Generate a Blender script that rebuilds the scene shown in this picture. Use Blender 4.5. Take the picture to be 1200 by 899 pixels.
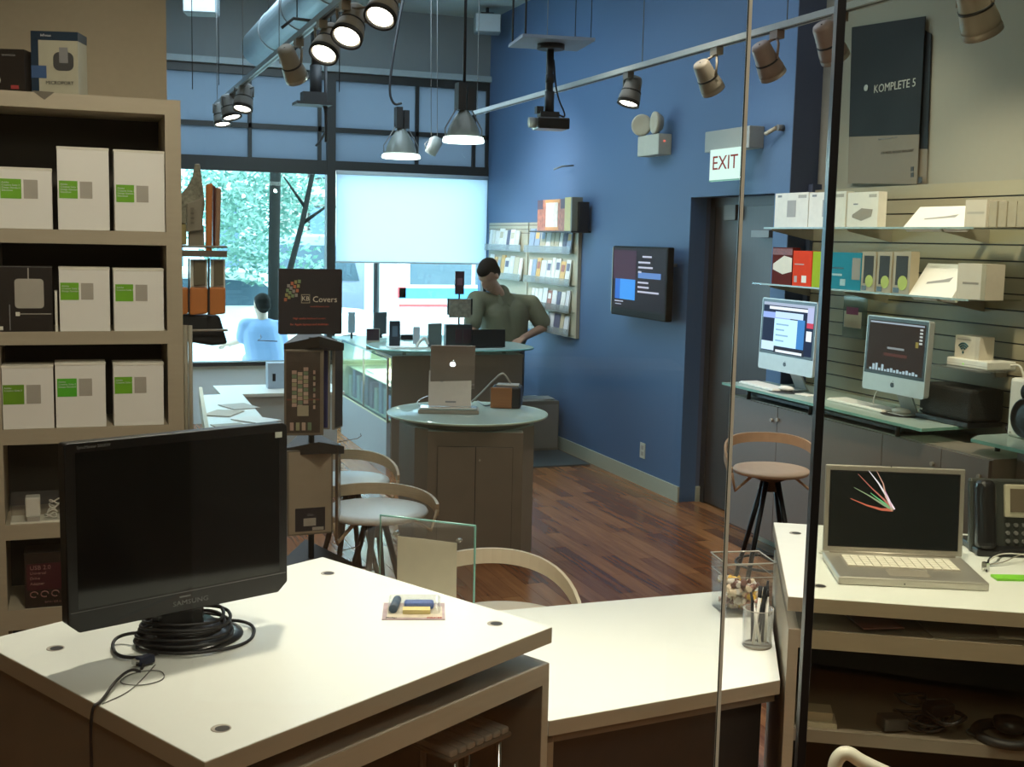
import bpy, bmesh, math, random
import numpy as np
from mathutils import Vector, Matrix, Euler
random.seed(7)
PI = math.pi
for o in list(bpy.data.objects): bpy.data.objects.remove(o)
C = bpy.context.scene.collection
S = bpy.context.scene

# ------------------------------------------------------------------ camera
FPX, PITCH, ROLL, YAW, H = 1400., .1207, .0224, .3562, 1.75
c_, s_ = math.cos, math.sin
CF = Vector((s_(YAW)*c_(PITCH), c_(YAW)*c_(PITCH), -s_(PITCH)))
r0 = Vector((c_(YAW), -s_(YAW), 0)); u0 = r0.cross(CF)
CR = r0*c_(ROLL)+u0*s_(ROLL); CU = -r0*s_(ROLL)+u0*c_(ROLL)
CO = Vector((0, 0, H))
cd = bpy.data.cameras.new('camera'); cam = bpy.data.objects.new('camera', cd); C.objects.link(cam)
cd.sensor_fit = 'HORIZONTAL'; cd.sensor_width = 36; cd.lens = 36*FPX/1200; cd.clip_start = .02; cd.clip_end = 300
cam.matrix_world = Matrix(((CR.x, CU.x, -CF.x, 0), (CR.y, CU.y, -CF.y, 0), (CR.z, CU.z, -CF.z, H), (0, 0, 0, 1)))
S.camera = cam

# ------------------------------------------------------------------ world, sun, area lights, exposure
w = bpy.data.worlds.new('sky'); S.world = w; w.use_nodes = True
nt = w.node_tree; bg = nt.nodes['Background']
bg.inputs[0].default_value = (.70, .87, 1.0, 1); bg.inputs[1].default_value = 7.0
S.view_settings.view_transform = 'Standard'; S.view_settings.look = 'None'
S.view_settings.exposure = 0.20; S.view_settings.gamma = 1
S.view_settings.use_curve_mapping = False

def lamp(name, kind, loc, aim, power, col, size=.1, spot=60, blend=.6, size_y=None):
    d = bpy.data.lights.new(name, kind); d.energy = power; d.color = col
    o = bpy.data.objects.new(name, d); C.objects.link(o); o.location = loc
    o.rotation_euler = (Vector(aim)-Vector(loc)).to_track_quat('-Z', 'Y').to_euler()
    if kind == 'SPOT': d.spot_size = math.radians(spot); d.spot_blend = blend; d.shadow_soft_size = size
    if kind == 'AREA':
        d.size = size
        if size_y: d.shape = 'RECTANGLE'; d.size_y = size_y
    if kind == 'POINT': d.shadow_soft_size = size
    return o
sun = bpy.data.lights.new('sun', 'SUN'); sun.energy = 9.0; sun.angle = .3; sun.color = (1, .98, .93)
so = bpy.data.objects.new('sun', sun); C.objects.link(so)
so.rotation_euler = Vector((-.25, .55, -1)).to_track_quat('-Z', 'Y').to_euler()
WARM = (1, .92, .75)
COOL = (.62, .82, 1)
# daylight coming in through the shop window (portal, samples the sky only)
pt = lamp('window_portal', 'AREA', (1.9, 11.35, 1.4), (1.9, 5, 1.2), 1, (1, 1, 1), 4.2, size_y=2.0); pt.data.cycles.is_portal = True
# recessed ceiling lamps over the front of the shop (above the frame)
lamp('ceiling_lamp_a', 'SPOT', (.65, 3.25, 3.45), (.40, 2.25, .93), 200, WARM, .07, 58, .8)
lamp('ceiling_lamp_b', 'SPOT', (1.35, 1.9, 3.45), (1.35, 2.5, .75), 175, WARM, .09, 62, .8)
lamp('ceiling_lamp_c', 'SPOT', (2.1, 2.6, 3.45), (2.1, 2.3, .93), 110, WARM, .09, 60, .8)
lamp('ceiling_lamp_d', 'SPOT', (.3, 2.4, 3.3), (.1, 4.3, 1.5), 85, WARM, .1, 60, .9)
lamp('ceiling_lamp_e', 'SPOT', (3.0, 5.0, 3.3), (4.0, 5.0, 1.7), 40, WARM, .06, 66, .9)
lamp('ceiling_lamp_g', 'SPOT', (2.95, 3.6, 3.1), (4.0, 4.7, 1.3), 150, WARM, .05, 56, .9)
lamp('ceiling_lamp_f', 'SPOT', (2.6, 6.0, 3.3), (3.9, 6.0, 1.6), 40, WARM, .1, 60, .9)
lamp('shop_fill_front', 'AREA', (1.2, 2.6, 3.7), (1.2, 2.6, 0), 14, WARM, 2.5)
lamp('shop_fill_mid', 'AREA', (1.8, 6.4, 3.75), (1.8, 6.4, 0), 40, (.75, .87, 1), 3.0)
lamp('floor_fill_mid', 'SPOT', (2.6, 4.6, 3.5), (2.9, 6.2, 0), 90, WARM, .12, 60, 1)  # added warm spot without a fixture, brightens the planks in mid room
lamp('shop_fill_back', 'AREA', (1.6, 8.8, 3.6), (1.9, 9.4, 0), 75, COOL, 2.0)
lamp('low_wall_fill', 'SPOT', (1.1, 8.3, 2.5), (1.2, 11.1, .25), 75, COOL, .08, 75, 1)  # added cool spot, brightens the low wall under the shop window
lamp('corridor_fill', 'AREA', (.1, -.7, 3.5), (.6, 1.6, .9), 22, WARM, 1.0)  # added fill from behind the camera for the front faces, no fixture
lamp('haze_block_spot', 'SPOT', (.0, -.9, 3.4), (-.7, -2.0, .6), 80, WARM, .05, 70, .7)  # added to light the beige block behind the camera so its reflection shows

# ------------------------------------------------------------------ helpers
def ray(px, py): return CF*FPX+CR*(px-600)-CU*(py-449.5)
def PX(px, py, v): d = ray(px, py); return CO+d*((v-CO.x)/d.x)
def PY(px, py, v): d = ray(px, py); return CO+d*((v-CO.y)/d.y)
def PZ(px, py, v): d = ray(px, py); return CO+d*((v-CO.z)/d.z)
def PP(px, py, p, n):
    d = ray(px, py); n = Vector(n); p = Vector(p); return CO+d*((p-CO).dot(n)/d.dot(n))

MATS = {}
def mat(name, col, rough=.5, metal=0, noise=.06, scale=30, bump=0, emis=0, spec=.5, aniso=None, coat=0, trans=0, alpha=1):
    if name in MATS: return MATS[name]
    m = bpy.data.materials.new(name); m.use_nodes = True; t = m.node_tree
    b = t.nodes['Principled BSDF']
    b.inputs['Roughness'].default_value = rough; b.inputs['Metallic'].default_value = metal
    b.inputs['Specular IOR Level'].default_value = spec
    b.inputs['Coat Weight'].default_value = coat
    col4 = (*col, 1)
    if emis:
        b.inputs['Specular IOR Level'].default_value = .08
        b.inputs['Base Color'].default_value = (0, 0, 0, 1)
        b.inputs['Emission Color'].default_value = col4; b.inputs['Emission Strength'].default_value = emis
    tc = t.nodes.new('ShaderNodeTexCoord'); n = t.nodes.new('ShaderNodeTexNoise'); n.inputs['Scale'].default_value = scale
    n.inputs['Detail'].default_value = 4
    if aniso:
        mp = t.nodes.new('ShaderNodeMapping'); mp.inputs['Scale'].default_value = aniso
        t.links.new(tc.outputs['Object'], mp.inputs[0]); t.links.new(mp.outputs[0], n.inputs['Vector'])
    else: t.links.new(tc.outputs['Object'], n.inputs['Vector'])
    if not emis:
        r = t.nodes.new('ShaderNodeMapRange'); r.inputs[3].default_value = 1-noise*1.5; r.inputs[4].default_value = 1+noise*1.5
        t.links.new(n.outputs['Fac'], r.inputs[0])
        mx = t.nodes.new('ShaderNodeMix'); mx.data_type = 'RGBA'; mx.blend_type = 'MULTIPLY'; mx.inputs[0].default_value = 1
        mx.inputs[6].default_value = col4; t.links.new(r.outputs[0], mx.inputs[7])
        t.links.new(mx.outputs[2], b.inputs['Base Color'])
    if bump:
        bp = t.nodes.new('ShaderNodeBump'); bp.inputs['Strength'].default_value = bump; bp.inputs['Distance'].default_value = .01
        t.links.new(n.outputs['Fac'], bp.inputs['Height']); t.links.new(bp.outputs[0], b.inputs['Normal'])
    if trans: b.inputs['Transmission Weight'].default_value = trans
    MATS[name] = m; return m

def glassmat(name, tint=(1, 1, 1), refl=1.0, rough=.0, diff=0, dcol=(.8, .8, .8)):
    """thin clear pane: fresnel mix of tinted transparency and gloss"""
    if name in MATS: return MATS[name]
    m = bpy.data.materials.new(name); m.use_nodes = True; t = m.node_tree
    t.nodes.remove(t.nodes['Principled BSDF']); out = t.nodes['Material Output']
    tr = t.nodes.new('ShaderNodeBsdfTransparent'); tr.inputs[0].default_value = (*tint, 1)
    gl = t.nodes.new('ShaderNodeBsdfGlossy'); gl.inputs['Roughness'].default_value = rough
    gl.inputs[0].default_value = (refl, refl, refl, 1)
    fr = t.nodes.new('ShaderNodeFresnel'); ge = t.nodes.new('ShaderNodeNewGeometry'); mr = t.nodes.new('ShaderNodeMapRange')
    mr.inputs[3].default_value = 1.45; mr.inputs[4].default_value = 1/1.45      # thin sheet: same reflection from both faces
    t.links.new(ge.outputs['Backfacing'], mr.inputs[0]); t.links.new(mr.outputs[0], fr.inputs[0])
    mx = t.nodes.new('ShaderNodeMixShader')
    t.links.new(fr.outputs[0], mx.inputs[0]); t.links.new(tr.outputs[0], mx.inputs[1]); t.links.new(gl.outputs[0], mx.inputs[2])
    last = mx
    if diff:
        df = t.nodes.new('ShaderNodeBsdfDiffuse'); df.inputs[0].default_value = (*dcol, 1)
        m2 = t.nodes.new('ShaderNodeMixShader'); m2.inputs[0].default_value = diff
        t.links.new(mx.outputs[0], m2.inputs[1]); t.links.new(df.outputs[0], m2.inputs[2]); last = m2
    t.links.new(last.outputs[0], out.inputs[0]); MATS[name] = m; return m

def translucent(name, col, frac=.6):
    m = bpy.data.materials.new(name); m.use_nodes = True; t = m.node_tree
    t.nodes.remove(t.nodes['Principled BSDF']); out = t.nodes['Material Output']
    tr = t.nodes.new('ShaderNodeBsdfTranslucent'); tr.inputs[0].default_value = (*col, 1)
    df = t.nodes.new('ShaderNodeBsdfDiffuse'); df.inputs[0].default_value = (*col, 1)
    mx = t.nodes.new('ShaderNodeMixShader'); mx.inputs[0].default_value = 1-frac
    n = t.nodes.new('ShaderNodeTexNoise'); n.inputs['Scale'].default_value = 3
    t.links.new(tr.outputs[0], mx.inputs[1]); t.links.new(df.outputs[0], mx.inputs[2]); t.links.new(mx.outputs[0], out.inputs[0])
    MATS[name] = m; return m

class MB:
    def __init__(s): s.v = []; s.f = []; s.sm = []
    def add(s, vs, fs, M=None, smooth=False):
        b = len(s.v)
        for v in vs:
            v = Vector(v); s.v.append(M @ v if M else v)
        for f in fs: s.f.append([i+b for i in f]); s.sm.append(smooth)
        return s
    def box(s, c, d, M=None, rz=0):
        x, y, z = d[0]/2, d[1]/2, d[2]/2
        vs = [Vector((i*x, j*y, k*z)) for i in (-1, 1) for j in (-1, 1) for k in (-1, 1)]
        R = Matrix.Rotation(rz, 3, 'Z')
        vs = [R @ v+Vector(c) for v in vs]
        return s.add(vs, [(0, 1, 3, 2), (4, 6, 7, 5), (0, 4, 5, 1), (2, 3, 7, 6), (0, 2, 6, 4), (1, 5, 7, 3)], M)
    def bb(s, a, b, M=None):
        return s.box([(a[i]+b[i])/2 for i in range(3)], [abs(b[i]-a[i]) for i in range(3)], M)
    def prism(s, poly, z0, z1, M=None):
        n = len(poly)
        if sum(poly[i][0]*poly[(i+1) % n][1]-poly[(i+1) % n][0]*poly[i][1] for i in range(n)) < 0: poly = poly[::-1]
        vs = [(p[0], p[1], z0) for p in poly]+[(p[0], p[1], z1) for p in poly]
        fs = [tuple(range(n))[::-1], tuple(range(n, 2*n))]+[(i, (i+1) % n, (i+1) % n+n, i+n) for i in range(n)]
        return s.add(vs, fs, M)
    def cyl(s, p0, p1, r0, r1=None, n=16, M=None, caps=True):
        if r1 is None: r1 = r0
        p0, p1 = Vector(p0), Vector(p1); d = (p1-p0).normalized()
        a = d.orthogonal().normalized(); b = d.cross(a)
        vs = [p0+(a*c_(2*PI*i/n)+b*s_(2*PI*i/n))*r0 for i in range(n)]+[p1+(a*c_(2*PI*i/n)+b*s_(2*PI*i/n))*r1 for i in range(n)]
        s.add(vs, [(i, (i+1) % n, (i+1) % n+n, i+n) for i in range(n)], M, True)
        if caps: s.add(vs, [tuple(range(n))[::-1], tuple(range(n, 2*n))], M)
        return s
    def tube(s, pts, r, n=8, M=None, closed=False):
        pts = [Vector(p) for p in pts]; N = len(pts); rs = r if isinstance(r, (list, tuple)) else [r]*N
        vs = []; prev = None
        for i, p in enumerate(pts):
            if closed: d = pts[(i+1) % N]-pts[i-1]
            else: d = pts[min(i+1, N-1)]-pts[max(i-1, 0)]
            if d.length < 1e-9: d = Vector((0, 0, 1))
            d.normalize()
            a = d.orthogonal().normalized() if prev is None else (prev-d*prev.dot(d)).normalized()
            prev = a; b = d.cross(a)
            vs += [p+(a*c_(2*PI*k/n)+b*s_(2*PI*k/n))*rs[i] for k in range(n)]
        fs = []
        for i in range(N if closed else N-1):
            j = (i+1) % N
            fs += [(i*n+k, i*n+(k+1) % n, j*n+(k+1) % n, j*n+k) for k in range(n)]
        s.add(vs, fs, M, True)
        if not closed: s.add([v for v in vs[:n]], [tuple(range(n))[::-1]], M); s.add([v for v in vs[-n:]], [tuple(range(n))], M)
        return s
    def lathe(s, prof, n=24, c=(0, 0, 0), M=None, sx=1, sy=1):
        vs = []; c = Vector(c)
        for r, z in prof: vs += [c+Vector((r*sx*c_(2*PI*k/n), r*sy*s_(2*PI*k/n), z)) for k in range(n)]
        fs = [(i*n+k, i*n+(k+1) % n, (i+1)*n+(k+1) % n, (i+1)*n+k) for i in range(len(prof)-1) for k in range(n)]
        s.add(vs, fs, M, True)
        return s
    def ball(s, c, r, n=12, M=None):
        if not isinstance(r, (list, tuple)): r = (r, r, r)
        m = n//2+1; vs = []; c = Vector(c)
        for i in range(m+1):
            t = PI*i/m
            vs += [c+Vector((r[0]*s_(t)*c_(2*PI*k/n), r[1]*s_(t)*s_(2*PI*k/n), r[2]*c_(t))) for k in range(n)]
        return s.add(vs, [(i*n+k, (i+1)*n+k, (i+1)*n+(k+1) % n, i*n+(k+1) % n) for i in range(m) for k in range(n)], M, True)
    def sheet(s, pts, th=.001, M=None):
        """a flat polygon with a little thickness"""
        pts = [Vector(p) for p in pts]; nn = (pts[1]-pts[0]).cross(pts[2]-pts[0]).normalized()*th; n = len(pts)
        return s.add(pts+[p-nn for p in pts], [tuple(range(n)), tuple(range(n, 2*n))[::-1]]+[(i, i+n, (i+1) % n+n, (i+1) % n) for i in range(n)], M)
    def build(s, name, m, parent=None, world=False, bevel=0, seg=2, label=None):
        me = bpy.data.meshes.new(name)
        vs = s.v
        if world and parent is not None:
            Mi = wm(parent).inverted(); vs = [Mi @ v for v in vs]
        me.from_pydata([tuple(v) for v in vs], [], s.f); me.materials.append(m)
        me.polygons.foreach_set('use_smooth', s.sm)
        bm = bmesh.new(); bm.from_mesh(me); bmesh.ops.remove_doubles(bm, verts=bm.verts, dist=1e-6)
        bmesh.ops.recalc_face_normals(bm, faces=bm.faces); bm.to_mesh(me); bm.free()
        o = bpy.data.objects.new(name, me); C.objects.link(o)
        if parent is not None: o.parent = parent
        if bevel:
            b = o.modifiers.new('bevel', 'BEVEL'); b.width = bevel; b.segments = seg; b.limit_method = 'ANGLE'; b.angle_limit = .6
        if label: o['label'] = label
        return o
def wm(o):
    M = Matrix.Translation(o.location) @ o.rotation_euler.to_matrix().to_4x4()
    return (wm(o.parent) @ M) if o.parent else M
def thing(name, label, cat, loc=(0, 0, 0), rz=0, group=None):
    o = bpy.data.objects.new(name, None); C.objects.link(o); o.location = loc; o.rotation_euler = (0, 0, rz); o.empty_display_size = .05
    o['label'] = label; o['category'] = cat
    if group: o['group'] = group
    return o
def tag(o, label, cat, group=None):
    o['label'] = label; o['category'] = cat
    if group: o['group'] = group
    return o
def struct(o): o['kind'] = 'structure'; return o
def copy_tree(o, parent=None):
    c = o.copy(); C.objects.link(c); c.parent = parent
    for ch in list(o.children): copy_tree(ch, c)
    return c
def text(name, s, size, loc, M, m, parent, ext=.0006, align='CENTER', sx=1):
    """lettering: M is the 3x3 frame (columns right, up, out) in parent space"""
    cu = bpy.data.curves.new(name, 'FONT'); cu.body = s; cu.size = size; cu.extrude = ext; cu.align_x = align; cu.align_y = 'CENTER'; cu.resolution_u = 2
    t = bpy.data.objects.new('t', cu); C.objects.link(t)
    me = bpy.data.meshes.new_from_object(t); bpy.data.objects.remove(t); bpy.data.curves.remove(cu)
    M4 = M.to_4x4() @ Matrix.Diagonal((sx, 1, 1, 1)); M4.translation = Vector(loc)
    me.transform(M4); me.materials.clear(); me.materials.append(m)
    o = bpy.data.objects.new(name, me); C.objects.link(o)
    if parent is not None: o.parent = parent
    return o
def smooth(pts, k=3):
    pts = [Vector(p) for p in pts]
    for _ in range(k):
        o = [pts[0]]
        for i in range(len(pts)-1): o += [pts[i]*.75+pts[i+1]*.25, pts[i]*.25+pts[i+1]*.75]
        pts = o+[pts[-1]]
    return pts
FRONT = Matrix(((1, 0, 0), (0, 0, -1), (0, 1, 0)))     # right=+x, up=+z, out=-y
TOPF = Matrix(((1, 0, 0), (0, 1, 0), (0, 0, 1)))       # lettering lying on a top
RZW = -PI/2                                           # things whose front looks to -x (against the right wall)

# ------------------------------------------------------------------ materials
M_white_top = mat('white laminate', (.78, .80, .74), .35, noise=.02)
M_beige = mat('beige laminate', (.42, .36, .26), .5, noise=.05, scale=8, aniso=(1, 1, 12))
M_beige_lt = mat('light beige edge band', (.52, .45, .33), .5, noise=.04)
M_brown = mat('brown grey laminate', (.20, .165, .12), .5, noise=.08, scale=10)
M_taupe = mat('taupe laminate', (.27, .235, .19), .5, noise=.06, scale=10)
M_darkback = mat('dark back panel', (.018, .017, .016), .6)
M_backpan = mat('dark brown back panel', (.05, .043, .033), .7)
M_beigewall = mat('beige wall paint', (.36, .30, .21), .8, noise=.04, scale=60, bump=.05)
M_bluewall = mat('blue wall paint', (.072, .140, .265), .6, noise=.03, scale=40, bump=.03)
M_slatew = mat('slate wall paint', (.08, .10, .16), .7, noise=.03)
M_whitewall = mat('off white wall paint', (.30, .285, .23), .75, noise=.03)
M_pinkwall = mat('warm white pillar paint', (.55, .45, .38), .7, noise=.03)
M_greywall = mat('grey soffit paint', (.19, .21, .215), .8, noise=.03)
M_ceil = mat('pale ceiling paint', (.42, .50, .50), .85, noise=.03)
M_lowwall = mat('grey blue low wall', (.55, .62, .65), .6, noise=.03)
M_base = mat('beige baseboard', (.42, .42, .32), .5, noise=.03)
M_darkmetal = mat('dark window metal', (.03, .032, .03), .45, .3)
M_black = mat('black plastic', (.010, .010, .011), .3)
M_blackm = mat('matte black plastic', (.014, .014, .015), .55)
M_screen = mat('glossy black screen', (.004, .005, .006), .09)
M_alu = mat('brushed aluminium', (.55, .52, .46), .35, .7, noise=.04)
M_alud = mat('dull aluminium', (.40, .36, .30), .45, .4)
M_plwhite = mat('white plastic', (.78, .76, .68), .3)
M_paper = mat('white card', (.80, .77, .66), .5, noise=.02)
M_paperw = mat('bright white card', (.86, .84, .78), .45, noise=.01)
M_green = mat('leaf green print', (.17, .45, .015), .5)
M_greyp = mat('pale grey print', (.42, .39, .33), .5)
M_track = mat('satin track metal', (.30, .33, .34), .35, .6)
M_trackw = mat('grey painted track', (.42, .46, .47), .5)
M_lampb = mat('taupe lamp housing', (.30, .26, .20), .45)
M_lampg = mat('grey lamp housing', (.16, .16, .15), .45)
M_glow = mat('lit lamp face', (1, .96, .82), emis=9)
M_glowg = mat('lit pendant rim', (.82, 1, .95), emis=3.2)
M_steel = mat('galvanised duct', (.26, .34, .38), .35, .7, noise=.1, scale=12)
M_bent = mat('bent plywood', (.50, .38, .24), .45, noise=.1, scale=10, aniso=(1, 1, 20))
M_bentp = mat('pale bent plywood', (.70, .60, .45), .45, noise=.06, scale=10)
M_seatw = mat('white seat', (.66, .66, .62), .35)
M_woodleg = mat('brown wooden leg', (.10, .062, .035), .5)
M_chrome = mat('chrome', (.6, .6, .58), .15, 1)
M_tealedge = mat('green glass edge', (.22, .46, .38), .2, noise=.02)
M_tealtop = glassmat('frosted counter glass', (.72, .88, .82), .9, .05, diff=.45, dcol=(.55, .66, .60))
M_glass = glassmat('clear glass', (.94, .97, .95))
M_glassp = glassmat('partition glass', (.965, .97, .955), 1.0)
M_acryl = glassmat('clear acrylic', (.985, .985, .97), .8, .02, diff=.035)
M_window = glassmat('window glass', (.80, .95, .97))
M_transom = translucent('frosted transom glass', (.27, .33, .385), .6)
M_blind = translucent('roller blind fabric', (.78, .83, .90), .8)
M_sillb = mat('black sill', (.012, .012, .012), .5)
M_orange = mat('orange leather', (.62, .21, .05), .5)
M_txtw = mat('white print', (.75, .75, .75), .5)
M_txtg = mat('grey print', (.22, .22, .22), .5)
M_txtk = mat('black print', (.02, .02, .02), .5)
M_skin = mat('skin', (.36, .20, .13), .5, noise=.03)
M_hair = mat('dark hair', (.010, .008, .006), .8, noise=.2, scale=80, spec=.1)

def wood_floor():
    m = bpy.data.materials.new('brown plank wood'); m.use_nodes = True; t = m.node_tree; b = t.nodes['Principled BSDF']
    tc = t.nodes.new('ShaderNodeTexCoord'); mp = t.nodes.new('ShaderNodeMapping'); mp.inputs['Scale'].default_value = (22, 1.6, 1)
    n = t.nodes.new('ShaderNodeTexNoise'); n.inputs['Scale'].default_value = 1.6; n.inputs['Detail'].default_value = 7
    oi = t.nodes.new('ShaderNodeObjectInfo'); geo = t.nodes.new('ShaderNodeNewGeometry')
    t.links.new(geo.outputs['Position'], mp.inputs[0]); t.links.new(mp.outputs[0], n.inputs['Vector'])
    cr = t.nodes.new('ShaderNodeValToRGB'); e = cr.color_ramp.elements
    e[0].position = .3; e[0].color = (.17, .055, .022, 1); e[1].position = .75; e[1].color = (.46, .20, .075, 1)
    ad = t.nodes.new('ShaderNodeMath'); ad.operation = 'MULTIPLY_ADD'; ad.inputs[1].default_value = .30; 
    t.links.new(oi.outputs['Random'], ad.inputs[0]); 
    sc = t.nodes.new('ShaderNodeMath'); sc.operation = 'MULTIPLY_ADD'; sc.inputs[1].default_value = .5; sc.inputs[2].default_value = .09
    t.links.new(n.outputs['Fac'], sc.inputs[0]); t.links.new(sc.outputs[0], ad.inputs[2])
    t.links.new(ad.outputs[0], cr.inputs[0]); t.links.new(cr.outputs[0], b.inputs['Base Color'])
    b.inputs['Roughness'].default_value = .2
    MATS['planks'] = m; return m
M_plank = wood_floor()
M_sub = mat('dark subfloor', (.06, .03, .02), .6)

# ------------------------------------------------------------------ THE ROOM
WX, BY, CZ = 3.85, 11.14, 3.83
fl = struct(MB().bb((-2.6, -2.6, -.12), (4.6, 11.4, -.012)).build('floor', M_sub))
# individual planks where they can be told apart, the rest joined
pw, pl = .098, .92
near, rest = [], MB()
for i in range(int(7.1/pw)):
    x0 = -2.55+i*pw; off = random.random()*pl
    for j in range(-1, 16):
        y0 = -2.5+j*pl+off; y1 = min(y0+pl, 11.3); y0 = max(y0, -2.5)
        if y1-y0 < .03: continue
        cx, cy = x0+pw/2, (y0+y1)/2
        if 1.0 < cx < 3.95 and 3.2 < cy < 9.0: near.append((cx, cy, y1-y0))
        else: rest.box((cx, cy, -.006), (pw-.0015, y1-y0-.002, .012))
near.sort(key=lambda q: (q[0]-2.8)**2+(q[1]-6.0)**2)
pm = MB().box((0, 0, 0), (pw-.002, 1, .012)).build('plank', M_plank, fl)
for k, (cx, cy, L) in enumerate(near[:298]):
    p = pm if k == 0 else pm.copy()
    if k: C.objects.link(p); p.parent = fl
    p.location = (cx, cy, -.006+random.uniform(-.0004, .0004)); p.scale = (1, L-.003, 1)
for cx, cy, L in near[298:]: rest.box((cx, cy, -.006), (pw-.0015, L-.002, .012))
rs = rest.build('distant_planks', M_plank, fl); rs['kind'] = 'stuff'

struct(MB().bb((-2.6, -2.6, CZ), (4.6, 11.4, CZ+.1)).build('ceiling', M_ceil))
struct(MB().bb((-2.7, -2.7, -.12), (-2.6, 11.4, CZ+.1)).build('wall_left', M_beigewall))
struct(MB().bb((-2.6, -2.7, -.12), (4.7, -2.6, CZ+.1)).build('wall_front', M_beigewall))
# partition wall behind the bookcase
struct(MB().bb((-2.6, 4.64, 0), (.352, 4.76, CZ)).build('wall_divider', M_beigewall))
# blue wall with the door niche
DY0, DY1, DZ = 6.05, 7.05, 2.045
wb = MB().bb((WX, DY1, 0), (WX+.12, 11.4, CZ)).bb((WX, 5.9, DZ), (WX+.12, DY1, CZ)).bb((WX, 5.9, 0), (WX+.12, DY0, DZ))
wr = struct(wb.build('wall_right', M_bluewall))
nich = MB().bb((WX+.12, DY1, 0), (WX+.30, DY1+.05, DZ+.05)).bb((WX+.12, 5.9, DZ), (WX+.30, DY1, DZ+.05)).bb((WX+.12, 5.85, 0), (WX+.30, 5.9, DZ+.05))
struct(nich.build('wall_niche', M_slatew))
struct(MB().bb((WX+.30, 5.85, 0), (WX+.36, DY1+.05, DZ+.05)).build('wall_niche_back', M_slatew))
M_door = mat('dark brown door', (.045, .032, .026), .45, noise=.15, scale=4, aniso=(20, 20, 1))
dr = struct(MB().bb((WX+.16, DY0+.06, .01), (WX+.205, DY1-.06, DZ-.06)).build('door_1', M_door))
MB().bb((WX+.15, DY0, 0), (WX+.22, DY0+.06, DZ)).bb((WX+.15, DY1-.06, 0), (WX+.22, DY1, DZ)).bb((WX+.15, DY0, DZ-.06), (WX+.22, DY1, DZ)).build('door_frame', mat('dark door frame', (.03, .026, .028), .5), dr)
q0, q1 = PX(880, 278, WX+.10), PX(901, 270, WX+.10)
MB().bb((WX+.10, q1.y, q0.z), (WX+.165, q0.y, q1.z)).build('door_closer', M_lampg, dr)
q0, q1 = PX(848, 258, WX+.12), PX(862, 240, WX+.12)
MB().bb((WX+.12, q1.y, q0.z), (WX+.165, q0.y, q1.z)).build('closer_bracket', mat('taupe metal', (.12, .10, .08), .5), dr)
# white wall to the right of the blue one
struct(MB().bb((4.03, 2.2, 0), (4.15, 5.9, CZ)).build('wall_right_white', M_whitewall))
struct(MB().bb((WX+.001, 5.895, 0), (4.03, 5.925, CZ)).build('trim_1', M_slatew))
struct(MB().bb((3.98, 2.2, 0), (4.03, 4.12, 2.6)).build('trim_3', M_whitewall))
struct(MB().bb((2.4, 1.0, 0), (4.6, 1.1, CZ)).bb((4.5, -2.6, -.12), (4.6, 5.9, CZ+.1)).build('wall_side_return', M_beigewall))
# baseboards
struct(MB().bb((WX-.014, DY1, 0), (WX, 11.1, .105)).build('baseboard_right', M_base))
struct(MB().bb((WX+.12, DY1-.014, 0), (WX+.30, DY1, .105)).build('baseboard_niche', M_base))
struct(MB().bb((WX-.03, 4.2, 0), (WX, DY0, .10)).build('baseboard_counter', M_base))

# window wall
wl = -2.6
struct(MB().bb((wl, BY, 3.235), (WX, BY+.15, CZ)).build('wall_back_soffit', M_greywall))
struct(MB().bb((wl, BY, -.1), (WX, BY+.12, .535)).build('wall_back_low', M_lowwall))
struct(MB().bb((wl, BY-.05, 3.235), (WX, BY, 3.29)).build('trim_4', mat('pale ledge paint', (.30, .36, .38), .6)))
struct(MB().bb((wl, BY-.06, .535), (WX, BY+.06, .57)).build('trim_5', M_sillb))
wn = struct(MB().bb((wl, BY, 3.16), (WX, BY+.09, 3.235)).build('window_1', M_darkmetal))
def fr(a, b, nm='window_frame'): MB().bb(a, b).build(nm, M_darkmetal, wn)
fr((wl, BY-.01, 2.345), (WX, BY+.09, 2.43), 'transom_bar')
fr((wl, BY, 2.69), (2.29, BY+.06, 2.735), 'glazing_bar'); fr((2.34, BY, 2.69), (WX, BY+.06, 2.735), 'glazing_bar')
fr((2.265, BY-.02, .57), (2.345, BY+.09, 3.16), 'mullion')
for x in (.6, 1.565, 2.20, 3.13, 3.70): fr((x-.016, BY, 2.43), (x+.016, BY+.05, 3.16), 'glazing_bar')
fr((WX-.03, BY, .57), (WX, BY+.09, 3.16), 'mullion')
for x0, x1 in ((wl, .6), (.6, 1.565), (1.565, 2.265), (2.345, 3.13), (3.13, 3.82)):
    for z0, z1 in ((2.43, 2.69), (2.735, 3.16)):
        MB().bb((x0, BY+.03, z0), (x1, BY+.036, z1)).build('pane', M_transom, wn)
MB().bb((wl, BY+.03, .57), (2.265, BY+.036, 2.345)).build('pane', M_window, wn)
MB().bb((2.345, BY+.03, .57), (3.82, BY+.036, 2.345)).build('pane', M_window, wn)
bl = thing('roller_blind', 'pale blue translucent roller blind covering the top of the right shop window', 'blind', (3.08, BY-.03, 1.50))
MB().bb((2.35, BY-.032, 1.50), (3.835, BY-.029, 2.34)).build('fabric', M_blind, bl, True)
MB().bb((2.35, BY-.04, 1.49), (3.835, BY-.022, 1.505)).build('hem_bar', M_lowwall, bl, True)
MB().cyl((2.35, BY-.035, 2.325), (3.835, BY-.035, 2.325), .02, n=12).build('roller', M_lowwall, bl, True)
# transom header lips of pale metal
struct(MB().bb((wl, BY-.02, 2.30), (2.265, BY+.0, 2.345)).build('trim_6', M_darkmetal))

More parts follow.
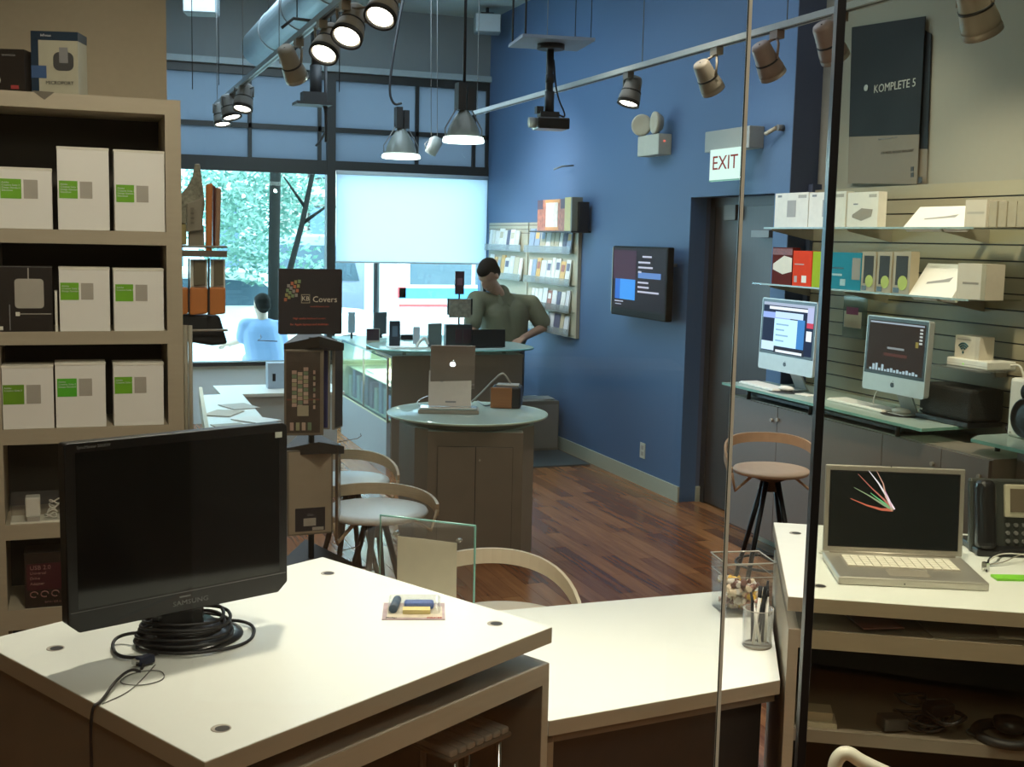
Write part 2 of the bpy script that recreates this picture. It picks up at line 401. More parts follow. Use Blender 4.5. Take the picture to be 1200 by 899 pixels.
# glass partition between the camera and the shop
nP = Vector((s_(YAW), c_(YAW), 0)); dP = Vector((c_(YAW), -s_(YAW), 0)); P0 = nP*1.30
def onp(px, py=450): q = PP(px, py, P0, nP); return (q-P0).dot(dP)
uE = onp(858); uS = onp(962)
MP = Matrix(((dP.x, nP.x, 0, P0.x), (dP.y, nP.y, 0, P0.y), (0, 0, 1, 0), (0, 0, 0, 1)))
M_edge = mat('polished glass edge', (.75, .72, .60), .3, noise=.02)
M_edged = mat('dark glass edge', (.05, .06, .05), .15)
g1 = struct(MB().bb((-1.35, 0, .01), (uE, .008, 2.9), MP).build('window_2', M_glassp))
MB().bb((uE, -.0005, .01), (uE+.0035, .0085, 2.9), MP).build('polished_edge', M_edge, g1)
MB().bb((uE-.0012, -.0006, .01), (uE, .0, 2.9), MP).build('edge_line', M_edged, g1)
g2 = struct(MB().bb((uS+.006, 0, .01), (uS+1.15, .008, 2.9), MP).build('window_3', glassmat('greenish partition glass', (.94, .945, .88), 1.0)))
MB().bb((uS-.0045, -.003, .01), (uS+.0045, .011, 2.9), MP).build('black_seal', M_black, g2)
struct(MB().bb((-1.35, -.01, 2.9), (uS+1.15, .02, 2.95), MP).build('trim_7', M_darkmetal))
# beige block added behind the camera so its reflection hazes the partition glass
bcn = thing('haze_block', 'beige block added behind the camera to give a reflected haze in the partition glass', 'counter', tuple(P0-nP*3.2-dP*.28)[:2]+(0,))
MB().bb((-1.17, -3.4, 0), (.60, -3.0, 1.26), MP).build('body', M_greyp, bcn, True)
MB().bb((-1.20, -3.42, 1.26), (.63, -2.98, 1.29), MP).build('counter_top', M_beige, bcn, True)
for a, b in ((-1.35, uE), (uS, uS+1.15)): struct(MB().bb((a, -.012, 0), (b, .02, .012), MP).build('trim_8', M_darkmetal))

# ------------------------------------------------------------------ FRONT TABLES
ZT = .93
def offset_in(poly, d):
    n = len(poly); c = Vector((sum(p[0] for p in poly)/n, sum(p[1] for p in poly)/n)); out = []
    for i in range(n):
        p0, p1, p2 = Vector(poly[i-1][:2]), Vector(poly[i][:2]), Vector(poly[(i+1) % n][:2])
        a = (p1-p0).normalized(); b = (p2-p1).normalized()
        na = Vector((-a.y, a.x)); nb = Vector((-b.y, b.x))
        if na.dot(c-p1) < 0: na = -na
        if nb.dot(c-p1) < 0: nb = -nb
        bis = (na+nb); out.append(tuple(p1+bis*(d/(1+na.dot(nb)))))
    return out
# left table
La, Lb, Lc, Ld = [PZ(*q, ZT) for q in ((378, 653), (646, 735), (240, 893), (-24, 752))]
Lu = (Lb-La).normalized(); Lv = (Lc-Lb).normalized()       # Lu: towards the front edge, Lv: along the front edge to the near corner
tl = thing('demo_table', 'white topped demo table under the black monitor, beige edges and open cubby', 'table', ((La+Lc)/2).xy.to_3d())
MB().prism([La, Lb, Lc, Ld], ZT-.034, ZT).build('tabletop', M_white_top, tl, True)
L4 = [La, Lb, Lc, Ld]
eb = MB()
for i in range(4):
    a, b = L4[i], L4[(i+1) % 4]; d = (b-a).normalized(); nrm = Vector((d.y, -d.x, 0)); ctr = (La+Lc)/2
    if nrm.dot(a-ctr) < 0: nrm = -nrm
    eb.prism([a-d*.0012, b+d*.0012, b+d*.0012+nrm*.0012, a-d*.0012+nrm*.0012], ZT-.0345, ZT-.0012)
eb.build('edge_band', M_beige, tl, True)
def Lp(u, v): return Lb-Lu*u+Lv*v       # u: depth back from the front edge, v: along the front edge from the right corner
LW, LD = (Lc-Lb).length, (Lb-La).length
def panel(root, P, u0, u1, v0, v1, z0, z1, nm, m): return MB().prism([P(u0, v0), P(u1, v0), P(u1, v1), P(u0, v1)], z0, z1).build(nm, m, root, True)
ZB = .852
panel(tl, Lp, .001, LD-.03, .004, .026, 0, ZB-.0325, 'side_panel', M_brown)
panel(tl, Lp, -.0005, LD-.03, LW-.030, LW-.008, 0, .888, 'side_panel', M_brown)
panel(tl, Lp, LD-.05, LD-.03, .026, LW-.026, 0, ZB-.0325, 'back_panel', M_brown)
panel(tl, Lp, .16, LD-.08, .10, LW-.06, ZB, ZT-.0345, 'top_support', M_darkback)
panel(tl, Lp, .001, LD-.03, .004, LW-.031, ZB-.032, ZB, 'base_board', M_taupe)
panel(tl, Lp, -.0005, .0005, .004, LW-.031, ZB-.044, ZB-.0005, 'board_edge', M_beige)
panel(tl, Lp, -.0008, .0004, .004, .026, 0, ZB-.0325, 'panel_edge', M_beige)
panel(tl, Lp, .05, LD-.05, .026, LW-.026, .06, .09, 'bottom_board', M_brown)
def grommets(root, pts, z, gm=None):
    for q in pts:
        p = PZ(*q, z)
        g = MB().lathe([(.0, .0004), (.014, .0004), (.0165, .0012), (.0172, .0002)], 20, (p.x, p.y, z)).build('grommet', M_alud, root, True)
        MB().lathe([(.0, .0009), (.0125, .0009)], 16, (p.x+.002, p.y-.002, z)).build('grommet_hole', M_darkback, g, True)
grommets(tl, ((65, 760), (259, 854), (384, 672), (580, 731)), ZT)

# right table
Ra = PZ(924, 699, ZT); Rd = Vector((.866, -.50, 0)); Rs = Vector((.50, .866, 0))
RW, RD = 1.05, .76
def Rp(u, v): return Ra+Rs*u+Rd*v
tr = thing('demo_table', 'white topped demo table at the right under the open silver laptop', 'table', Rp(RD/2, RW/2).xy.to_3d())
panel(tr, Rp, 0, RD, 0, RW, ZT-.034, ZT, 'tabletop', M_white_top)
MB().prism([Rp(-.0012, -.0012), Rp(-.0012, RW), Rp(0, RW), Rp(0, 0), Rp(RD, 0), Rp(RD, -.0012)], ZT-.0345, ZT-.0012).build('edge_band', M_beige, tr, True)
panel(tr, Rp, .001, RD-.02, .004, .028, 0, ZB-.0005, 'side_panel', M_beige)
panel(tr, Rp, .015, RD-.02, RW-.05, RW-.028, 0, ZB-.0325, 'side_panel', M_brown)
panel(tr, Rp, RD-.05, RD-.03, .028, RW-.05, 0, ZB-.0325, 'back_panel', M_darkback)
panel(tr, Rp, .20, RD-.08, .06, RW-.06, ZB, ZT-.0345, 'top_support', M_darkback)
panel(tr, Rp, .001, RD-.03, .028, RW-.05, ZB-.038, ZB, 'base_board', M_brown)
panel(tr, Rp, -.0005, .0005, .028, RW-.05, ZB-.044, ZB-.0005, 'board_edge', M_beige)
panel(tr, Rp, -.0008, .0004, .004, .028, 0, ZB-.001, 'panel_edge', M_beige)
panel(tr, Rp, .018, RD-.05, .028, RW-.05, .572, .603, 'shelf', M_brown)
panel(tr, Rp, .016, .0178, .028, RW-.05, .572, .603, 'shelf_edge', M_taupe)
panel(tr, Rp, .35, RD-.05, .028, RW-.05, .06, .09, 'bottom_board', M_brown)
grommets(tr, ((960, 687), (932, 625)), ZT)

# low middle table
ZM = .715
Ma, Mb_ = PZ(643, 845, ZM), PZ(914, 797, ZM)
Mpoly = [Ma, Mb_, Mb_+Rs*.79, Ma-Lu*.86]
tm = thing('low_table', 'lower white table joining the two demo tables, holding candy box and pens', 'table', (1.25, 2.6, 0))
MB().prism(Mpoly, ZM-.034, ZM).build('tabletop', M_white_top, tm, True)
md = (Mb_-Ma).normalized(); mn = Vector((md.y, -md.x, 0))
MB().prism([Ma, Mb_, Mb_+mn*.0012, Ma+mn*.0012], ZM-.0345, ZM-.0012).build('edge_band', M_beige, tm, True)
MB().prism([Ma-mn*.012+md*.004, Mb_-mn*.012-md*.004, Mb_-mn*.026-md*.004, Ma-mn*.026+md*.004], ZM-.056, ZM-.034).build('apron', M_brown, tm, True)
MB().prism([Ma-mn*.06+md*.004, Mb_-mn*.06-md*.004, Mb_-mn*.08-md*.004, Ma-mn*.08+md*.004], 0, ZM-.034).build('front_panel', mat('charcoal panel', (.035, .035, .036), .6), tm, True)
MB().prism([Ma-mn*.012+md*.002, Ma-mn*.012+md*.02, Ma-mn*.06+md*.02, Ma-mn*.06+md*.002], 0, ZM-.034).build('end_panel', M_beige, tm, True)
MB().prism([Ma-Lu*.80+md*.05, Mb_+Rs*.70-md*.05, Mb_+Rs*.68-md*.05, Ma-Lu*.78+md*.05], 0, ZM-.034).build('back_panel', M_brown, tm, True)

# ------------------------------------------------------------------ BIG MONITOR
a, b = PZ(80, 745, 1.0), PZ(337, 692, 1.0); dm = (b-a).normalized(); ang = math.atan2(dm.y, dm.x)
mc = (a+b)/2; Wm = (b-a).length; Hm = .360
mo = thing('monitor', 'large black flat monitor on a round foot on the left white table', 'monitor', (mc.x+.015, mc.y+.06, ZT), ang)
dm_in = Matrix.Rotation(-ang, 3, 'Z')
off = dm_in @ (Vector((mc.x, mc.y, 0))-Vector((mo.location.x, mo.location.y, 0)))
x0, yf, z0 = off.x, off.y, 1.0-ZT
def mpoly(w_, h_, ch=.022, r=.012):   # bezel outline with cut lower corners
    return [(-w_/2+ch, 0), (w_/2-ch, 0), (w_/2, ch*.9), (w_/2, h_-r), (w_/2-r*.3, h_-r*.3), (w_/2-r, h_), (-w_/2+r*.3, h_), (-w_/2, h_-r*.3), (-w_/2, ch*.9)]
def vpl(poly, y0, y1, dx, dz):
    n = len(poly); vs = [(p[0]+dx, y0, p[1]+dz) for p in poly]+[(p[0]+dx, y1, p[1]+dz) for p in poly]
    return vs, [tuple(range(n)), tuple(range(n, 2*n))[::-1]]+[(i, (i+1) % n, (i+1) % n+n, i+n) for i in range(n)]
MB().add(*vpl(mpoly(Wm, Hm), yf, yf+.030, x0, z0)).build('casing', M_black, mo, bevel=.003)
MB().bb((x0-Wm/2+.02, yf-.0006, z0+.045), (x0+Wm/2-.02, yf-.00, z0+Hm-.018)).build('screen', M_screen, mo)
MB().bb((x0-Wm/2+.005, yf-.0012, z0+.040), (x0+Wm/2-.005, yf-.0004, z0+.0412)).build('bezel_line', M_txtg, mo)
MB().add(*vpl(mpoly(Wm*.7, Hm*.7), yf+.03, yf+.055, x0, z0+.05)).build('rear_shell', M_black, mo, bevel=.008)
text('lettering', 'SAMSUNG', .0135, (x0+.012, yf-.001, z0+.019), FRONT, M_txtg, mo, sx=1.25)
text('lettering', 'SyncMaster 206BW', .008, (x0-Wm/2+.055, yf-.001, z0+Hm-.009), FRONT, M_txtg, mo)
MB().bb((x0+Wm/2-.030, yf-.0015, z0+Hm-.030), (x0+Wm/2-.014, yf-.0007, z0+Hm-.018)).build('sticker', mat('pale sticker', (.5, .52, .45), .5), mo)
MB().bb((x0-.012, yf-.0012, z0+.030), (x0+.012, yf-.0002, z0+.033)).build('status_light', M_txtg, mo)
MB().lathe([(0, .016), (.045, .016), (.085, .012), (.105, .004), (.106, 0), (0, 0)], 40, (0, 0, 0)).build('foot', M_black, mo)
MB().bb((x0-.05, yf+.012, .012), (x0+.05, yf+.05, z0+.06)).build('neck', M_black, mo, bevel=.008)
MB().lathe([(0, .03), (.05, .03), (.062, .02), (.066, .010), (0, .010)], 32, (0, 0, 0)).build('swivel', M_black, mo)
# cables coiled over the foot
fx, fy = mo.location.x, mo.location.y
def loop(cx, cy, rx, ry, z, n=40, a0=0, a1=2*PI, w=.004, rot=0):
    out = []
    for i in range(n+1):
        t = a0+(a1-a0)*i/n; x = rx*c_(t)*(1+.05*s_(3*t+w*100)); y = ry*s_(t)
        out.append((cx+x*c_(rot)-y*s_(rot), cy+x*s_(rot)+y*c_(rot), z+w*s_(2*t)))
    return out
cab = thing('coiled_cable', 'black monitor cables coiled around the round monitor foot', 'cable', (fx, fy, ZT))
for k, (rx, ry, z, dx, dy) in enumerate(((.095, .080, .024, -.012, -.028), (.085, .073, .033, -.015, -.024), (.09, .076, .042, -.008, -.028), (.080, .068, .050, -.012, -.024), (.120, .088, .006, .012, -.040), (.098, .082, .014, -.012, -.034))):
    MB().tube(loop(fx+dx, fy+dy, rx, ry, ZT+z, w=.004, rot=ang), .0035, 7, closed=False).build('cable_loop', M_blackm, cab, True)
q = [PZ(175, 742, ZT+.03), PZ(150, 742, ZT+.02), PZ(131, 750, ZT+.010), PZ(134, 768, ZT+.006), PZ(158, 772, ZT+.006), PZ(185, 766, ZT+.02)]
MB().tube(smooth(q), .0035, 7).build('cable_loop', M_blackm, cab, True)
vga = thing('video_cable', 'thin black cable with dark blue video plug trailing over the left table edge', 'cable', PZ(165, 780, ZT))
pp = [PZ(195, 768, ZT+.010), PZ(183, 775, ZT+.014), PZ(168, 781, ZT+.012)]
edge = PZ(119, 826, ZT); Lo = Lv*1.0
MB().tube(smooth([PZ(165, 787, ZT+.012), PZ(152, 784, ZT+.018), PZ(134, 799, ZT+.012), edge+Vector((0, 0, .005)), edge+Lo*.022+Vector((0, 0, .002)), edge+Lo*.022+Vector((0, 0, -.12)), edge+Lo*.03+Vector((.01, 0, -.45))]), .0028, 7).build('cable', M_blackm, vga, True)
bp = PZ(170, 773, ZT+.012)
Mv = Matrix.Translation(bp) @ Matrix.Rotation(.5, 4, 'Z')
MB().box((0, 0, 0), (.034, .018, .016), Mv).build('plug_body', mat('dark blue plug', (.015, .022, .05), .4), vga, True, bevel=.003)
MB().box((-.020, 0, 0), (.008, .015, .010), Mv).build('plug_shell', M_chrome, vga, True)
MB().cyl(bp+Vector((-.004, -.012, -.004)), bp+Vector((-.008, -.026, -.008)), .003, n=8).build('thumbscrew', M_blackm, vga, True)
thin = thing('thin_wire', 'thin grey wire looping on the table in front of the monitor', 'wire', PZ(165, 800, ZT))
MB().tube(loop(*PZ(168, 796, ZT).xy, .040, .034, ZT+.002, w=.0005, rot=.5), .0011, 5, closed=False).build('wire', M_lampg, thin, True)
MB().tube(smooth([PZ(120, 825, ZT+.0015), PZ(150, 812, ZT+.0015), PZ(168, 795, ZT+.0015), PZ(182, 779, ZT+.004)]), .0011, 5).build('wire', M_lampg, thin, True)

# blister pack
bc = PZ(485, 717, ZT); ba = math.atan2(*(PZ(525, 732, ZT)-PZ(447, 732, ZT)).yx)
bk = thing('blister_pack', 'blister pack with blue marker, blue stapler and yellow notes on the left table', 'stationery', bc, ba)
MB().bb((-.068, -.058, 0), (.068, .058, .002)).build('backing_card', mat('mauve card', (.42, .30, .30), .5, noise=.5, scale=25), bk)
MB().bb((-.058, -.048, .002), (.062, .03, .0025)).build('card_print', mat('cream card print', (.62, .55, .42), .5, noise=.25, scale=50), bk)
MB().cyl((-.045, -.018, .012), (-.038, .050, .012), .0095, n=12).cyl((-.038, .05, .012), (-.037, .062, .012), .006, n=12).build('marker', mat('teal blue marker', (.03, .08, .16), .4), bk)
MB().bb((-.022, .005, .003), (.044, .034, .019)).build('stapler', mat('royal blue plastic', (.03, .10, .42), .35), bk, bevel=.006)
MB().bb((-.024, -.026, .003), (.036, .000, .012)).build('sticky_notes', mat('yellow paper', (.75, .62, .25), .6), bk)
MB().bb((-.056, -.03, .003), (.058, .056, .024)).build('clear_bubble', M_acryl, bk, bevel=.006)
text('lettering', 'staples', .012, (.045, -.048, .0026), TOPF, mat('red print', (.5, .05, .04), .5), bk)
text('lettering', 'MINI', .012, (-.048, -.05, .0026), TOPF, M_txtk, bk)

# acrylic sign holder on its own behind the left table
P1, P2 = Vector((.93, 3.03, 0)), None
ah = thing('acrylic_sign_holder', 'clear acrylic sign holder with blank cream sheet behind the left table', 'sign holder', (1.0, 3.0, .0))
nA = Vector((.25, -.968, 0))
for k in range(-60, 61):
    th0 = k*.02; n0 = Vector((s_(th0), -c_(th0), 0)); e0 = PP(445, 606, Vector((.90, 2.93, 0)), n0).z-PP(557, 619, Vector((.90, 2.93, 0)), n0).z
    if k == -60 or abs(e0) < best: best = abs(e0); nA = n0
pA = Vector((.90, 2.93, 0))
cs = [PP(*q, pA, nA) for q in ((445, 606), (557, 619), (555, 705), (446, 690))]
zt1, zt2 = cs[0].z, cs[1].z; ztp = (zt1+zt2)/2
xl, xr = cs[0], cs[1]; dA = (xr-xl); dA.z = 0; WA = dA.length; dA.normalize(); nA2 = Vector((dA.y, -dA.x, 0))
MA = Matrix(((dA.x, -nA2.x, 0, xl.x), (dA.y, -nA2.y, 0, xl.y), (0, 0, 1, 0), (0, 0, 0, 1)))
zb = ZM+.002
ah.location = (xl+dA*WA/2).xy.to_3d()
MB().bb((0, 0, zb), (WA, .004, ztp+.005), MA).build('acrylic_panel', M_acryl, ah, True)
MB().bb((0, -.0005, ztp+.003), (WA, .0045, ztp+.007), MA).bb((WA-.003, -.0005, zb), (WA+.001, .0045, ztp+.005), MA).bb((0, 0, zb), (.002, .0045, ztp+.005), MA).build('acrylic_edge', M_tealedge, ah, True)
MB().bb((.055, -.003, zb), (WA-.050, -.0012, ztp-.045), MA).build('sheet', mat('cream sheet', (.62, .56, .42), .5, noise=.05), ah, True)
MB().bb((.001, -.09, zb), (.004, 0, ztp-.02), MA).build('side_wing', M_acryl, ah, True)
for x in (.050, WA-.045): MB().cyl(MA @ Vector((x, -.008, ztp-.038)), MA @ Vector((x, .01, ztp-.038)), .006, n=10).build('stud', M_chrome, ah, True)
MB().bb((0, -.09, zb-.002), (WA, .02, zb+.002), MA).build('base_plate', M_acryl, ah, True)
ah.location.z = 0

# candy box + pen cup
kb = thing('candy_box', 'clear acrylic box half filled with wrapped candy on the low table', 'box', PZ(868, 716, ZM), -.18)
cw, cd2, chh = .145, .13, .155
def flare(w0, d0, w1, d1, h, t):
    v = []
    for (w_, d_, z) in ((w0, d0, 0), (w1, d1, h)): v += [(-w_/2, -d_/2, z), (w_/2, -d_/2, z), (w_/2, d_/2, z), (-w_/2, d_/2, z)]
    return v
bxm = MB(); t = .003
for (ax, sg) in ((0, -1), (0, 1), (1, -1), (1, 1)):
    if ax == 0: bxm.add([(sg*cw/2*.9, -cd2/2*.9, 0), (sg*cw/2*.9, cd2/2*.9, 0), (sg*cw/2, cd2/2, chh), (sg*cw/2, -cd2/2, chh), (sg*(cw/2*.9-t), -cd2/2*.9, 0), (sg*(cw/2*.9-t), cd2/2*.9, 0), (sg*(cw/2-t), cd2/2, chh), (sg*(cw/2-t), -cd2/2, chh)], [(0, 1, 2, 3), (7, 6, 5, 4), (0, 4, 5, 1), (1, 5, 6, 2), (2, 6, 7, 3), (3, 7, 4, 0)])
    else: bxm.add([(-cw/2*.9+t, sg*cd2/2*.9, 0), (cw/2*.9-t, sg*cd2/2*.9, 0), (cw/2-t, sg*cd2/2, chh), (-cw/2+t, sg*cd2/2, chh), (-cw/2*.9+t, sg*(cd2/2*.9-t), 0), (cw/2*.9-t, sg*(cd2/2*.9-t), 0), (cw/2-t, sg*(cd2/2-t), chh), (-cw/2+t, sg*(cd2/2-t), chh)], [(0, 1, 2, 3), (7, 6, 5, 4), (0, 4, 5, 1), (1, 5, 6, 2), (2, 6, 7, 3), (3, 7, 4, 0)])
bxm.bb((-cw/2*.9, -cd2/2*.9, 0), (cw/2*.9, cd2/2*.9, .003)); bxm.build('clear_walls', M_acryl, kb)
rim = [(-cw/2, -cd2/2, chh), (cw/2, -cd2/2, chh), (cw/2, cd2/2, chh), (-cw/2, cd2/2, chh)]
MB().tube(rim, .0022, 6, closed=True).build('rim', mat('clear rim', (.45, .42, .36), .2), kb)
MB().tube([(-cw/2*.97, -cd2/2*.97, chh-.04), (cw/2*.97, -cd2/2*.97, chh-.04), (cw/2*.97, cd2/2*.97, chh-.04), (-cw/2*.97, cd2/2*.97, chh-.04)], .0012, 5, closed=True).build('ridge', mat('clear rim', (.45, .42, .36), .2), kb)
CM = [mat('yellow candy wrapper', (.75, .48, .08), .35), mat('cream candy wrapper', (.70, .58, .42), .35), mat('pink candy wrapper', (.55, .28, .22), .35), mat('brown candy wrapper', (.14, .05, .03), .3), mat('white candy wrapper', (.7, .66, .6), .3)]
cg = random.Random(3); base = None
protos = []
for i in range(84):
    r = .014; lv = min(i//22, 3)
    x = cg.uniform(-cw/2*.9+.016, cw/2*.9-.016); y = cg.uniform(-cd2/2*.9+.016, cd2/2*.9-.016); z = .016+lv*.019+(.012 if x < 0 and lv > 1 else 0)
    k = cg.choice([0, 0, 1, 1, 2, 3, 4])
    if k not in [p[0] for p in protos]:
        m_ = MB().ball((0, 0, 0), (r, r*.75, r*.7), 8).cyl((r*.8, 0, 0), (r*1.5, 0, 0), .003, .008, 6).cyl((-r*.8, 0, 0), (-r*1.5, 0, 0), .003, .008, 6)
        p = m_.build('wrapped_candy', CM[k]); protos.append((k, p)); cnd = p
    else:
        src = [p[1] for p in protos if p[0] == k][0]; cnd = src.copy(); C.objects.link(cnd)
    tag(cnd, '%s wrapped candy, %s layer, %s %s of the clear box' % (['yellow', 'cream', 'pink', 'dark brown', 'white'][k], ['bottom', 'second', 'third', 'top'][lv], 'front' if y < 0 else 'back', 'far left' if x < -.03 else 'left' if x < 0 else 'right' if x < .03 else 'far right'), 'candy', 'candies in the clear box')
    cnd.location = Matrix.Rotation(-.18, 3, 'Z') @ Vector((x, y, z))+kb.location; cnd.rotation_euler = (cg.uniform(0, 3), cg.uniform(0, .6), cg.uniform(0, 3))
pc = PZ(887, 757, ZM)
pcup = thing('pen_cup', 'round clear cup full of pens beside the candy box', 'pen cup', pc)
MB().lathe([(0, .0), (.036, 0), (.038, .004), (.039, .10), (.037, .10), (.0355, .006), (0, .006)], 28).build('clear_cup', M_acryl, pcup)
MB().lathe([(.036, .0), (.0385, .003), (.036, .006)], 28).build('base_ring', M_alud, pcup)
MB().lathe([(.0385, .099), (.0395, .101), (.037, .101)], 28).build('rim', mat('clear rim', (.45, .42, .36), .2), pcup)
pens = [(-.022, -.01, .010, .006, .150, 'w'), (-.012, .012, .022, -.01, .145, 'k'), (.0, -.018, -.02, .012, .135, 'w'), (.012, .012, .006, -.016, .155, 'k'), (.018, 0, .030, .008, .160, 'k'), (.024, -.01, .028, .004, .150, 'w'), (-.006, .02, -.028, -.01, .13, 'k'), (.005, .0, .012, .02, .145, 'k')]
WH = {'w': ('white', M_plwhite), 'k': ('black', M_blackm)}
for i, (bx, by, tx, ty, L, k) in enumerate(pens):
    bx, by, tx, ty = [v_*.8 for v_ in (bx, by, tx, ty)]
    d = Vector((tx*1.2-bx, ty*1.2-by, L)).normalized(); s0 = Vector((bx, by, .010)); pn = thing('pen', '%s pen standing in the clear cup, %s' % (WH[k][0], ['leaning far left', 'at the back left', 'crossing the middle', 'upright at the back right', 'leaning far right', 'against the right rim', 'short one at the left rim', 'in the middle of the bunch'][i]), 'pen', pc+s0, 0, 'pens in the clear cup')
    MB().cyl((0, 0, 0), d*L*.8, .0042, n=8).build('barrel', WH[k][1], pn)
    MB().cyl(d*L*.8, d*L, .0046, .003, n=8).build('cap', M_blackm, pn)

# ------------------------------------------------------------------ OPEN LAPTOP ON THE RIGHT TABLE
def apple_logo(M_, size, m, parent, world=False):
    """flat bitten fruit emblem, in the frame's x (right) y (up) plane"""
    mb = MB(); pts = []
    for i in range(28):
        t = 2*PI*i/28; r = .5*(1+.10*abs(c_(t)))*(1-.12*math.exp(-((t-PI/2)/.35)**2))*(1-.08*math.exp(-((t-3*PI/2)/.3)**2))
        x, y = r*c_(t), r*s_(t)*.95
        dd = math.hypot(x-.62, y-.12)
        if dd < .24: x = .62-.24*(.62-x)/max(dd, .01)
        pts.append((x*size, y*size))
    n = len(pts)
    vs = [M_ @ Vector((p[0], p[1], .0)) for p in pts]+[M_ @ Vector((p[0], p[1], .0008)) for p in pts]+[M_ @ Vector((0, 0, 0)), M_ @ Vector((0, 0, .0008))]
    fs = [((i+1) % n, i, 2*n) for i in range(n)]+[(n+i, n+(i+1) % n, 2*n+1) for i in range(n)]+[(i, (i+1) % n, n+(i+1) % n, n+i) for i in range(n)]
    mb.add(vs, fs)
    lf = [(.02, .56), (.06, .72), (.20, .80), (.18, .64), (.08, .56)]
    mb.add([M_ @ Vector((p[0]*size, p[1]*size, .0)) for p in lf]+[M_ @ Vector((p[0]*size, p[1]*size, .0008)) for p in lf], [(4, 3, 2, 1, 0), (5, 6, 7, 8, 9)])
    return mb.build('fruit_emblem', m, parent, world)

def laptop(name, label, loc, rz, w_, d_, lid, tilt, mb_=M_alu, z0=0, screen=None, th=.020, keys=True, logo=False):
    t = thing(name, label, 'laptop', loc, rz)
    MB().bb((-w_/2, 0, 0), (w_/2, d_, th)).build('base', mb_, t, bevel=.004)
    if keys:
        MB().bb((-w_*.39, d_*.42, th), (w_*.39, d_*.86, th+.0008)).build('keyboard_bed', M_alud, t)
        km = MB()
        for r in range(5):
            for c in range(13):
                km.bb((-w_*.385+c*w_*.77/13+.0012, d_*.43+r*d_*.085, th+.0008), (-w_*.385+(c+1)*w_*.77/13-.0012, d_*.43+(r+1)*d_*.085-.0025, th+.003))
        k = km.build('keys', M_paper, t); k['kind'] = 'stuff'
        MB().bb((-w_*.14, d_*.12, th), (w_*.14, d_*.36, th+.0006)).build('trackpad', M_alud, t)
        MB().cyl((-w_*.06, -.0002, th*.45), (-w_*.06, -.001, th*.45), .002, n=8).build('latch_button', M_black, t)
    Ml = Matrix.Translation((0, d_-.006, th+.002)) @ Matrix.Rotation(-tilt, 4, 'X')
    ld = MB().bb((-w_/2, 0, 0), (w_/2, .008, lid), Ml).build('lid', mb_, t, bevel=.003)
    MB().bb((-w_/2+.012, -.0008, .014), (w_/2-.012, 0, lid-.014), Ml).build('bezel', M_black, t)
    sc_ = MB().bb((-w_/2+.015, -.0014, .017), (w_/2-.015, -.0009, lid-.017), Ml).build('screen', screen or M_screen, t)
    MB().cyl((-w_*.45, d_-.004, th), (w_*.45, d_-.004, th), .006, n=10).build('hinge', M_alud, t)
    if logo:
        Mlg = Ml @ Matrix(((-1, 0, 0, 0), (0, 0, 1, .0082), (0, 1, 0, lid*.52), (0, 0, 0, 1)))
        apple_logo(Mlg, .032, mat('lit emblem', (.9, 1, 1), emis=1.6), t)
    return t, Ml
a, b = PZ(985, 676, ZT+.02), PZ(1158, 684, ZT+.02); d = (b-a).normalized(); rz = math.atan2(d.y, d.x); ct = (a+b)/2
c1, d1 = PZ(985, 638, ZT+.02), PZ(1133, 650, ZT+.02)
M_scr1 = mat('deep blue grey screen', (.010, .014, .016), .12)
lt, Ml = laptop('laptop', 'open silver laptop with a burst of coloured light on its dark screen', (ct.x, ct.y, ZT), rz, .357, .243, .229, .10, screen=M_scr1)
# coloured streaks on its screen
def streak(pts, wd, m, nm='light_streak'):
    mb = MB(); n = len(pts); vs = []
    for i, (x, z) in enumerate(pts):
        dx, dz = (pts[min(i+1, n-1)][0]-pts[max(i-1, 0)][0], pts[min(i+1, n-1)][1]-pts[max(i-1, 0)][1]); L = math.hypot(dx, dz)
        ww = wd*1.5*(i/(n-1)*.85+.15); vs += [(x-dz/L*ww, -.0018, z+dx/L*ww), (x+dz/L*ww, -.0018, z-dx/L*ww)]
    mb.add(vs, [(2*i, 2*i+1, 2*i+3, 2*i+2) for i in range(n-1)], Ml); return mb.build(nm, m, lt)
def sxy(px, py): return (-.357/2+.012+(px-128)/(755-128)*.333, .014+(568-py)/(568-160)*.208)
tip = (437, 368)
for pts, wd, c, e in (([(348, 165), (385, 235), (400, 300)], .0022, (.9, .5, .4), .7), ([(312, 170), (360, 230), (405, 300)], .0025, (.9, .85, .95), 1.0), ([(262, 190), (330, 260), (390, 315)], .002, (.8, .25, .2), .6), ([(245, 260), (320, 300), (385, 340)], .0024, (.45, .6, .35), .6), ([(230, 318), (310, 350), (380, 368)], .003, (.8, .2, .12), .7), ([(325, 285), (365, 315), (400, 340)], .0026, (.2, .7, .3), .7), ([(395, 270), (415, 315), (425, 345)], .003, (.8, .3, .6), .8), ([(410, 300), (420, 330), (430, 350)], .004, (1, .8, 1), 1.3)):
    streak([sxy(*p) for p in pts+[tip]], wd, mat('streak %d' % int(c[0]*100+c[1]*10000+c[2]*7), c, emis=e))
MB().cyl((.357*-.03, -.0012, .236-.007), (.357*-.03, -.0002, .236-.007), .0018, n=8, M=Ml).build('webcam', M_black, lt)
pw_ = thing('power_adapter', 'small white plug and lead at the left side of the open laptop', 'adapter', PZ(973, 650, ZT))
MB().box((0, 0, .006), (.03, .012, .010), rz=.2).build('plug', M_plwhite, pw_, bevel=.003)
MB().tube(smooth([(-.015, 0, .006), (-.03, .01, .004), (-.01, .03, .003), (.03, .025, .004)]), .0018, 6).build('lead', M_plwhite, pw_)
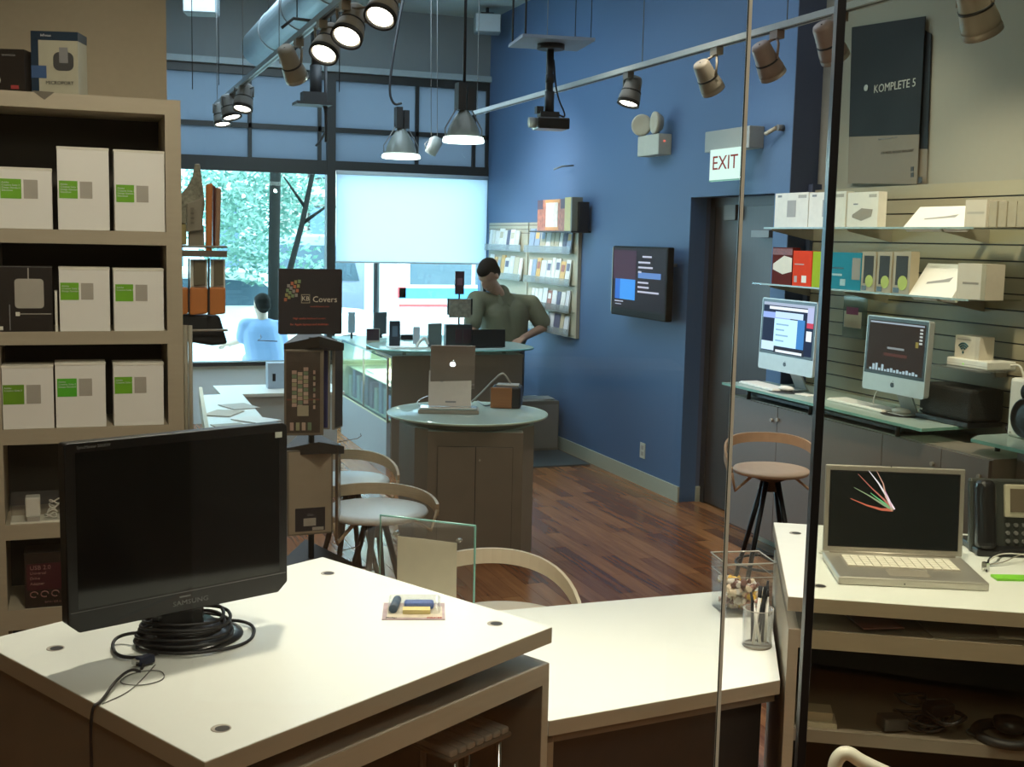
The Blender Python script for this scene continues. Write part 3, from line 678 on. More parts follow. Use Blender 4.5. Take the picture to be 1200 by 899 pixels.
# desk phone
ph = thing('desk_phone', 'black desk phone with a silver framed display at the right table', 'phone', PZ(1168, 652, ZT), rz+.05)
pz = ph.location
Mt = Matrix.Rotation(-.22, 4, 'X')
MB().prism([(-.055, -.01), (.20, -.01), (.20, .15), (-.055, .15)], 0, .02).build('foot', M_black, ph, bevel=.005)
MB().bb((-.06, .03, .01), (.20, .055, .21), Mt).build('body', mat('dark grey phone shell', (.035, .04, .035), .4), ph, bevel=.008)
MB().bb((-.055, -.022, .015), (-.002, .03, .205), Mt).build('handset', M_black, ph, bevel=.02, seg=4)
MB().bb((.030, .018, .105), (.16, .032, .195), Mt).build('display_frame', mat('champagne frame', (.50, .46, .34), .4), ph, bevel=.004)
MB().bb((.044, .015, .120), (.15, .0178, .183), Mt).build('display', mat('brown grey display', (.14, .11, .075), .3), ph)
for r in range(3):
    for c in range(3): MB().cyl((.04+c*.022, .032, .085-r*.022), (.04+c*.022, .024, .085-r*.022), .006, n=10, M=Mt).build('button', M_lampg, ph)
gn = thing('sticky_note', 'bright green note pad beside the laptop near the right frame edge', 'note pad', PZ(1188, 679, ZT), rz+.1)
MB().bb((-.05, -.018, 0), (.05, .022, .006)).build('pad', mat('lime note', (.22, .62, .04), .5), gn)
wi = thing('tangled_leads', 'pale and black leads tangled between laptop and desk phone', 'cables', PZ(1165, 668, ZT))
MB().tube(smooth([PZ(1152, 668, ZT+.004), PZ(1160, 655, ZT+.02), PZ(1175, 648, ZT+.03), PZ(1200, 650, ZT+.02)]), .0018, 6).build('lead', M_plwhite, wi, True)
MB().tube(smooth([PZ(1152, 662, ZT+.004), PZ(1175, 660, ZT+.008), PZ(1190, 652, ZT+.02), PZ(1210, 646, ZT+.02)]), .0016, 6).build('lead', M_alud, wi, True)
MB().tube(smooth([PZ(1156, 669, ZT+.004), PZ(1158, 655, ZT+.02), PZ(1168, 650, ZT+.02), PZ(1178, 644, ZT+.01)]), .003, 6).build('lead', M_blackm, wi, True)
MB().box(PZ(1155, 664, ZT+.012), (.010, .018, .022)).build('metal_connector', M_chrome, wi, True)
pst = thing('paper_stand', 'small brown card stand behind the laptop beside the desk phone', 'stand', PZ(1140, 645, ZT), rz)
MB().prism([(-.01, 0), (.02, .0), (.02, .02), (-.01, .02)], 0, .08).build('card', M_beige, pst)

# things in the right table's cubby and shelves
pf = thing('paper_stack', 'loose brochures and papers in the slot under the right table top', 'papers', Rp(.14, .55)+Vector((0, 0, ZB-ZT)))
for i, (u, v, r, l_, m_) in enumerate(((.10, .42, .15, .20, M_taupe), (.10, .62, -.1, .26, M_greyp), (.11, .80, .05, .26, M_taupe), (.09, .20, .3, .10, mat('maroon card', (.14, .05, .04), .5)), (.10, .98, 0, .2, M_greyp))):
    p = Rp(u, v); MB().box((p.x, p.y, .8535+i*.0032), (l_, .15, .003), rz=r-.52).build('paper_sheet', m_, pf, True)
bxs = thing('small_box', 'small beige box at the left end of the right table lower shelf', 'box', Rp(.06, .07)+Vector((0, 0, .603-ZT)), -.52)
MB().bb((-.03, -.03, 0), (.06, .04, .012)).build('box_body', M_beige_lt, bxs)
MB().bb((-.02, -.02, .012), (.05, .035, .035)).build('box_lid', M_beige, bxs)
hp = thing('headphones', 'black coiled headphones lying on the right table lower shelf', 'headphones', Rp(.07, .52)+Vector((0, 0, .603-ZT)), -.5)
MB().lathe([(.05, 0), (.075, .0), (.078, .01), (.072, .018), (.055, .016), (.05, .004)], 28).build('cable_coil', M_blackm, hp)
MB().lathe([(0, .02), (.03, .02), (.038, .03), (.038, .045), (.02, .05), (0, .05)], 20, c=(.01, 0, 0)).build('ear_cup', M_black, hp)
MB().tube(loop(0, 0, .085, .05, .006, w=.002), .0018, 6).build('lead', M_lampg, hp)
ug = thing('cable_heap', 'dark heap of adapters and cables on the right table lower shelf', 'cables', Rp(.09, .33)+Vector((0, 0, .603-ZT)), -.5)
for k in range(9):
    MB().tube(loop(cg.uniform(-.06, .06), cg.uniform(-.02, .06), cg.uniform(.03, .07), cg.uniform(.02, .05), .008+.006*k, w=.006, rot=cg.uniform(0, 3)), .004, 6).build('cable_loop', M_blackm, ug)
MB().box((.04, .0, .05), (.07, .04, .03), rz=.5).build('adapter_brick', M_black, ug, bevel=.005)
MB().box((-.07, -.03, .02), (.06, .05, .03), rz=.3).build('adapter_brick', mat('dark grey plastic', (.05, .05, .045), .5), ug, bevel=.004)
rt = thing('black_device', 'black rounded device with antenna at the right of the lower shelf', 'device', Rp(.09, .72)+Vector((0, 0, .603-ZT)), -.5)
MB().bb((-.07, -.03, 0), (.07, .08, .03)).build('body', mat('dark grey plastic', (.05, .05, .045), .5), rt, bevel=.01)
MB().tube([(.03, .02, .03), (.03, .02, .045), (.07, .02, .05)], .005, 8).build('grip', M_alud, rt)

# seat under left table and white chair under the right one
sk = thing('woven_stool', 'low stool with a ribbed grey seat tucked under the left table', 'stool', Lp(.10, .17)+Vector((0, 0, -ZT)), .5)
ks = MB()
MB().bb((-.10, -.06, .700), (.09, .07, .712)).build('seat_board', M_brown, sk, bevel=.01)
for i in range(7): MB().box((-.085+i*.026, .0, .718), (.021, .115, .014)).build('rib', M_greyp, sk, bevel=.004)
for x, y in ((-.08, -.05), (.07, -.05), (.07, .05), (-.08, .05)): MB().cyl((x, y, 0), (x*.9, y*.9, .70), .008, n=8).build('leg', M_chrome, sk)
wc = thing('white_chair', 'white curved plastic chair arm poking up below the right table', 'chair', PP(1010, 890, Rp(-.13, 0), Vector((-.5, -.866, 0))).xy.to_3d(), -.5)
zc = PP(985, 885, Rp(-.13, 0), Vector((-.5, -.866, 0))).z
MB().tube(smooth([(-.06, 0, zc-.06), (-.058, 0, zc-.01), (-.035, .0, zc+.012), (0, 0, zc-.012), (.10, 0, zc-.05), (.22, 0, zc-.07), (.30, 0, zc-.05)]), .016, 10).build('armrest', M_plwhite, wc)
MB().bb((-.04, -.06, .40), (.30, .20, .43)).build('seat', M_plwhite, wc, bevel=.01)
for x, y in ((-.03, -.05), (.29, -.05), (-.03, .19), (.29, .19)): MB().cyl((x, y, 0), (x*.95, y*.95, .40), .012, n=8).build('leg', M_chrome, wc)
MB().cyl((-.058, 0, .42), (-.06, 0, zc-.05), .012, n=8).cyl((.29, 0, .42), (.30, 0, zc-.05), .012, n=8).build('arm_post', M_plwhite, wc)

# ------------------------------------------------------------------ BOOKCASE AND ITS BOXES
YF = 4.275
bkc = thing('bookcase', 'tall beige bookcase at the left holding white software boxes', 'bookcase', (.05, YF+.17, 0))
BX0, BX1 = -.27, .368
MB().bb((BX0, YF, 0), (BX0+.052, YF+.345, 2.14)).build('side_post', M_beige, bkc, True)
MB().bb((BX1-.052, YF, 0), (BX1, YF+.345, 2.14)).build('side_post', M_beige, bkc, True)
MB().bb((BX0, YF, 2.14), (BX1, YF+.345, 2.19)).build('top_board', M_beige, bkc, True)
MB().bb((BX0+.052, YF+.31, .1), (BX1-.052, YF+.345, 2.14)).build('back_panel', M_backpan, bkc, True)
SZ = [(1.700, 1.746), (1.362, 1.406), (1.026, 1.078), (.70, .752), (.385, .455)]
for a_, b_ in SZ: MB().bb((BX0+.052, YF+.002, a_), (BX1-.052, YF+.31, b_)).build('shelf', M_beige, bkc, True)
MB().bb((BX0+.052, YF-.0, .0), (BX1-.052, YF+.31, .11)).build('base_shelf', M_beige, bkc, True)
bk2 = thing('bookcase', 'second beige bookcase cut off by the left frame edge', 'bookcase', (-.62, YF+.17, 0))
MB().bb((-.92, YF, 0), (-.87, YF+.345, 2.14)).build('side_post', M_beige, bk2, True)
MB().bb((-.325, YF, 0), (-.275, YF+.345, 2.14)).build('side_post', M_beige, bk2, True)
MB().bb((-.92, YF, 2.14), (-.275, YF+.345, 2.19)).build('top_board', M_beige, bk2, True)
MB().bb((-.87, YF+.31, 0), (-.325, YF+.345, 2.14)).build('back_panel', M_backpan, bk2, True)
for a_, b_ in SZ: MB().bb((-.87, YF+.002, a_), (-.325, YF+.31, b_)).build('shelf', M_beige, bk2, True)

def softbox(x0, x1, z0, zt, label, gx, gz, gs=.058, depth=.11, yy=YF+.012, lines=4, grn=M_green):
    t = thing('software_box', label, 'box', ((x0+x1)/2, yy+depth/2, z0), 0, 'white software boxes on the bookcase')
    w_, h_ = x1-x0, zt-z0
    MB().bb((-w_/2, -depth/2, 0), (w_/2, depth/2, h_-.008)).build('carton', M_paperw, t, bevel=.0015)
    MB().bb((-w_/2-.001, -depth/2-.001, h_-.008), (w_/2+.001, depth/2+.001, h_)).build('carton_lid', M_paper, t)
    x = -w_/2+gx; z = gz
    MB().bb((x, -depth/2-.0006, z-gs), (x+gs, -depth/2+.001, z)).build('green_square', grn, t)
    MB().bb((x+gs+.007, -depth/2-.0006, z-gs*.98), (x+gs+.007+gs*.68, -depth/2+.001, z-.001)).build('grey_square', M_greyp, t)
    mb = ['Adobe', 'Creative Suite 3', 'Design Standard', 'Education'][:lines]
    o = text('lettering', '\n'.join(mb), .0085, (x+.004, -depth/2-.001, z-.006-len(mb)*.0046), FRONT, M_txtw, t, align='LEFT')
    return t
# pixel measured extents on the shelf front
softbox(-.216, -.046, 1.746, 1.946, 'white box with green square, leftmost on the top bookcase shelf, shorter than its neighbours', .012, .162, .064)
softbox(-.029, .134, 1.746, 2.020, 'tall white box with green square, in the middle of the top bookcase shelf', .005, .162)
softbox(.150, .314, 1.746, 2.018, 'tall white box with green square, rightmost on the top bookcase shelf', .006, .155)
softbox(-.031, .130, 1.406, 1.622, 'white box with green square, middle of the second shelf beside the black box', .004, .164, lines=3)
softbox(.142, .306, 1.406, 1.620, 'white box with green square, rightmost on the second bookcase shelf', .006, .160, lines=2)
softbox(-.216, -.056, 1.078, 1.292, 'white box with darker green square, leftmost on the third bookcase shelf', .002, .150, .066, lines=2, grn=mat('olive green print', (.15, .33, .012), .5))
softbox(-.050, .111, 1.078, 1.299, 'white box with bright green square, middle of the third bookcase shelf', .006, .168, .062, lines=3, grn=mat('bright green print', (.09, .48, .02), .5))
softbox(.136, .302, 1.078, 1.296, 'white box with green square, rightmost on the third shelf after a gap', .004, .170, lines=2)
# black box with white device picture
t = thing('black_box', 'black box with a white rounded device pictured, left on the second bookcase shelf', 'box', (-.135, YF+.07, 1.406))
MB().bb((-.083, -.06, 0), (.083, .06, .216)).build('carton', mat('satin black card', (.022, .017, .014), .35), t)
def rrect(mb, x0, x1, z0, z1, y, r=.012, th=.0008, n=5):
    p = []
    for cx, cz, a0 in ((x1-r, z1-r, 0), (x0+r, z1-r, PI/2), (x0+r, z0+r, PI), (x1-r, z0+r, 3*PI/2)):
        for k in range(n+1): a_ = a0+PI/2*k/n; p.append((cx+r*c_(a_), y, cz+r*s_(a_)))
    return mb.sheet([Vector(q) for q in p], th)
rrect(MB(), -.034, .056, .078, .176, -.0603).build('pictured_device', M_greyp, t)
MB().bb((.007, -.061, .176), (.011, -.060, .212)).bb((-.028, -.061, .058), (.078, -.060, .0605)).build('pictured_cord', M_greyp, t)
MB().box((-.026, -.0605, .059), (.013, .001, .013)).box((-.078, -.0605, .012), (.012, .001, .012)).build('pictured_plug', M_paper, t)
MB().bb((-.052, -.0606, .005), (-.049, -.060, .09)).build('side_print', M_txtg, t)
MB().bb((-.083, -.0605, .2145), (.083, -.060, .216)).build('edge_highlight', M_txtg, t)
ws = thing('white_case', 'thin white case standing edge on beside the black box', 'case', (-.0415, YF+.06, 1.406))
MB().bb((-.004, -.05, 0), (.004, .05, .135)).build('case_body', M_paper, ws)
# on top of the bookcase
mb_ = thing('camera_box', 'tall blue and white box with a webcam picture on top of the bookcase', 'box', (-.02, YF+.075, 2.19), -.30)
MB().bb((-.068, -.05, 0), (.082, .05, .20)).build('carton', mat('cream print carton', (.42, .40, .30), .4), mb_)
nv = mat('navy print', (.012, .03, .055), .4)
MB().bb((-.0682, -.0506, .172), (.0825, .05, .2005)).build('navy_band', nv, mb_)
MB().bb((-.0688, -.0506, 0), (-.045, .05, .2)).build('navy_side', nv, mb_)
MB().bb((-.069, -.0512, .05), (-.02, -.0505, .09)).build('blue_print', mat('blue print', (.05, .10, .22), .4), mb_)
MB().bb((-.0692, -.03, .01), (-.0687, .04, .10)).build('teal_print', mat('teal print', (.10, .25, .22), .4), mb_)
rrect(MB(), .002, .068, .075, .135, -.0508, .02).build('pictured_camera', mat('grey camera print', (.06, .06, .06), .4), mb_)
MB().bb((.022, -.0514, .10), (.05, -.0508, .15)).build('pictured_camera_top', M_txtg, mb_)
text('lettering', 'MICROPORT', .016, (.022, -.0513, .035), FRONT, M_txtk, mb_)
text('lettering', 'InFocus', .011, (-.02, -.0513, .187), FRONT, M_txtw, mb_)
hb = thing('headset_box', 'black box with a white headphone picture at the far left of the bookcase top', 'box', (-.158, YF+.08, 2.19), -.30)
MB().bb((-.075, -.05, 0), (.055, .05, .135)).build('carton', mat('satin black card', (.022, .017, .014), .35), hb)
MB().bb((-.0755, -.0506, .0), (-.062, .05, .1355)).build('white_side', M_paper, hb)
MB().lathe([(.010, 0), (.016, .0), (.016, .0008), (.010, .0008)], 18, M=Matrix.Translation((-.038, -.0508, .035)) @ Matrix.Rotation(PI/2, 4, 'X')).build('pictured_earcup', M_paper, hb)
MB().tube([(-.045, -.0508, .05), (-.045, -.0508, .07), (-.035, -.0508, .078), (-.03, -.0508, .07), (-.03, -.0508, .05)], .0025, 5).build('pictured_headband', M_paper, hb)
MB().bb((.01, -.0512, .008), (.035, -.0502, .02)).build('red_label', mat('dull red print', (.35, .05, .05), .4), hb)
text('lettering', 'SENNHEISER', .008, (.005, -.0512, .115), FRONT, M_txtg, hb)
ts = thing('shelf_talker', 'small grey triangular tag hanging over the bookcase top edge', 'tag', PY(52, 112, YF))
p0_, p1_, p2_ = PY(37, 106, YF), PY(64, 108, YF), PY(52, 117, YF)
MB().sheet([p0_+Vector((0, -.001, 0)), p2_+Vector((0, -.001, 0)), p1_+Vector((0, -.001, 0))], .0008).build('tag_sheet', mat('grey card', (.13, .11, .08), .6), ts, True)
# lower shelves
us = thing('adapter_box', 'black and maroon box lettered USB 2.0 on the low bookcase shelf', 'box', (-.078, YF+.07, .455))
MB().bb((-.085, -.055, 0), (.075, .055, .192)).build('carton', mat('satin black card', (.022, .017, .014), .35), us)
MB().bb((-.078, -.0556, .062), (.075, -.0545, .155)).build('maroon_panel', mat('maroon print', (.06, .012, .018), .4), us)
for i, s in enumerate(('USB 2.0', 'Universal', 'Drive', 'Adapter')): text('lettering', s, (.021, .014, .014, .014)[i], (-.068, -.0562, .140-i*.0185), FRONT, mat('pink grey print', (.30, .16, .14), .5), us, align='LEFT')
for i in range(4):
    MB().tube([(-.056+i*.034+.012*c_(k), -.0562, .047+.010*s_(k)) for k in [j*PI/6 for j in range(11)]], .002, 5).build('round_picture', mat('pink grey print', (.30, .16, .14), .5), us)
text('lettering', 'SATA / IDE compatible', .009, (.02, -.0562, .018), FRONT, mat('pink grey print', (.30, .16, .14), .5), us)
ad = thing('charger_box', 'opened clear package with white charger and cables on the fourth shelf', 'package', (-.12, YF+.07, .752))
MB().bb((-.082, -.055, 0), (.075, .05, .006)).build('tray', M_paper, ad)
MB().bb((-.035, -.045, .02), (.012, .02, .085)).build('charger', M_plwhite, ad, bevel=.004)
MB().bb((-.030, -.055, .006), (.01, -.02, .02)).build('charger_foot', M_greyp, ad)
for k in range(4): MB().tube(loop(.045+.005*k, -.03+.01*k, .018, .014, .02+.014*k, w=.006, rot=k), .0025, 6).build('cable_loop', M_plwhite, ad)
MB().bb((-.080, -.053, .006), (.07, .05, .09)).build('clear_shell', M_acryl, ad)

# ------------------------------------------------------------------ PRODUCT RACK LEFT OF THE WINDOW
YR = 5.25
def rk(px, py, y=YR): return PY(px, py, y)
hr = thing('accessory_rack', 'wire display rack beside the bookcase, hung with bags and cases', 'rack', rk(230, 300).xy.to_3d())
xa, xb = rk(214, 300).x, rk(266, 300).x
zq = rk(240, 300).z
MB().cyl((xa-.02, YR+.02, 0), (xa-.02, YR+.02, rk(228, 190).z), .012, n=8).build('post', M_lampg, hr, True)
for py in (289, 387): p = rk(240, py); MB().cyl((xa-.02, YR-.005, p.z), (xb, YR-.005, p.z), .005, n=8).build('rail', M_alud, hr, True)
p = rk(240, 297); MB().bb((xa-.02, YR-.03, p.z-.014), (xb-.003, YR+.02, p.z+.012)).build('tray', mat('dark taupe', (.16, .13, .10), .5), hr, True)
MB().bb((xa-.12, YR-.12, 0), (xa+.12, YR+.12, .03)).build('foot', M_darkmetal, hr, True)
def hung(nm, label, cat, quad, m, y=YR, th=.02, grp=None, extra=None):
    pts = [rk(*q, y) for q in quad]; c = sum(pts, Vector())/len(pts)
    t = thing(nm, label, cat, (c.x, y, min(p.z for p in pts)), 0, grp)
    MB().sheet([p+Vector((0, th/2, 0)) for p in pts], -th).build('body', m, t, True, bevel=th*.25)
    if extra: extra(t, c)
    return t
hung('clear_package', 'clear plastic package of cables hanging at the top of the wire rack', 'package', [(212, 228), (220, 218), (226, 206), (228, 192), (234, 192), (236, 206), (240, 240), (236, 262), (212, 262)], mat('grey olive plastic', (.32, .30, .22), .25, noise=.6, scale=60), YR+.03)
hung('grey_case', 'grey hanging case with small dark slots on the wire rack', 'case', [(219, 238), (238, 232), (238, 270), (219, 272)], mat('pale taupe plastic', (.30, .26, .19), .4), YR-.01, extra=lambda t, c: [MB().box((c.x+dx, YR-.022, c.z+dz), (.014, .004, .008)).build('slot', M_brown, t, True) for dx, dz in ((-.012, .03), (-.012, .01), (-.012, -.01), (-.012, -.03))])
hung('leather_strap', 'bright orange leather strap hanging on the wire rack', 'strap', [(242, 216), (250, 214), (249, 297), (242, 297)], M_orange, YR-.01, .03)
hung('leather_strap', 'dark red brown leather strap between the two orange ones', 'strap', [(250, 216), (254, 220), (253, 290), (250, 292)], mat('oxblood leather', (.12, .03, .015), .5), YR+.02, .03)
hung('leather_strap', 'pale tan leather strap at the right of the wire rack', 'strap', [(254, 219), (260, 221), (258, 292), (253, 290)], mat('tan leather', (.42, .24, .14), .5), YR-.01, .03)
for i, (a_, b_, s) in enumerate(((212, 221, 'cut off by the bookcase'), (223, 244, 'in the middle'), (246, 265, 'rightmost'))):
    hung('orange_case', 'orange leather case hanging on the rack rail, '+s, 'case', [(a_, 337), (b_, 337), (b_, 368), (a_, 370)], M_orange, YR, .03, 'orange cases on the rack')
for i, (a_, b_, s) in enumerate(((223, 243, 'middle'), (247, 264, 'right'))):
    hung('strap_handle', 'brown and white package header above the %s orange case' % s, 'package', [(a_+4, 305), (b_-2, 305), (b_-2, 334), (a_+4, 335)], mat('olive tan header', (.18, .15, .09), .5), YR+.01, .01)
hung('yellow_package', 'small yellowish package under the clear one on the wire rack', 'package', [(212, 262), (219, 262), (219, 287), (212, 287)], mat('dull yellow pack', (.40, .32, .12), .5), YR+.02)
hung('brown_package', 'brown grey package hanging beside the orange straps just above the tray', 'package', [(221, 272), (239, 264), (240, 288), (221, 288)], mat('pale taupe plastic', (.30, .26, .19), .4), YR+.02)
hung('white_package', 'white package front behind the middle orange case', 'package', [(223, 304), (243, 304), (243, 338), (223, 338)], M_paper, YR+.035, .006)
hung('white_package', 'white package front behind the right orange case', 'package', [(247, 304), (264, 304), (264, 338), (247, 338)], M_paper, YR+.035, .006)
hung('black_strap', 'thin black strap left of the middle orange case', 'strap', [(220.5, 303), (222.5, 303), (222.5, 369), (220.5, 369)], M_blackm, YR-.02, .006)
hung('black_strap', 'thin black strap between the middle and right orange cases', 'strap', [(243.5, 303), (246, 303), (246, 369), (243.5, 369)], M_blackm, YR-.02, .006)
hung('black_bag', 'black bag hanging below the orange cases', 'bag', [(212, 368), (258, 370), (268, 404), (250, 406), (212, 400)], M_blackm, YR+.01, .05)
for i, px in enumerate((212, 216, 221)):
    pt_, pb_ = rk(px, 380), rk(px+2, 500)
    MB().cyl((pt_.x, YR-.05-i*.01, .62), (pt_.x, YR-.05-i*.01, pt_.z), .009, n=8).build('upright_rod', M_beige, hr, True)
MB().bb((xa-.05, YR-.12, .60), (xa+.10, YR+.08, .62)).build('lower_tray', M_beige, hr, True)

# ------------------------------------------------------------------ KEYBOARD COVER SPINNER
YS = 4.55
def sp(px, py, y=YS): return PY(px, py, y)
spn = thing('display_spinner', 'black revolving display stand with hooks and printed keyboard cover panels', 'display stand', (sp(365, 500).x, YS, 0))
cx = sp(365, 500).x
MB().cyl((cx, YS, 0), (cx, YS, sp(365, 395).z), .012, n=10).build('pole', M_darkmetal, spn, True)
MB().lathe([(0, .02), (.17, .015), (.18, 0), (0, 0)], 28, (cx, YS, 0)).build('foot', M_black, spn, True)
M_hub = mat('dark brown spinner', (.035, .028, .022), .45)
def hub(z, w_, h_):   # triangular roofed hub
    vs = [(cx-w_, YS-.05, z-.012), (cx, YS-.15, z+.012), (cx+w_, YS-.05, z-.012), (cx, YS+.12, z), (cx-w_, YS-.05, z+h_*.25), (cx, YS-.15, z+h_*.85), (cx+w_, YS-.05, z+h_*.25), (cx, YS+.12, z+h_)]
    return MB().add(vs, [(0, 1, 2, 3), (4, 7, 6, 5), (0, 4, 5, 1), (1, 5, 6, 2), (2, 6, 7, 3), (3, 7, 4, 0)]).build('roof_hub', M_hub, spn, True)
z1 = sp(365, 406).z; z2 = sp(365, 524).z
hub(z1, .115, .06); hub(z2-.01, .118, .065)
z3 = sp(365, 655).z; hub(z3-.03, .15, .08)
def hook(px0, py0, px1, py1, y):
    a_, b_ = sp(px0, py0, y), sp(px1, py1, y)
    MB().tube([a_, b_, b_+Vector((.012, -.01, .012)), b_+Vector((.008, -.012, .022))], .0018, 6).build('hook', M_chrome, spn, True)
hook(397, 518, 419, 514, YS-.02); hook(398, 646, 418, 641, YS-.02); hook(325, 400, 302, 399, YS-.02); hook(325, 519, 305, 516, YS-.02)
# sign on top
M_signblk = mat('near black sign', (.030, .025, .028), .5)
sg = thing('display_sign', 'square black sign lettered KB Covers on top of the display stand', 'sign', (sp(362, 350).x, YS-.01, sp(362, 391).z))
a_, b_ = sp(325, 391), sp(399, 315); sw = (b_.x-a_.x); shh = b_.z-a_.z
rrect(MB(), -sw/2, sw/2, 0, shh, -.012, .008, -.012).build('board', M_signblk, sg)
MB().cyl((0.006, -.002, 0), (0.006, -.002, z1+.05-sg.location.z), .006, n=8).build('stem', M_darkmetal, sg)
def spx(px, py): q = sp(px, py, YS-.024); return q.x-sg.location.x, q.z-sg.location.z
x_, z_ = spx(378, 351); text('lettering', 'Covers', .032, (x_+.007, -.0245, z_), FRONT, mat('cream print', (.80, .74, .58), .5), sg, sx=1.0)
x_, z_ = spx(357.5, 350); MB().bb((x_-.017, -.0243, z_-.017), (x_+.017, -.0238, z_+.017)).build('logo_plate', mat('tan print', (.36, .32, .22), .5), sg)
MB().bb((x_-.014, -.0247, z_-.014), (x_+.014, -.0243, z_+.014)).build('logo_field', M_signblk, sg)
text('lettering', 'KB', .024, (x_, -.0252, z_), FRONT, mat('cream print', (.80, .74, .58), .5), sg)
cols = [(.5, .16, .08), (.35, .32, .12), (.22, .32, .16), (.30, .28, .26)]
for i in range(4):
    for j in range(4):
        x_, z_ = spx(334+i*4.2+j*1.2, 351-j*5.4-i*3.2+(i*i)*.5)
        MB().box((x_, -.0243, z_), (.0105, .001, .0125), Matrix.Identity(4)).build('logo_key', mat('key %d' % ((i+j) % 4), cols[(i+j) % 4], .5), sg)
RP = mat('red print dull', (.60, .13, .07), .5)
x_, z_ = spx(374, 359); text('lettering', 'www.kbcovers.com', .009, (x_, -.0245, z_), FRONT, RP, sg)
x_, z_ = spx(362, 373); text('lettering', 'High quality keyboard covers', .0105, (x_, -.0245, z_), FRONT, RP, sg)
x_, z_ = spx(362, 380); text('lettering', 'for Apple laptops and desktops', .0115, (x_, -.0245, z_), FRONT, RP, sg)
# panels
a_, b_ = sp(328, 506), sp(373, 405)
pn = thing('product_panel', 'tall framed keyboard cover card on the upper tier of the stand', 'display card', ((a_.x+b_.x)/2, YS-.10, a_.z), -.15)
pwid, phei = (b_.x-a_.x), (b_.z-a_.z)*.985
MB().bb((-pwid/2, -.008, 0), (pwid/2, .008, phei)).build('frame', mat('olive metal frame', (.17, .14, .10), .4), pn, bevel=.003)
MB().bb((-pwid/2+.008, -.0092, .010), (pwid/2-.014, -.008, phei-.008)).build('card', mat('dark brown print', (.055, .038, .026), .45, noise=.4, scale=40), pn)
kc = [(.45, .30, .24), (.30, .30, .17), (.50, .36, .28), (.16, .22, .13)]
for r in range(9):
    for c in range(3):
        MB().box((-.036+c*.0215+(0), -.0096, phei-.085-r*.0155-(c % 2)*.006+.012*(c == 2)), (.0175, .0012, .0135)).build('printed_key', mat('keycap %d' % ((r*3+c*2) % 4), kc[(r*3+c*2) % 4], .5), pn)
for r in range(7): MB().box((.038, -.0096, phei-.085-r*.022), (.008, .0012, .014)).build('printed_key', mat('keycap %d' % (r % 4), kc[r % 4], .5), pn)
MB().box((-.004, -.0098, .095), (.042, .0014, .040), Matrix.Translation((0, 0, 0))).build('pictured_laptop', mat('tan print', (.36, .32, .22), .5), pn)
MB().bb((-pwid/2+.01, -.0096, .134), (pwid/2-.016, -.009, .14)).build('red_strip', mat('brick strip', (.16, .05, .03), .5), pn)
for i in range(4): MB().box((-.045+i*.022, -.0096, .035), (.014, .0012, .03)).build('printed_key', mat('keycap %d' % (i % 4), kc[i % 4], .5), pn)
def panel_t(lbl, px0, px1, pyt, pyb, y, rz, m, fm=None, nm='product_panel'):
    a_, b_ = sp(px0, pyb, y), sp(px1, pyt, y)
    t = thing(nm, lbl, 'display card', ((a_.x+b_.x)/2, y, a_.z), rz)
    ww = (b_.x-a_.x)/max(.25, abs(c_(rz)))
    MB().bb((-ww/2, -.005, 0), (ww/2, .005, b_.z-a_.z)).build('frame', fm or M_alud, t)
    MB().bb((-ww/2+.006, -.0062, .006), (ww/2-.006, -.0048, b_.z-a_.z-.006)).build('card', m, t)
    return t
panel_t('narrow blue panel behind the keyboard cover card on the stand', 377, 386, 409, 503, YS, -.6, mat('violet blue card', (.05, .05, .16), .5))
panel_t('dark side panel at the right of the stand upper tier', 388, 403, 406, 502, YS+.02, 1.0, mat('dark mottled card', (.05, .045, .04), .5, noise=.5, scale=60))
ptl = panel_t('tan keyboard cover package hanging on the lower tier of the stand', 336, 390, 526, 628, YS-.09, .05, mat('tan textured cover', (.34, .28, .20), .6, noise=.05), mat('taupe plastic', (.16, .135, .095), .4))
MB().bb((-.058, -.0075, .015), (.058, -.0062, .105)).build('black_label', M_signblk, ptl)
MB().bb((-.026, -.0085, .035), (.022, -.0075, .065)).build('pictured_cover', M_greyp, ptl)
MB().bb((.008, -.0085, .017), (.052, -.0075, .029)).build('white_strip', M_greyp, ptl)
text('lettering', 'iSkin', .014, (0, -.008, .078), FRONT, M_txtg, ptl)
panel_t('edge-on mirror-like panel at the right of the stand lower tier', 391, 401, 522, 630, YS-.03, 1.25, mat('bronze sheen card', (.25, .20, .14), .25), M_chrome)

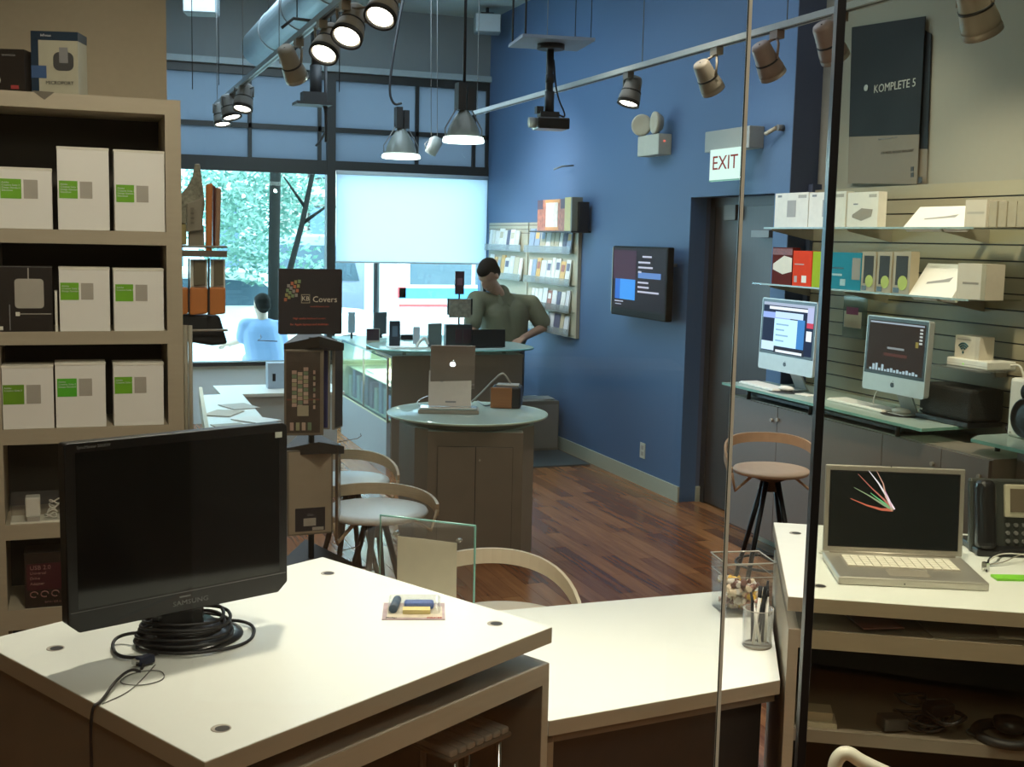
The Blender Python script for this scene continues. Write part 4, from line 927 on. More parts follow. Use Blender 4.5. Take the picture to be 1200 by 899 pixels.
# ------------------------------------------------------------------ STOOLS
def stool(loc, rz, lbl, woodcol=M_bent, legs=M_woodleg, seat=M_seatw, z=.66, r=.19, back=.10, arc=1.25, sz=.02):
    t = thing('bar_stool', lbl, 'stool', (loc[0], loc[1], 0), rz, None)
    MB().lathe([(0, z), (r*.8, z-.002), (r*.97, z-.008), (r, z-.018), (r*.95, z-.030), (0, z-.034)], 40).build('seat', seat, t)
    # bent band backrest, starts under the seat, rises behind
    pts = []; N = 30
    for i in range(N+1):
        a_ = -arc*PI/2-(-PI/2) if False else PI/2-arc*PI/2+arc*PI*i/N
        e = abs(i-N/2)/(N/2)
        pts.append(Vector(((r+.035)*c_(a_)*1.02, (r+.035)*s_(a_), z-.02+back*(1-e**3))))
    mb = MB(); vs = []; h_ = .024; th = .006
    for p in pts:
        o_ = Vector((p.x, p.y, 0)).normalized()
        vs += [p+o_*th+Vector((0, 0, h_)), p-o_*th+Vector((0, 0, h_)), p-o_*th-Vector((0, 0, h_)), p+o_*th-Vector((0, 0, h_))]
    fs = [(0, 1, 2, 3), tuple(4*N+k for k in (3, 2, 1, 0))]
    for i in range(N): fs += [(4*i+k, 4*i+(k+1) % 4, 4*i+4+(k+1) % 4, 4*i+4+k) for k in range(4)]
    mb.add(vs, fs, None, False); mb.build('backrest', woodcol, t)
    for e_ in (0, N):
        p = pts[e_]; MB().tube([p, p*.9+Vector((0, 0, -.02)), Vector((p.x*.5, p.y*.5, z-.042)), Vector((0, 0, z-.042))], .008, 6).build('back_bracket', woodcol, t)
    MB().lathe([(.07, z-.034), (.07, z-.06), (.03, z-.075), (.03, z-.12), (.0, z-.12)], 16).build('hub', M_woodleg, t)
    for k in range(4):
        a_ = k*PI/2+PI/4
        MB().tube([(c_(a_)*.035, s_(a_)*.035, z-.05), (c_(a_)*.20, s_(a_)*.20, 0)], [.014, .011], 8).build('leg', legs, t)
    MB().tube([(c_(a2)*.15, s_(a2)*.15, .20) for a2 in [2*PI*i/24 for i in range(24)]], .007, 6, closed=True).build('foot_ring', legs, t)
    return t
q = PZ(440, 594, .66); stool(q, .25, 'bent plywood stool with white seat, just right of the keyboard cover stand', z=.66, r=.215, back=.045)
q = PZ(404, 559, .66); stool((q.x+.02, q.y), .2, 'bent plywood stool farther back, half hidden by the cover stand', z=.66, r=.185, back=.085)
q = PZ(592, 724, .62); stool(q, .25, 'pale bent plywood stool tucked behind the low white table', M_bentp, seat=M_bentp, z=.62, r=.20, back=.15)
q = PZ(904, 547, .68); stool(q, -.35, 'tan stool with black legs under the wall counter beside the black glass seal', mat('tan bent plywood', (.48, .30, .18), .5), M_black, mat('tan seat', (.58, .42, .30), .5), z=.68, r=.185, back=.13)

# ------------------------------------------------------------------ ROUND GLASS TOPPED CABINET
zR = .77; cR = PZ(548, 483, zR)
rc = thing('round_cabinet', 'brown many sided cabinet with a round glass top in mid room', 'cabinet', (cR.x, cR.y, 0))
rb = .39
poly = []
for i in range(12):
    a_ = -YAW+2*PI*i/12+PI/12; poly.append((cR.x+rb*c_(a_), cR.y+rb*s_(a_)))
MB().prism(poly, .0, zR-.05).build('body', M_taupe, rc, True)
MB().prism([(cR.x+(p[0]-cR.x)*.93, cR.y+(p[1]-cR.y)*.93) for p in poly], zR-.05, zR-.012).build('top_support', M_brown, rc, True)
MB().lathe([(0, zR-.012), (.448, zR-.012), (.452, zR-.010), (.452, zR-.002), (.448, zR), (0, zR)], 72, (cR.x, cR.y, 0)).build('glass_top', M_tealtop, rc, True)
MB().lathe([(.4525, zR-.0125), (.4545, zR-.010), (.4545, zR-.002), (.4525, zR+.0005), (.4525, zR-.0125)], 72, (cR.x, cR.y, 0)).build('glass_edge', mat('milky green edge', (.50, .60, .48), .3), rc, True)
# doors on the facing flat
dy = Vector((-cR.x, -cR.y, 0)).normalized(); dx = Vector((-dy.y, dy.x, 0))
Mr = Matrix(((dx.x, -dy.x, 0, cR.x), (dx.y, -dy.y, 0, cR.y), (0, 0, 1, 0), (0, 0, 0, 1)))
fd = rb+.002
MB().bb((-.21, -fd-.004, .012), (.30, -fd+.10, zR-.05), Mr).build('front_panel', M_brown, rc, True)
for k, (x0_, x1_) in enumerate(((-.155, .045), (.049, .245))):
    dd = MB().bb((x0_, -fd-.012, .04), (x1_, -fd-.004, zR-.13), Mr).build('door', M_brown, rc, True)
    if k: MB().cyl(Mr @ Vector((x0_+.02, -fd-.018, .57)), Mr @ Vector((x0_+.02, -fd-.010, .57)), .006, n=10).build('lock', M_alud, dd, True)
MB().bb((-.157, -fd-.007, .034), (.247, -fd-.0045, zR-.128), Mr).build('door_gap', M_darkback, rc, True)
# laptop + stand on it
qL = PZ(524, 484, zR)
ld, Ml2 = laptop('laptop', 'brownish silver laptop seen from behind on the round glass top', (qL.x+.10, qL.y+.23, zR+.135), PI-.30, .25, .19, .225, .16, mb_=mat('taupe aluminium', (.30, .24, .20), .4, .3), keys=False, logo=True, th=.02)
ld.scale = (1, 1, 1)
st = thing('projector_case', 'pale card leaning on a silver device on the round glass top', 'device', (qL.x+.015, qL.y+.02, zR), -.32)
MB().bb((-.17, -.07, 0), (.17, .06, .022)).build('device_base', M_alud, st, bevel=.004)
lst = thing('laptop_stand', 'small raised stand carrying the brownish laptop on the round glass top', 'stand', (qL.x+.08, qL.y+.14, zR), -.30)
MB().bb((-.11, -.005, 0), (.11, .15, .012)).bb((-.02, .05, .012), (.02, .09, .12)).bb((-.12, -.02, .12), (.12, .16, .134)).build('stand_frame', M_alud, lst)
MB().bb((-.16, -.072, .022), (.16, .03, .036)).build('device_top', M_chrome, st, bevel=.003)
Mk = Matrix.Translation((.01, -.02, .038)) @ Matrix.Rotation(-.36, 4, 'X')
MB().bb((-.125, 0, 0), (.115, .004, .205), Mk).build('leaning_card', mat('pale card', (.60, .54, .46), .5), st)
MB().bb((-.06, -.001, .14), (-.045, 0, .15), Mk).bb((-.03, -.001, .02), (.03, 0, .03), Mk).build('card_print', M_txtg, st)
MB().tube(smooth([(-.15, .03, .02), (-.19, .06, .05), (-.12, .09, .08), (-.05, .09, .09)]), .003, 6).build('arm', M_chrome, st)
wb2 = thing('wooden_box', 'small walnut box speaker with black side and metal arm on the round glass top', 'speaker', (PZ(592, 477, zR).x, PZ(592, 477, zR).y, zR), -.45)
MB().bb((-.075, -.07, 0), (.095, .09, .125)).build('cabinet', M_black, wb2, bevel=.012)
MB().bb((-.08, -.074, .002), (.045, -.066, .123)).build('wooden_front', mat('walnut', (.30, .12, .04), .4, noise=.25, scale=6, aniso=(1, 1, 14)), wb2, bevel=.004)
MB().bb((-.05, -.05, .125), (.08, .05, .136)).build('top_pad', M_alud, wb2, bevel=.002)
MB().tube(smooth([(-.20, .02, .02), (-.12, .02, .10), (-.04, .0, .19), (-.01, .0, .20), (.03, .0, .14)]), .006, 7).build('metal_arm', M_alud, wb2)
cd3 = thing('dock_lead', 'grey lead lying on the round glass top between laptop and walnut box', 'cable', (qL.x+.2, qL.y, zR))
MB().tube(smooth([PZ(560, 470, zR+.004), PZ(568, 476, zR+.004), PZ(576, 474, zR+.004)]), .004, 6).build('lead', M_lampg, cd3, True)

# ------------------------------------------------------------------ SALES COUNTER IN THE BACK
CY = 8.70
xL = PY(459, 480, CY).x; xR = PY(612, 440, CY).x; zc_ = PY(500, 420, CY).z
ct_ = thing('sales_counter', 'brown sales counter in front of the standing man', 'counter', ((xL+xR)/2, CY+.3, 0))
MB().bb((xL, CY, .0), (xR, CY+.03, zc_)).build('front_panel', M_brown, ct_, True)
MB().bb((xL+.47, CY+.04, 0), (xR-.02, CY+.45, .10)).build('plinth', M_darkback, ct_, True)
MB().bb((xL+.47, CY+.03, .10), (xR, CY+.5, zc_-.02)).build('body', M_brown, ct_, True)
MB().bb((xL-.005, CY-.005, zc_), (xR+.005, CY+.5, zc_+.02)).build('counter_top', M_brown, ct_, True)
ZG = zc_+.075
gx0 = PZ(440, 404, ZG).x
gxc, gyc, grx, gry = (xL+xR)/2+.0, CY+.22, (xR-xL)/2+.11, .42
pg = [(gxc+grx*math.copysign(abs(c_(2*PI*i/40))**.6, c_(2*PI*i/40)), gyc+gry*math.copysign(abs(s_(2*PI*i/40))**.6, s_(2*PI*i/40))) for i in range(40)]
gt = thing('glass_counter_top', 'long rounded teal edged glass top raised over the sales counter', 'glass top', (gxc, gyc, zc_+.02))
MB().prism(pg, ZG-.012, ZG).build('glass_sheet', M_tealtop, gt, True)
MB().tube([Vector((p[0], p[1], ZG-.006)) for p in pg], .0075, 6, closed=True).build('glass_edge', mat('bright teal edge', (.22, .50, .46), .2), gt, True)
for x in (xL+.12, xR-.12):
    for y in (CY+.1, CY+.4): MB().cyl((x, y, zc_+.02), (x, y, ZG-.012), .015, n=10).build('standoff', M_chrome, gt, True)
# glass display case on the left side of the counter
dcx0, dcx1, dy0, dy1 = xL-.03, xL+.45, CY+.04, 10.35
zb1 = PX(440, 484, dcx0).z; zt1 = PX(440, 430, dcx0).z
dc = thing('display_case', 'glass sided display case with pale panel base beside the sales counter', 'display case', ((dcx0+dcx1)/2, (dy0+dy1)/2, 0))
MB().bb((dcx0, CY+.04, 0), (dcx1, dy1, .34)).build('base', mat('pale blue grey panel', (.42, .48, .52), .5), dc, True)
MB().bb((dcx0, CY+.04, .34), (xL-.002, dy1, .355)).bb((dcx0, dy0, .34), (dcx1, dy1, .355)).build('lit_deck', mat('lit cream deck', (.80, .85, .60), .5), dc, True)
MB().bb((dcx0+.002, CY+.04, .355), (dcx0+.008, dy1, zc_+.0)).build('glass_side', M_window, dc, True)
MB().bb((dcx0, CY+.52, zc_-.0), (dcx1, dy1, zc_+.012)).build('glass_top', M_tealtop, dc, True)
for y in (CY+.04, (CY+dy1)/2, dy1): MB().bb((dcx0, y-.008, .355), (dcx0+.014, y+.008, zc_)).build('corner_post', M_alud, dc, True)
MB().bb((dcx0+.01, CY+.05, zc_-.012), (dcx0+.02, dy1, zc_)).build('top_rail', M_darkmetal, dc, True)
MB().bb((dcx0+.05, dy0+.02, .60), (dcx1-.03, dy1-.05, .608)).build('shelf', mat('milky shelf', (.62, .70, .58), .3), dc, True)
MB().bb((dcx1-.02, dy0, .355), (dcx1, dy1, zc_)).bb((dcx0+.01, dy1-.02, .355), (dcx1, dy1, zc_)).build('pale_backing', mat('lit cream deck', (.80, .85, .60), .5), dc, True)
lamp('display_case_lamp', 'AREA', (dcx0+.2, (dy0+dy1)/2, zc_-.03), (dcx0+.2, (dy0+dy1)/2, 0), 9, (1, 1, .82), .3, size_y=.9)
rg = random.Random(5)
bcol = [(.45, .42, .55), (.55, .55, .5), (.30, .30, .42), (.62, .60, .45), (.40, .25, .35), (.18, .17, .22)]
for i in range(10):
    y = dy0+.08+i*.155
    k = tag(MB().bb((-.012, -.045, 0), (.12, .045, .18+.03*(i % 3))).build('boxed_item', mat('case item %d' % (i % 6), bcol[i % 6], .5)), 'small %s box in the glass display case, %s end' % (['lilac', 'grey', 'dark blue', 'cream', 'mauve', 'charcoal'][i % 6], 'near' if i < 6 else 'far'), 'box', 'boxes in the display case')
    k.location = (dcx0+.06, y, .355)
for i, y in enumerate((dy0+.25, dy0+.95)):
    k = tag(MB().bb((-.02, -.12, 0), (.22, .12, .02)).build('white_pad', M_paperw), ['nearer', 'farther'][i]+' flat white card on the display case shelf', 'card'); k.location = (dcx0+.12, y, .608)
# low box cabinet against the blue wall + papers
lx0, lx1 = 3.42, 3.80; zl = PY(652, 470, 9.08).z
lc = thing('low_cabinet', 'low brown cabinet against the blue wall beside the sales counter', 'cabinet', ((lx0+lx1)/2, 9.2, 0))
MB().bb((lx0, 9.08, 0), (lx1, 9.32, zl)).build('body', M_brown, lc, True)
MB().bb((lx0+.01, 9.074, .03), (lx1-.01, 9.08, zl-.03)).build('front_panel', M_taupe, lc, True)
pz_ = thing('paper_sheets', 'white papers on the low brown cabinet by the blue wall', 'papers', (3.62, 9.25, zl))
MB().box((3.60, 9.25, zl+.004), (.28, .25, .008), rz=.2).build('paper_sheet', M_paperw, pz_, True)
MB().box((3.66, 9.24, zl+.010), (.26, .2, .004), rz=-.1).build('paper_sheet', M_greyp, pz_, True)
mt = tag(MB().bb((2.75, 8.42, .0), (3.80, 8.68, .012)).bb((xR+.02, 8.68, .0), (3.80, 9.06, .012)).build('floor_mat', mat('slate mat', (.07, .085, .085), .7)), 'slate grey floor mat in front of the low cabinet', 'mat')

# second counter by the window
c2 = thing('window_counter', 'beige counter with pale glass top close to the shop window', 'counter', (2.9, 10.6, 0))
MB().bb((2.32, 10.42, 0), (3.5, 10.9, .80)).build('body', M_beige, c2, True)
MB().bb((2.28, 10.38, .80), (3.55, 10.95, .815)).build('glass_top', M_tealtop, c2, True)
MB().bb((2.28, 10.374, .80), (3.55, 10.38, .815)).build('glass_edge', mat('bright teal edge', (.22, .50, .46), .2), c2, True)

# things on the glass counter top
def oc(px, py, y=8.72): return PY(px, py, y)
def stand_sign(nm, lbl, px0, px1, pyt, pyb, y, m, zf, rz=0, th=.012, cat='sign', extra=None, foot=True):
    a_, b_ = oc(px0, pyb, y), oc(px1, pyt, y)
    t = thing(nm, lbl, cat, ((a_.x+b_.x)/2, y, zf), rz)
    ww = (b_.x-a_.x)/2; z0_ = max(a_.z-zf, .002)
    MB().bb((-ww, -th/2, z0_), (ww, th/2, b_.z-zf)).build('panel', m, t)
    if foot: MB().bb((-ww*.8, -.03, 0), (ww*.8, .03, .006)).bb((-ww*.3, -.004, .004), (ww*.3, .004, z0_+.01)).build('foot', M_black, t)
    if extra: extra(t, ww, b_.z-zf, z0_)
    return t
purp = mat('dark plum screen', (.045, .022, .030), .3)
def pr_(t, w_, h_, z0_): MB().bb((-w_*.6, -.008, z0_+(h_-z0_)*.4), (w_*.6, -.0062, z0_+(h_-z0_)*.7)).build('print', mat('dusky print', (.16, .08, .10), .5), t)
s1 = stand_sign('upright_screen', 'small dark upright screen topping the device pole beside the man', 533, 544, 318, 345, 8.85, purp, ZG, extra=pr_, foot=False)
MB().cyl((0, 0, 0), (0, 0, oc(538, 345, 8.85).z-ZG), .008, n=8).build('pole', M_black, s1); MB().bb((-.06, -.05, 0), (.06, .05, .008)).build('foot', M_black, s1)
a_, b_ = oc(526, 372, 8.85), oc(551, 350, 8.85)
MB().bb((-(b_.x-a_.x)/2, -.03, a_.z-ZG), ((b_.x-a_.x)/2, -.012, b_.z-ZG)).build('device_panel', mat('beige device panel', (.22, .20, .15), .5, noise=.5, scale=40), s1)
MB().bb((-(b_.x-a_.x)/2-.01, -.012, a_.z-ZG+.02), (-(b_.x-a_.x)/2+.01, .01, b_.z-ZG)).bb(((b_.x-a_.x)/2-.01, -.012, a_.z-ZG+.02), ((b_.x-a_.x)/2+.02, .01, b_.z-ZG)).build('panel_clip', M_black, s1)
stand_sign('office_monitor', 'dark monitor seen from behind on the glass counter top before the man', 553, 592, 386, 411, 8.72, M_black, ZG, cat='monitor')
stand_sign('counter_device', 'dark boxy device under the pole screen on the glass counter top', 521, 552, 380, 408, 8.80, mat('dark slate device', (.03, .035, .035), .4), ZG, th=.06, cat='device', extra=lambda t, w_, h_, z0_: [MB().bb((-w_*.3, -.036, h_*.2), (w_*.2, -.03, h_*.8)).build('front_panel', purp, t), MB().bb((w_*.3, -.036, h_*.2), (w_*.9, -.03, h_*.8)).build('front_panel', purp, t)])
stand_sign('open_notebook', 'greenish grey notebook screen standing left of the pole screen', 500, 519, 379, 407, 8.75, mat('green grey notebook', (.18, .22, .20), .4), ZG, rz=.35, cat='laptop', extra=lambda t, w_, h_, z0_: MB().bb((-w_, -.12, 0), (w_*1.3, 0, .012)).build('base', M_black, t))
stand_sign('black_phone_sign', 'tall black phone shaped sign at the left end of the glass counter top', 456, 469, 376, 411, 8.85, mat('blue black print', (.02, .03, .045), .4), ZG, extra=lambda t, w_, h_, z0_: MB().bb((-w_*.5, -.008, h_*.4), (w_*.5, -.0062, h_*.8)).build('print', mat('steel print', (.10, .15, .2), .5), t))
stand_sign('white_card', 'small white upright card on the glass counter top', 484, 492, 383, 403, 8.75, mat('pale grey card', (.5, .55, .6), .5), ZG, cat='card')
wg = thing('white_gadget', 'small white gadget with cables on the glass counter top', 'gadget', (*oc(494, 405).xy, ZG))
MB().tube(smooth([(-.04, 0, .01), (-.02, 0, .05), (.03, .01, .09), (.05, .0, .03)]), .012, 7).build('gadget_arm', M_plwhite, wg); MB().bb((-.10, -.03, 0), (.06, .03, .012)).build('gadget_base', M_plwhite, wg)
mg = thing('flat_booklet', 'white booklet lying at the left of the glass counter top', 'booklet', (*oc(475, 406).xy, ZG)); MB().box((0, .05, .005), (.24, .12, .01)).build('booklet_body', M_paperw, mg)
sgn = thing('price_sign', 'white price sign with dark picture standing on the display case', 'sign', (oc(437, 400, 9.3).x, 9.3, zc_+.012))
a_, b_ = oc(430, 421, 9.3), oc(446, 385, 9.3); ww = (b_.x-a_.x)/2; h_ = (b_.z-sgn.location.z)
MB().bb((-ww, -.004, 0), (ww, .004, h_)).build('panel', M_greyp, sgn); MB().bb((-ww*.9, -.006, h_*.45), (ww*.9, -.004, h_*.98)).build('dark_picture', purp, sgn); MB().bb((-ww*.6, -.006, h_*.22), (-ww*.1, -.004, h_*.34)).build('black_mark', M_black, sgn)
text('lettering', '$199', .04, (0, -.006, h_*.12), FRONT, M_txtk, sgn)
yw = 10.55
tb_ = stand_sign('tilted_notebook', 'grey black notebook tilted back on the window counter', 436, 455, 366, 392, yw, mat('grey black notebook', (.06, .07, .07), .4), .815, rz=.5, cat='laptop', extra=lambda t, w_, h_, z0_: MB().bb((-w_, -.2, 0), (w_, 0, .015)).build('base', M_greyp, t))
stand_sign('small_fan', 'pale small device at the left end of the window counter', 408, 416, 366, 390, yw, mat('blue grey device', (.2, .26, .3), .4), .815, cat='device')
bxk = thing('black_tray', 'flat black tray on the window counter behind the glass top', 'tray', (oc(478, 400, yw).x, yw, .815)); MB().bb((-.08, -.05, 0), (.08, .05, .045)).build('tray_body', M_black, bxk)

# ------------------------------------------------------------------ PEOPLE
def capsule(mb, a, b, ra, rb, n=12):
    a, b = Vector(a), Vector(b); mb.cyl(a, b, ra, rb, n, caps=False); mb.ball(a, ra*1.0, n); mb.ball(b, rb*1.0, n)
def remesh(o, vox, sm=4):
    r = o.modifiers.new('remesh', 'REMESH'); r.mode = 'VOXEL'; r.voxel_size = vox; r.use_smooth_shade = True
    s = o.modifiers.new('smooth', 'SMOOTH'); s.factor = .5; s.iterations = sm
def hand(mb, wrist, direction, side, curl=.5, s=1.0, palm_n=None):
    d = Vector(direction).normalized(); n = Vector(palm_n or (0, 0, -1)); n = (n-d*n.dot(d)).normalized(); x = d.cross(n)*side
    w_ = Vector(wrist)
    for k in range(4): capsule(mb, w_+x*(k-1.5)*.010*s, w_+d*.085*s+x*(k-1.5)*.020*s, .014*s, .0115*s, 8)
    for k, L in enumerate((.072, .080, .075, .060)):
        p = w_+d*.088*s+x*(k-1.5)*.0215*s; dd = d
        for j in range(3):
            dd = (dd+n*curl*.55).normalized(); q = p+dd*L*s*(.42, .32, .26)[j]; capsule(mb, p, q, (.0092-.001*j)*s, (.0086-.001*j)*s, 8); p = q
    p = w_+d*.025*s-x*.028*s; dd = (d*.65-x*.75+n*.2).normalized(); q = p+dd*.040*s; capsule(mb, p, q, .0125*s, .0105*s, 8)
    dd = (d*.9-x*.3+n*.3).normalized(); q2 = q+dd*.032*s; capsule(mb, q, q2, .0105*s, .0085*s, 8); capsule(mb, q2, q2+dd*.02*s, .0088*s, .007*s, 8)
def head(mb, c, fwd, up, s=1.0):
    """skull, jaw, nose, brow, lips, ears; c = centre of the head"""
    f = Vector(fwd).normalized(); u = Vector(up); u = (u-f*u.dot(f)).normalized(); r = f.cross(u); c = Vector(c)
    M_ = Matrix(((r.x, f.x, u.x, c.x), (r.y, f.y, u.y, c.y), (r.z, f.z, u.z, c.z), (0, 0, 0, 1))) @ Matrix.Diagonal((s, s, s, 1))
    mb.ball((0, -.012, .025), (.074, .092, .088), 16, M_); mb.ball((0, .012, -.03), (.060, .072, .080), 14, M_)
    mb.ball((0, .045, -.085), (.034, .034, .026), 10, M_)
    mb.ball((0, .092, -.012), (.011, .016, .026), 8, M_); mb.ball((0, .098, -.028), (.016, .012, .010), 8, M_)
    mb.ball((0, .082, -.060), (.024, .010, .008), 8, M_); mb.ball((0, .070, .024), (.05, .012, .010), 8, M_)
    for sx in (-1, 1): mb.ball((sx*.076, -.008, -.008), (.010, .020, .030), 8, M_)
    return M_
def hairmesh(M_, nm, parent, vol=1.0, back=1.0):
    mb = MB(); mb.ball((0, -.030, .044), (.079*vol, .094*back, .084*vol), 16, M_); mb.ball((0, -.050, -.002), (.077*vol, .070*back, .080), 14, M_); mb.ball((-.048, -.02, .012), (.032, .045, .045), 10, M_); mb.ball((.048, -.02, .012), (.032, .045, .045), 10, M_); mb.ball((0, .018, .068), (.060, .062, .050), 12, M_)
    o = mb.build(nm, M_hair, parent, True); remesh(o, .008, 3); return o

# the man behind the counter
YM = 9.42
def q_(px, py, dy=0): return PY(px, py, YM+dy)
pelv = q_(590, 447); pelv.z = .90; hipx = pelv.x
mn = thing('person', 'man in an olive short sleeved shirt looking down behind the sales counter', 'person', (hipx, YM+.05, 0))
hc = q_(572, 323, -.10); neck = q_(586, 348, -.02); shL = q_(622, 357, 0); shR = q_(558, 352, -.04); chest = q_(590, 372)
elb = q_(638, 383, -.05); wr = q_(613, 403, -.22); wr.z = max(wr.z, ZG+.03)
elbR = q_(552, 390, -.18); wrR = q_(556, 408, -.42); wrR.z = max(wrR.z, ZG+.02)
waist = (chest+pelv)/2
bm_ = MB()
fwd = Vector((-.58, -.42, -.62)); upv = Vector((-.4, -.35, 1))
Mh = head(bm_, hc, fwd, upv, 1.08)
capsule(bm_, neck, hc+Vector((.02, .02, -.04)), .058, .052)
capsule(bm_, chest+Vector((0, 0, .05)), pelv, .13, .14); capsule(bm_, shL, shR, .06, .06)
capsule(bm_, shL, elb, .052, .043); capsule(bm_, elb, wr, .040, .028)
capsule(bm_, shR, elbR, .052, .043); capsule(bm_, elbR, wrR, .040, .028)
hand(bm_, wr, (wr-elb)+Vector((-.05, -.1, -.03)), 1, .5, palm_n=(0, 0, -1)); hand(bm_, wrR, (wrR-elbR)+Vector((-.03, -.1, -.05)), -1, .5, palm_n=(0, 0, -1))
for sx in (-1, 1):
    hp_ = Vector((hipx+sx*.09, YM+.05, .88)); kn = Vector((hipx+sx*.11, YM+.02, .48)); an = Vector((hipx+sx*.12, YM+.08, .09))
    capsule(bm_, hp_, kn, .085, .058); capsule(bm_, kn, an, .055, .038); capsule(bm_, an+Vector((0, 0, -.045)), an+Vector((-.02, -.15, -.055)), .04, .034)
b_ = bm_.build('body', M_skin, mn, True); remesh(b_, .0075, 2)
hairmesh(Mh, 'hair', mn, .98*1.0, 1.0)
M_shirt = mat('olive shirt', (.125, .12, .07), .75, noise=.15, scale=12, bump=.2)
sm_ = MB()
cc = (chest+Vector((0, 0, .02)))
capsule(sm_, shL+Vector((-.02, 0, -.0)), shR+Vector((.02, 0, 0)), .082, .078, 16)
capsule(sm_, chest+Vector((.05, 0, .02)), waist+Vector((.04, 0, -.05)), .165, .165, 18); capsule(sm_, chest+Vector((-.06, -.02, .02)), waist+Vector((-.03, -.01, -.05)), .15, .16, 18)
capsule(sm_, waist, pelv+Vector((0, 0, .0)), .165, .17, 18)
capsule(sm_, shL, shL.lerp(elb, .80), .085, .078, 14); capsule(sm_, shR, shR.lerp(elbR, .70), .082, .075, 14)
capsule(sm_, neck+Vector((.015, .02, -.02)), neck+Vector((.02, .03, .03)), .085, .074, 14)
o = sm_.build('shirt', M_shirt, mn, True); remesh(o, .011, 3)
# collar flaps and placket
nl = neck+Vector((0, -.08, 0))
MB().sheet([neck+Vector((.06, -.075, .04)), neck+Vector((.02, -.125, -.05)), neck+Vector((.075, -.11, -.085)), neck+Vector((.11, -.06, .0))], .004).build('collar', M_shirt, mn, True)
MB().sheet([neck+Vector((-.035, -.085, .03)), neck+Vector((-.07, -.06, -.01)), neck+Vector((-.05, -.115, -.09)), neck+Vector((-.01, -.125, -.045))], .004).build('collar', M_shirt, mn, True)
pm_ = MB()
for sx in (-1, 1):
    hp_ = Vector((hipx+sx*.09, YM+.05, .88)); kn = Vector((hipx+sx*.11, YM+.02, .48)); an = Vector((hipx+sx*.12, YM+.08, .10))
    capsule(pm_, hp_, kn, .11, .08, 14); capsule(pm_, kn, an, .08, .065, 14)
capsule(pm_, (hipx-.06, YM+.05, .90), (hipx+.06, YM+.05, .90), .13, .13, 14)
o = pm_.build('trousers', mat('dark trousers', (.03, .03, .035), .7), mn, True); remesh(o, .014, 3)
for sx in (-1, 1): MB().ball((hipx+sx*.12-.015, YM+.0, .045), (.055, .14, .045), 12).build('shoe', M_black, mn, True)

# ------------------------------------------------------------------ BLUE WALL: BOOKLET RACK
def wpt(px, py, x=WX): return PX(px, py, x)
ry0, ry1 = 8.84, 11.02
zr0, zr1 = .96, 1.895
rck = thing('booklet_rack', 'pale slatted wall rack of booklets in clear pockets on the blue wall', 'rack', (WX-.02, (ry0+ry1)/2, zr0), RZW)
M_rackp = mat('cream rack panel', (.45, .42, .30), .5)
yl1 = wpt(622, 300).y    # boundary between the two panels
MB().bb((WX-.02, yl1+.03, 1.25), (WX-.001, ry1, zr1)).build('rack_panel', M_rackp, rck, True)
MB().bb((WX-.02, ry0, zr0), (WX-.001, yl1, zr1)).build('rack_panel', M_rackp, rck, True)
MB().bb((WX-.03, ry0-.02, zr0), (WX-.001, ry0, zr1+.03)).build('end_trim', M_beige, rck, True)
for k in range(3): MB().bb((WX-.023, ry0, zr1-.02-k*.035), (WX-.020, ry1, zr1-.028-k*.035)).build('groove', M_brown, rck, True)
rg = random.Random(11)
pal = [(.75, .75, .70), (.80, .80, .76), (.62, .66, .62), (.70, .45, .15), (.12, .13, .2), (.55, .5, .35), (.70, .72, .74), (.35, .12, .08), (.72, .70, .6), (.3, .38, .5)]
nmz = ['white', 'bright white', 'pale green', 'orange', 'navy', 'tan', 'silver', 'brick red', 'cream', 'blue']
rows = [(1.65, .20, 0), (1.39, .215, 1), (1.175, .175, 2), (.985, .17, 3)]
for (zz, hh, ri) in rows:
    for (ya, yb, side) in ((ry0+.06, yl1-.05, 'right'), (yl1+.08, ry1-.06, 'left')):
        if side == 'left' and ri > 1: continue
        # trough
        MB().bb((WX-.075, ya-.02, zz-.015), (WX-.02, yb+.02, zz-.004)).build('trough', M_acryl, rck, True)
        MB().bb((WX-.080, ya-.02, zz-.015), (WX-.077, yb+.02, zz+.045)).build('trough_lip', glassmat('frosted lip', (.85, .9, .9), .9, .1, diff=.35, dcol=(.45, .5, .5)), rck, True)
        y = yb-.02; k = 0
        while y > ya+.05:
            w_ = rg.choice([.07, .09, .10, .12]); ci = rg.choice([0, 1, 1, 6, 8, 2, 3, 4, 9, 5]) if ri < 2 else rg.choice([0, 8, 5, 4, 7, 6, 5]); h2_ = hh*rg.uniform(.86, 1.0)
            if y-w_ < ya: break
            bkt = tag(MB().bb((-w_/2, -.006, 0), (w_/2, .006, h2_)).build('booklet', mat('booklet %d' % ci, pal[ci], .5, noise=.12, scale=25)), '%s booklet, number %s from the left in the %s row, %s rack panel' % (nmz[ci], ['one', 'two', 'three', 'four', 'five', 'six', 'seven', 'eight', 'nine', 'ten', 'eleven', 'twelve', 'thirteen', 'fourteen', 'fifteen', 'sixteen'][k], ['top', 'second', 'third', 'bottom'][ri], side), 'booklet', 'booklets in the %s row, %s panel' % (['top', 'second', 'third', 'bottom'][ri], side))
            bkt.location = (WX-.050, y-w_/2, zz-.004); bkt.rotation_euler = (-.12, 0, RZW)
            if rg.random() < .5 and w_ > .08:
                MB().bb((-w_*.35, -.0072, h2_*.55), (w_*.35, -.006, h2_*.85)).build('cover_print', mat('booklet %d' % ((ci+4) % 10), pal[(ci+4) % 10], .5), bkt)
            y -= w_+.012; k += 1
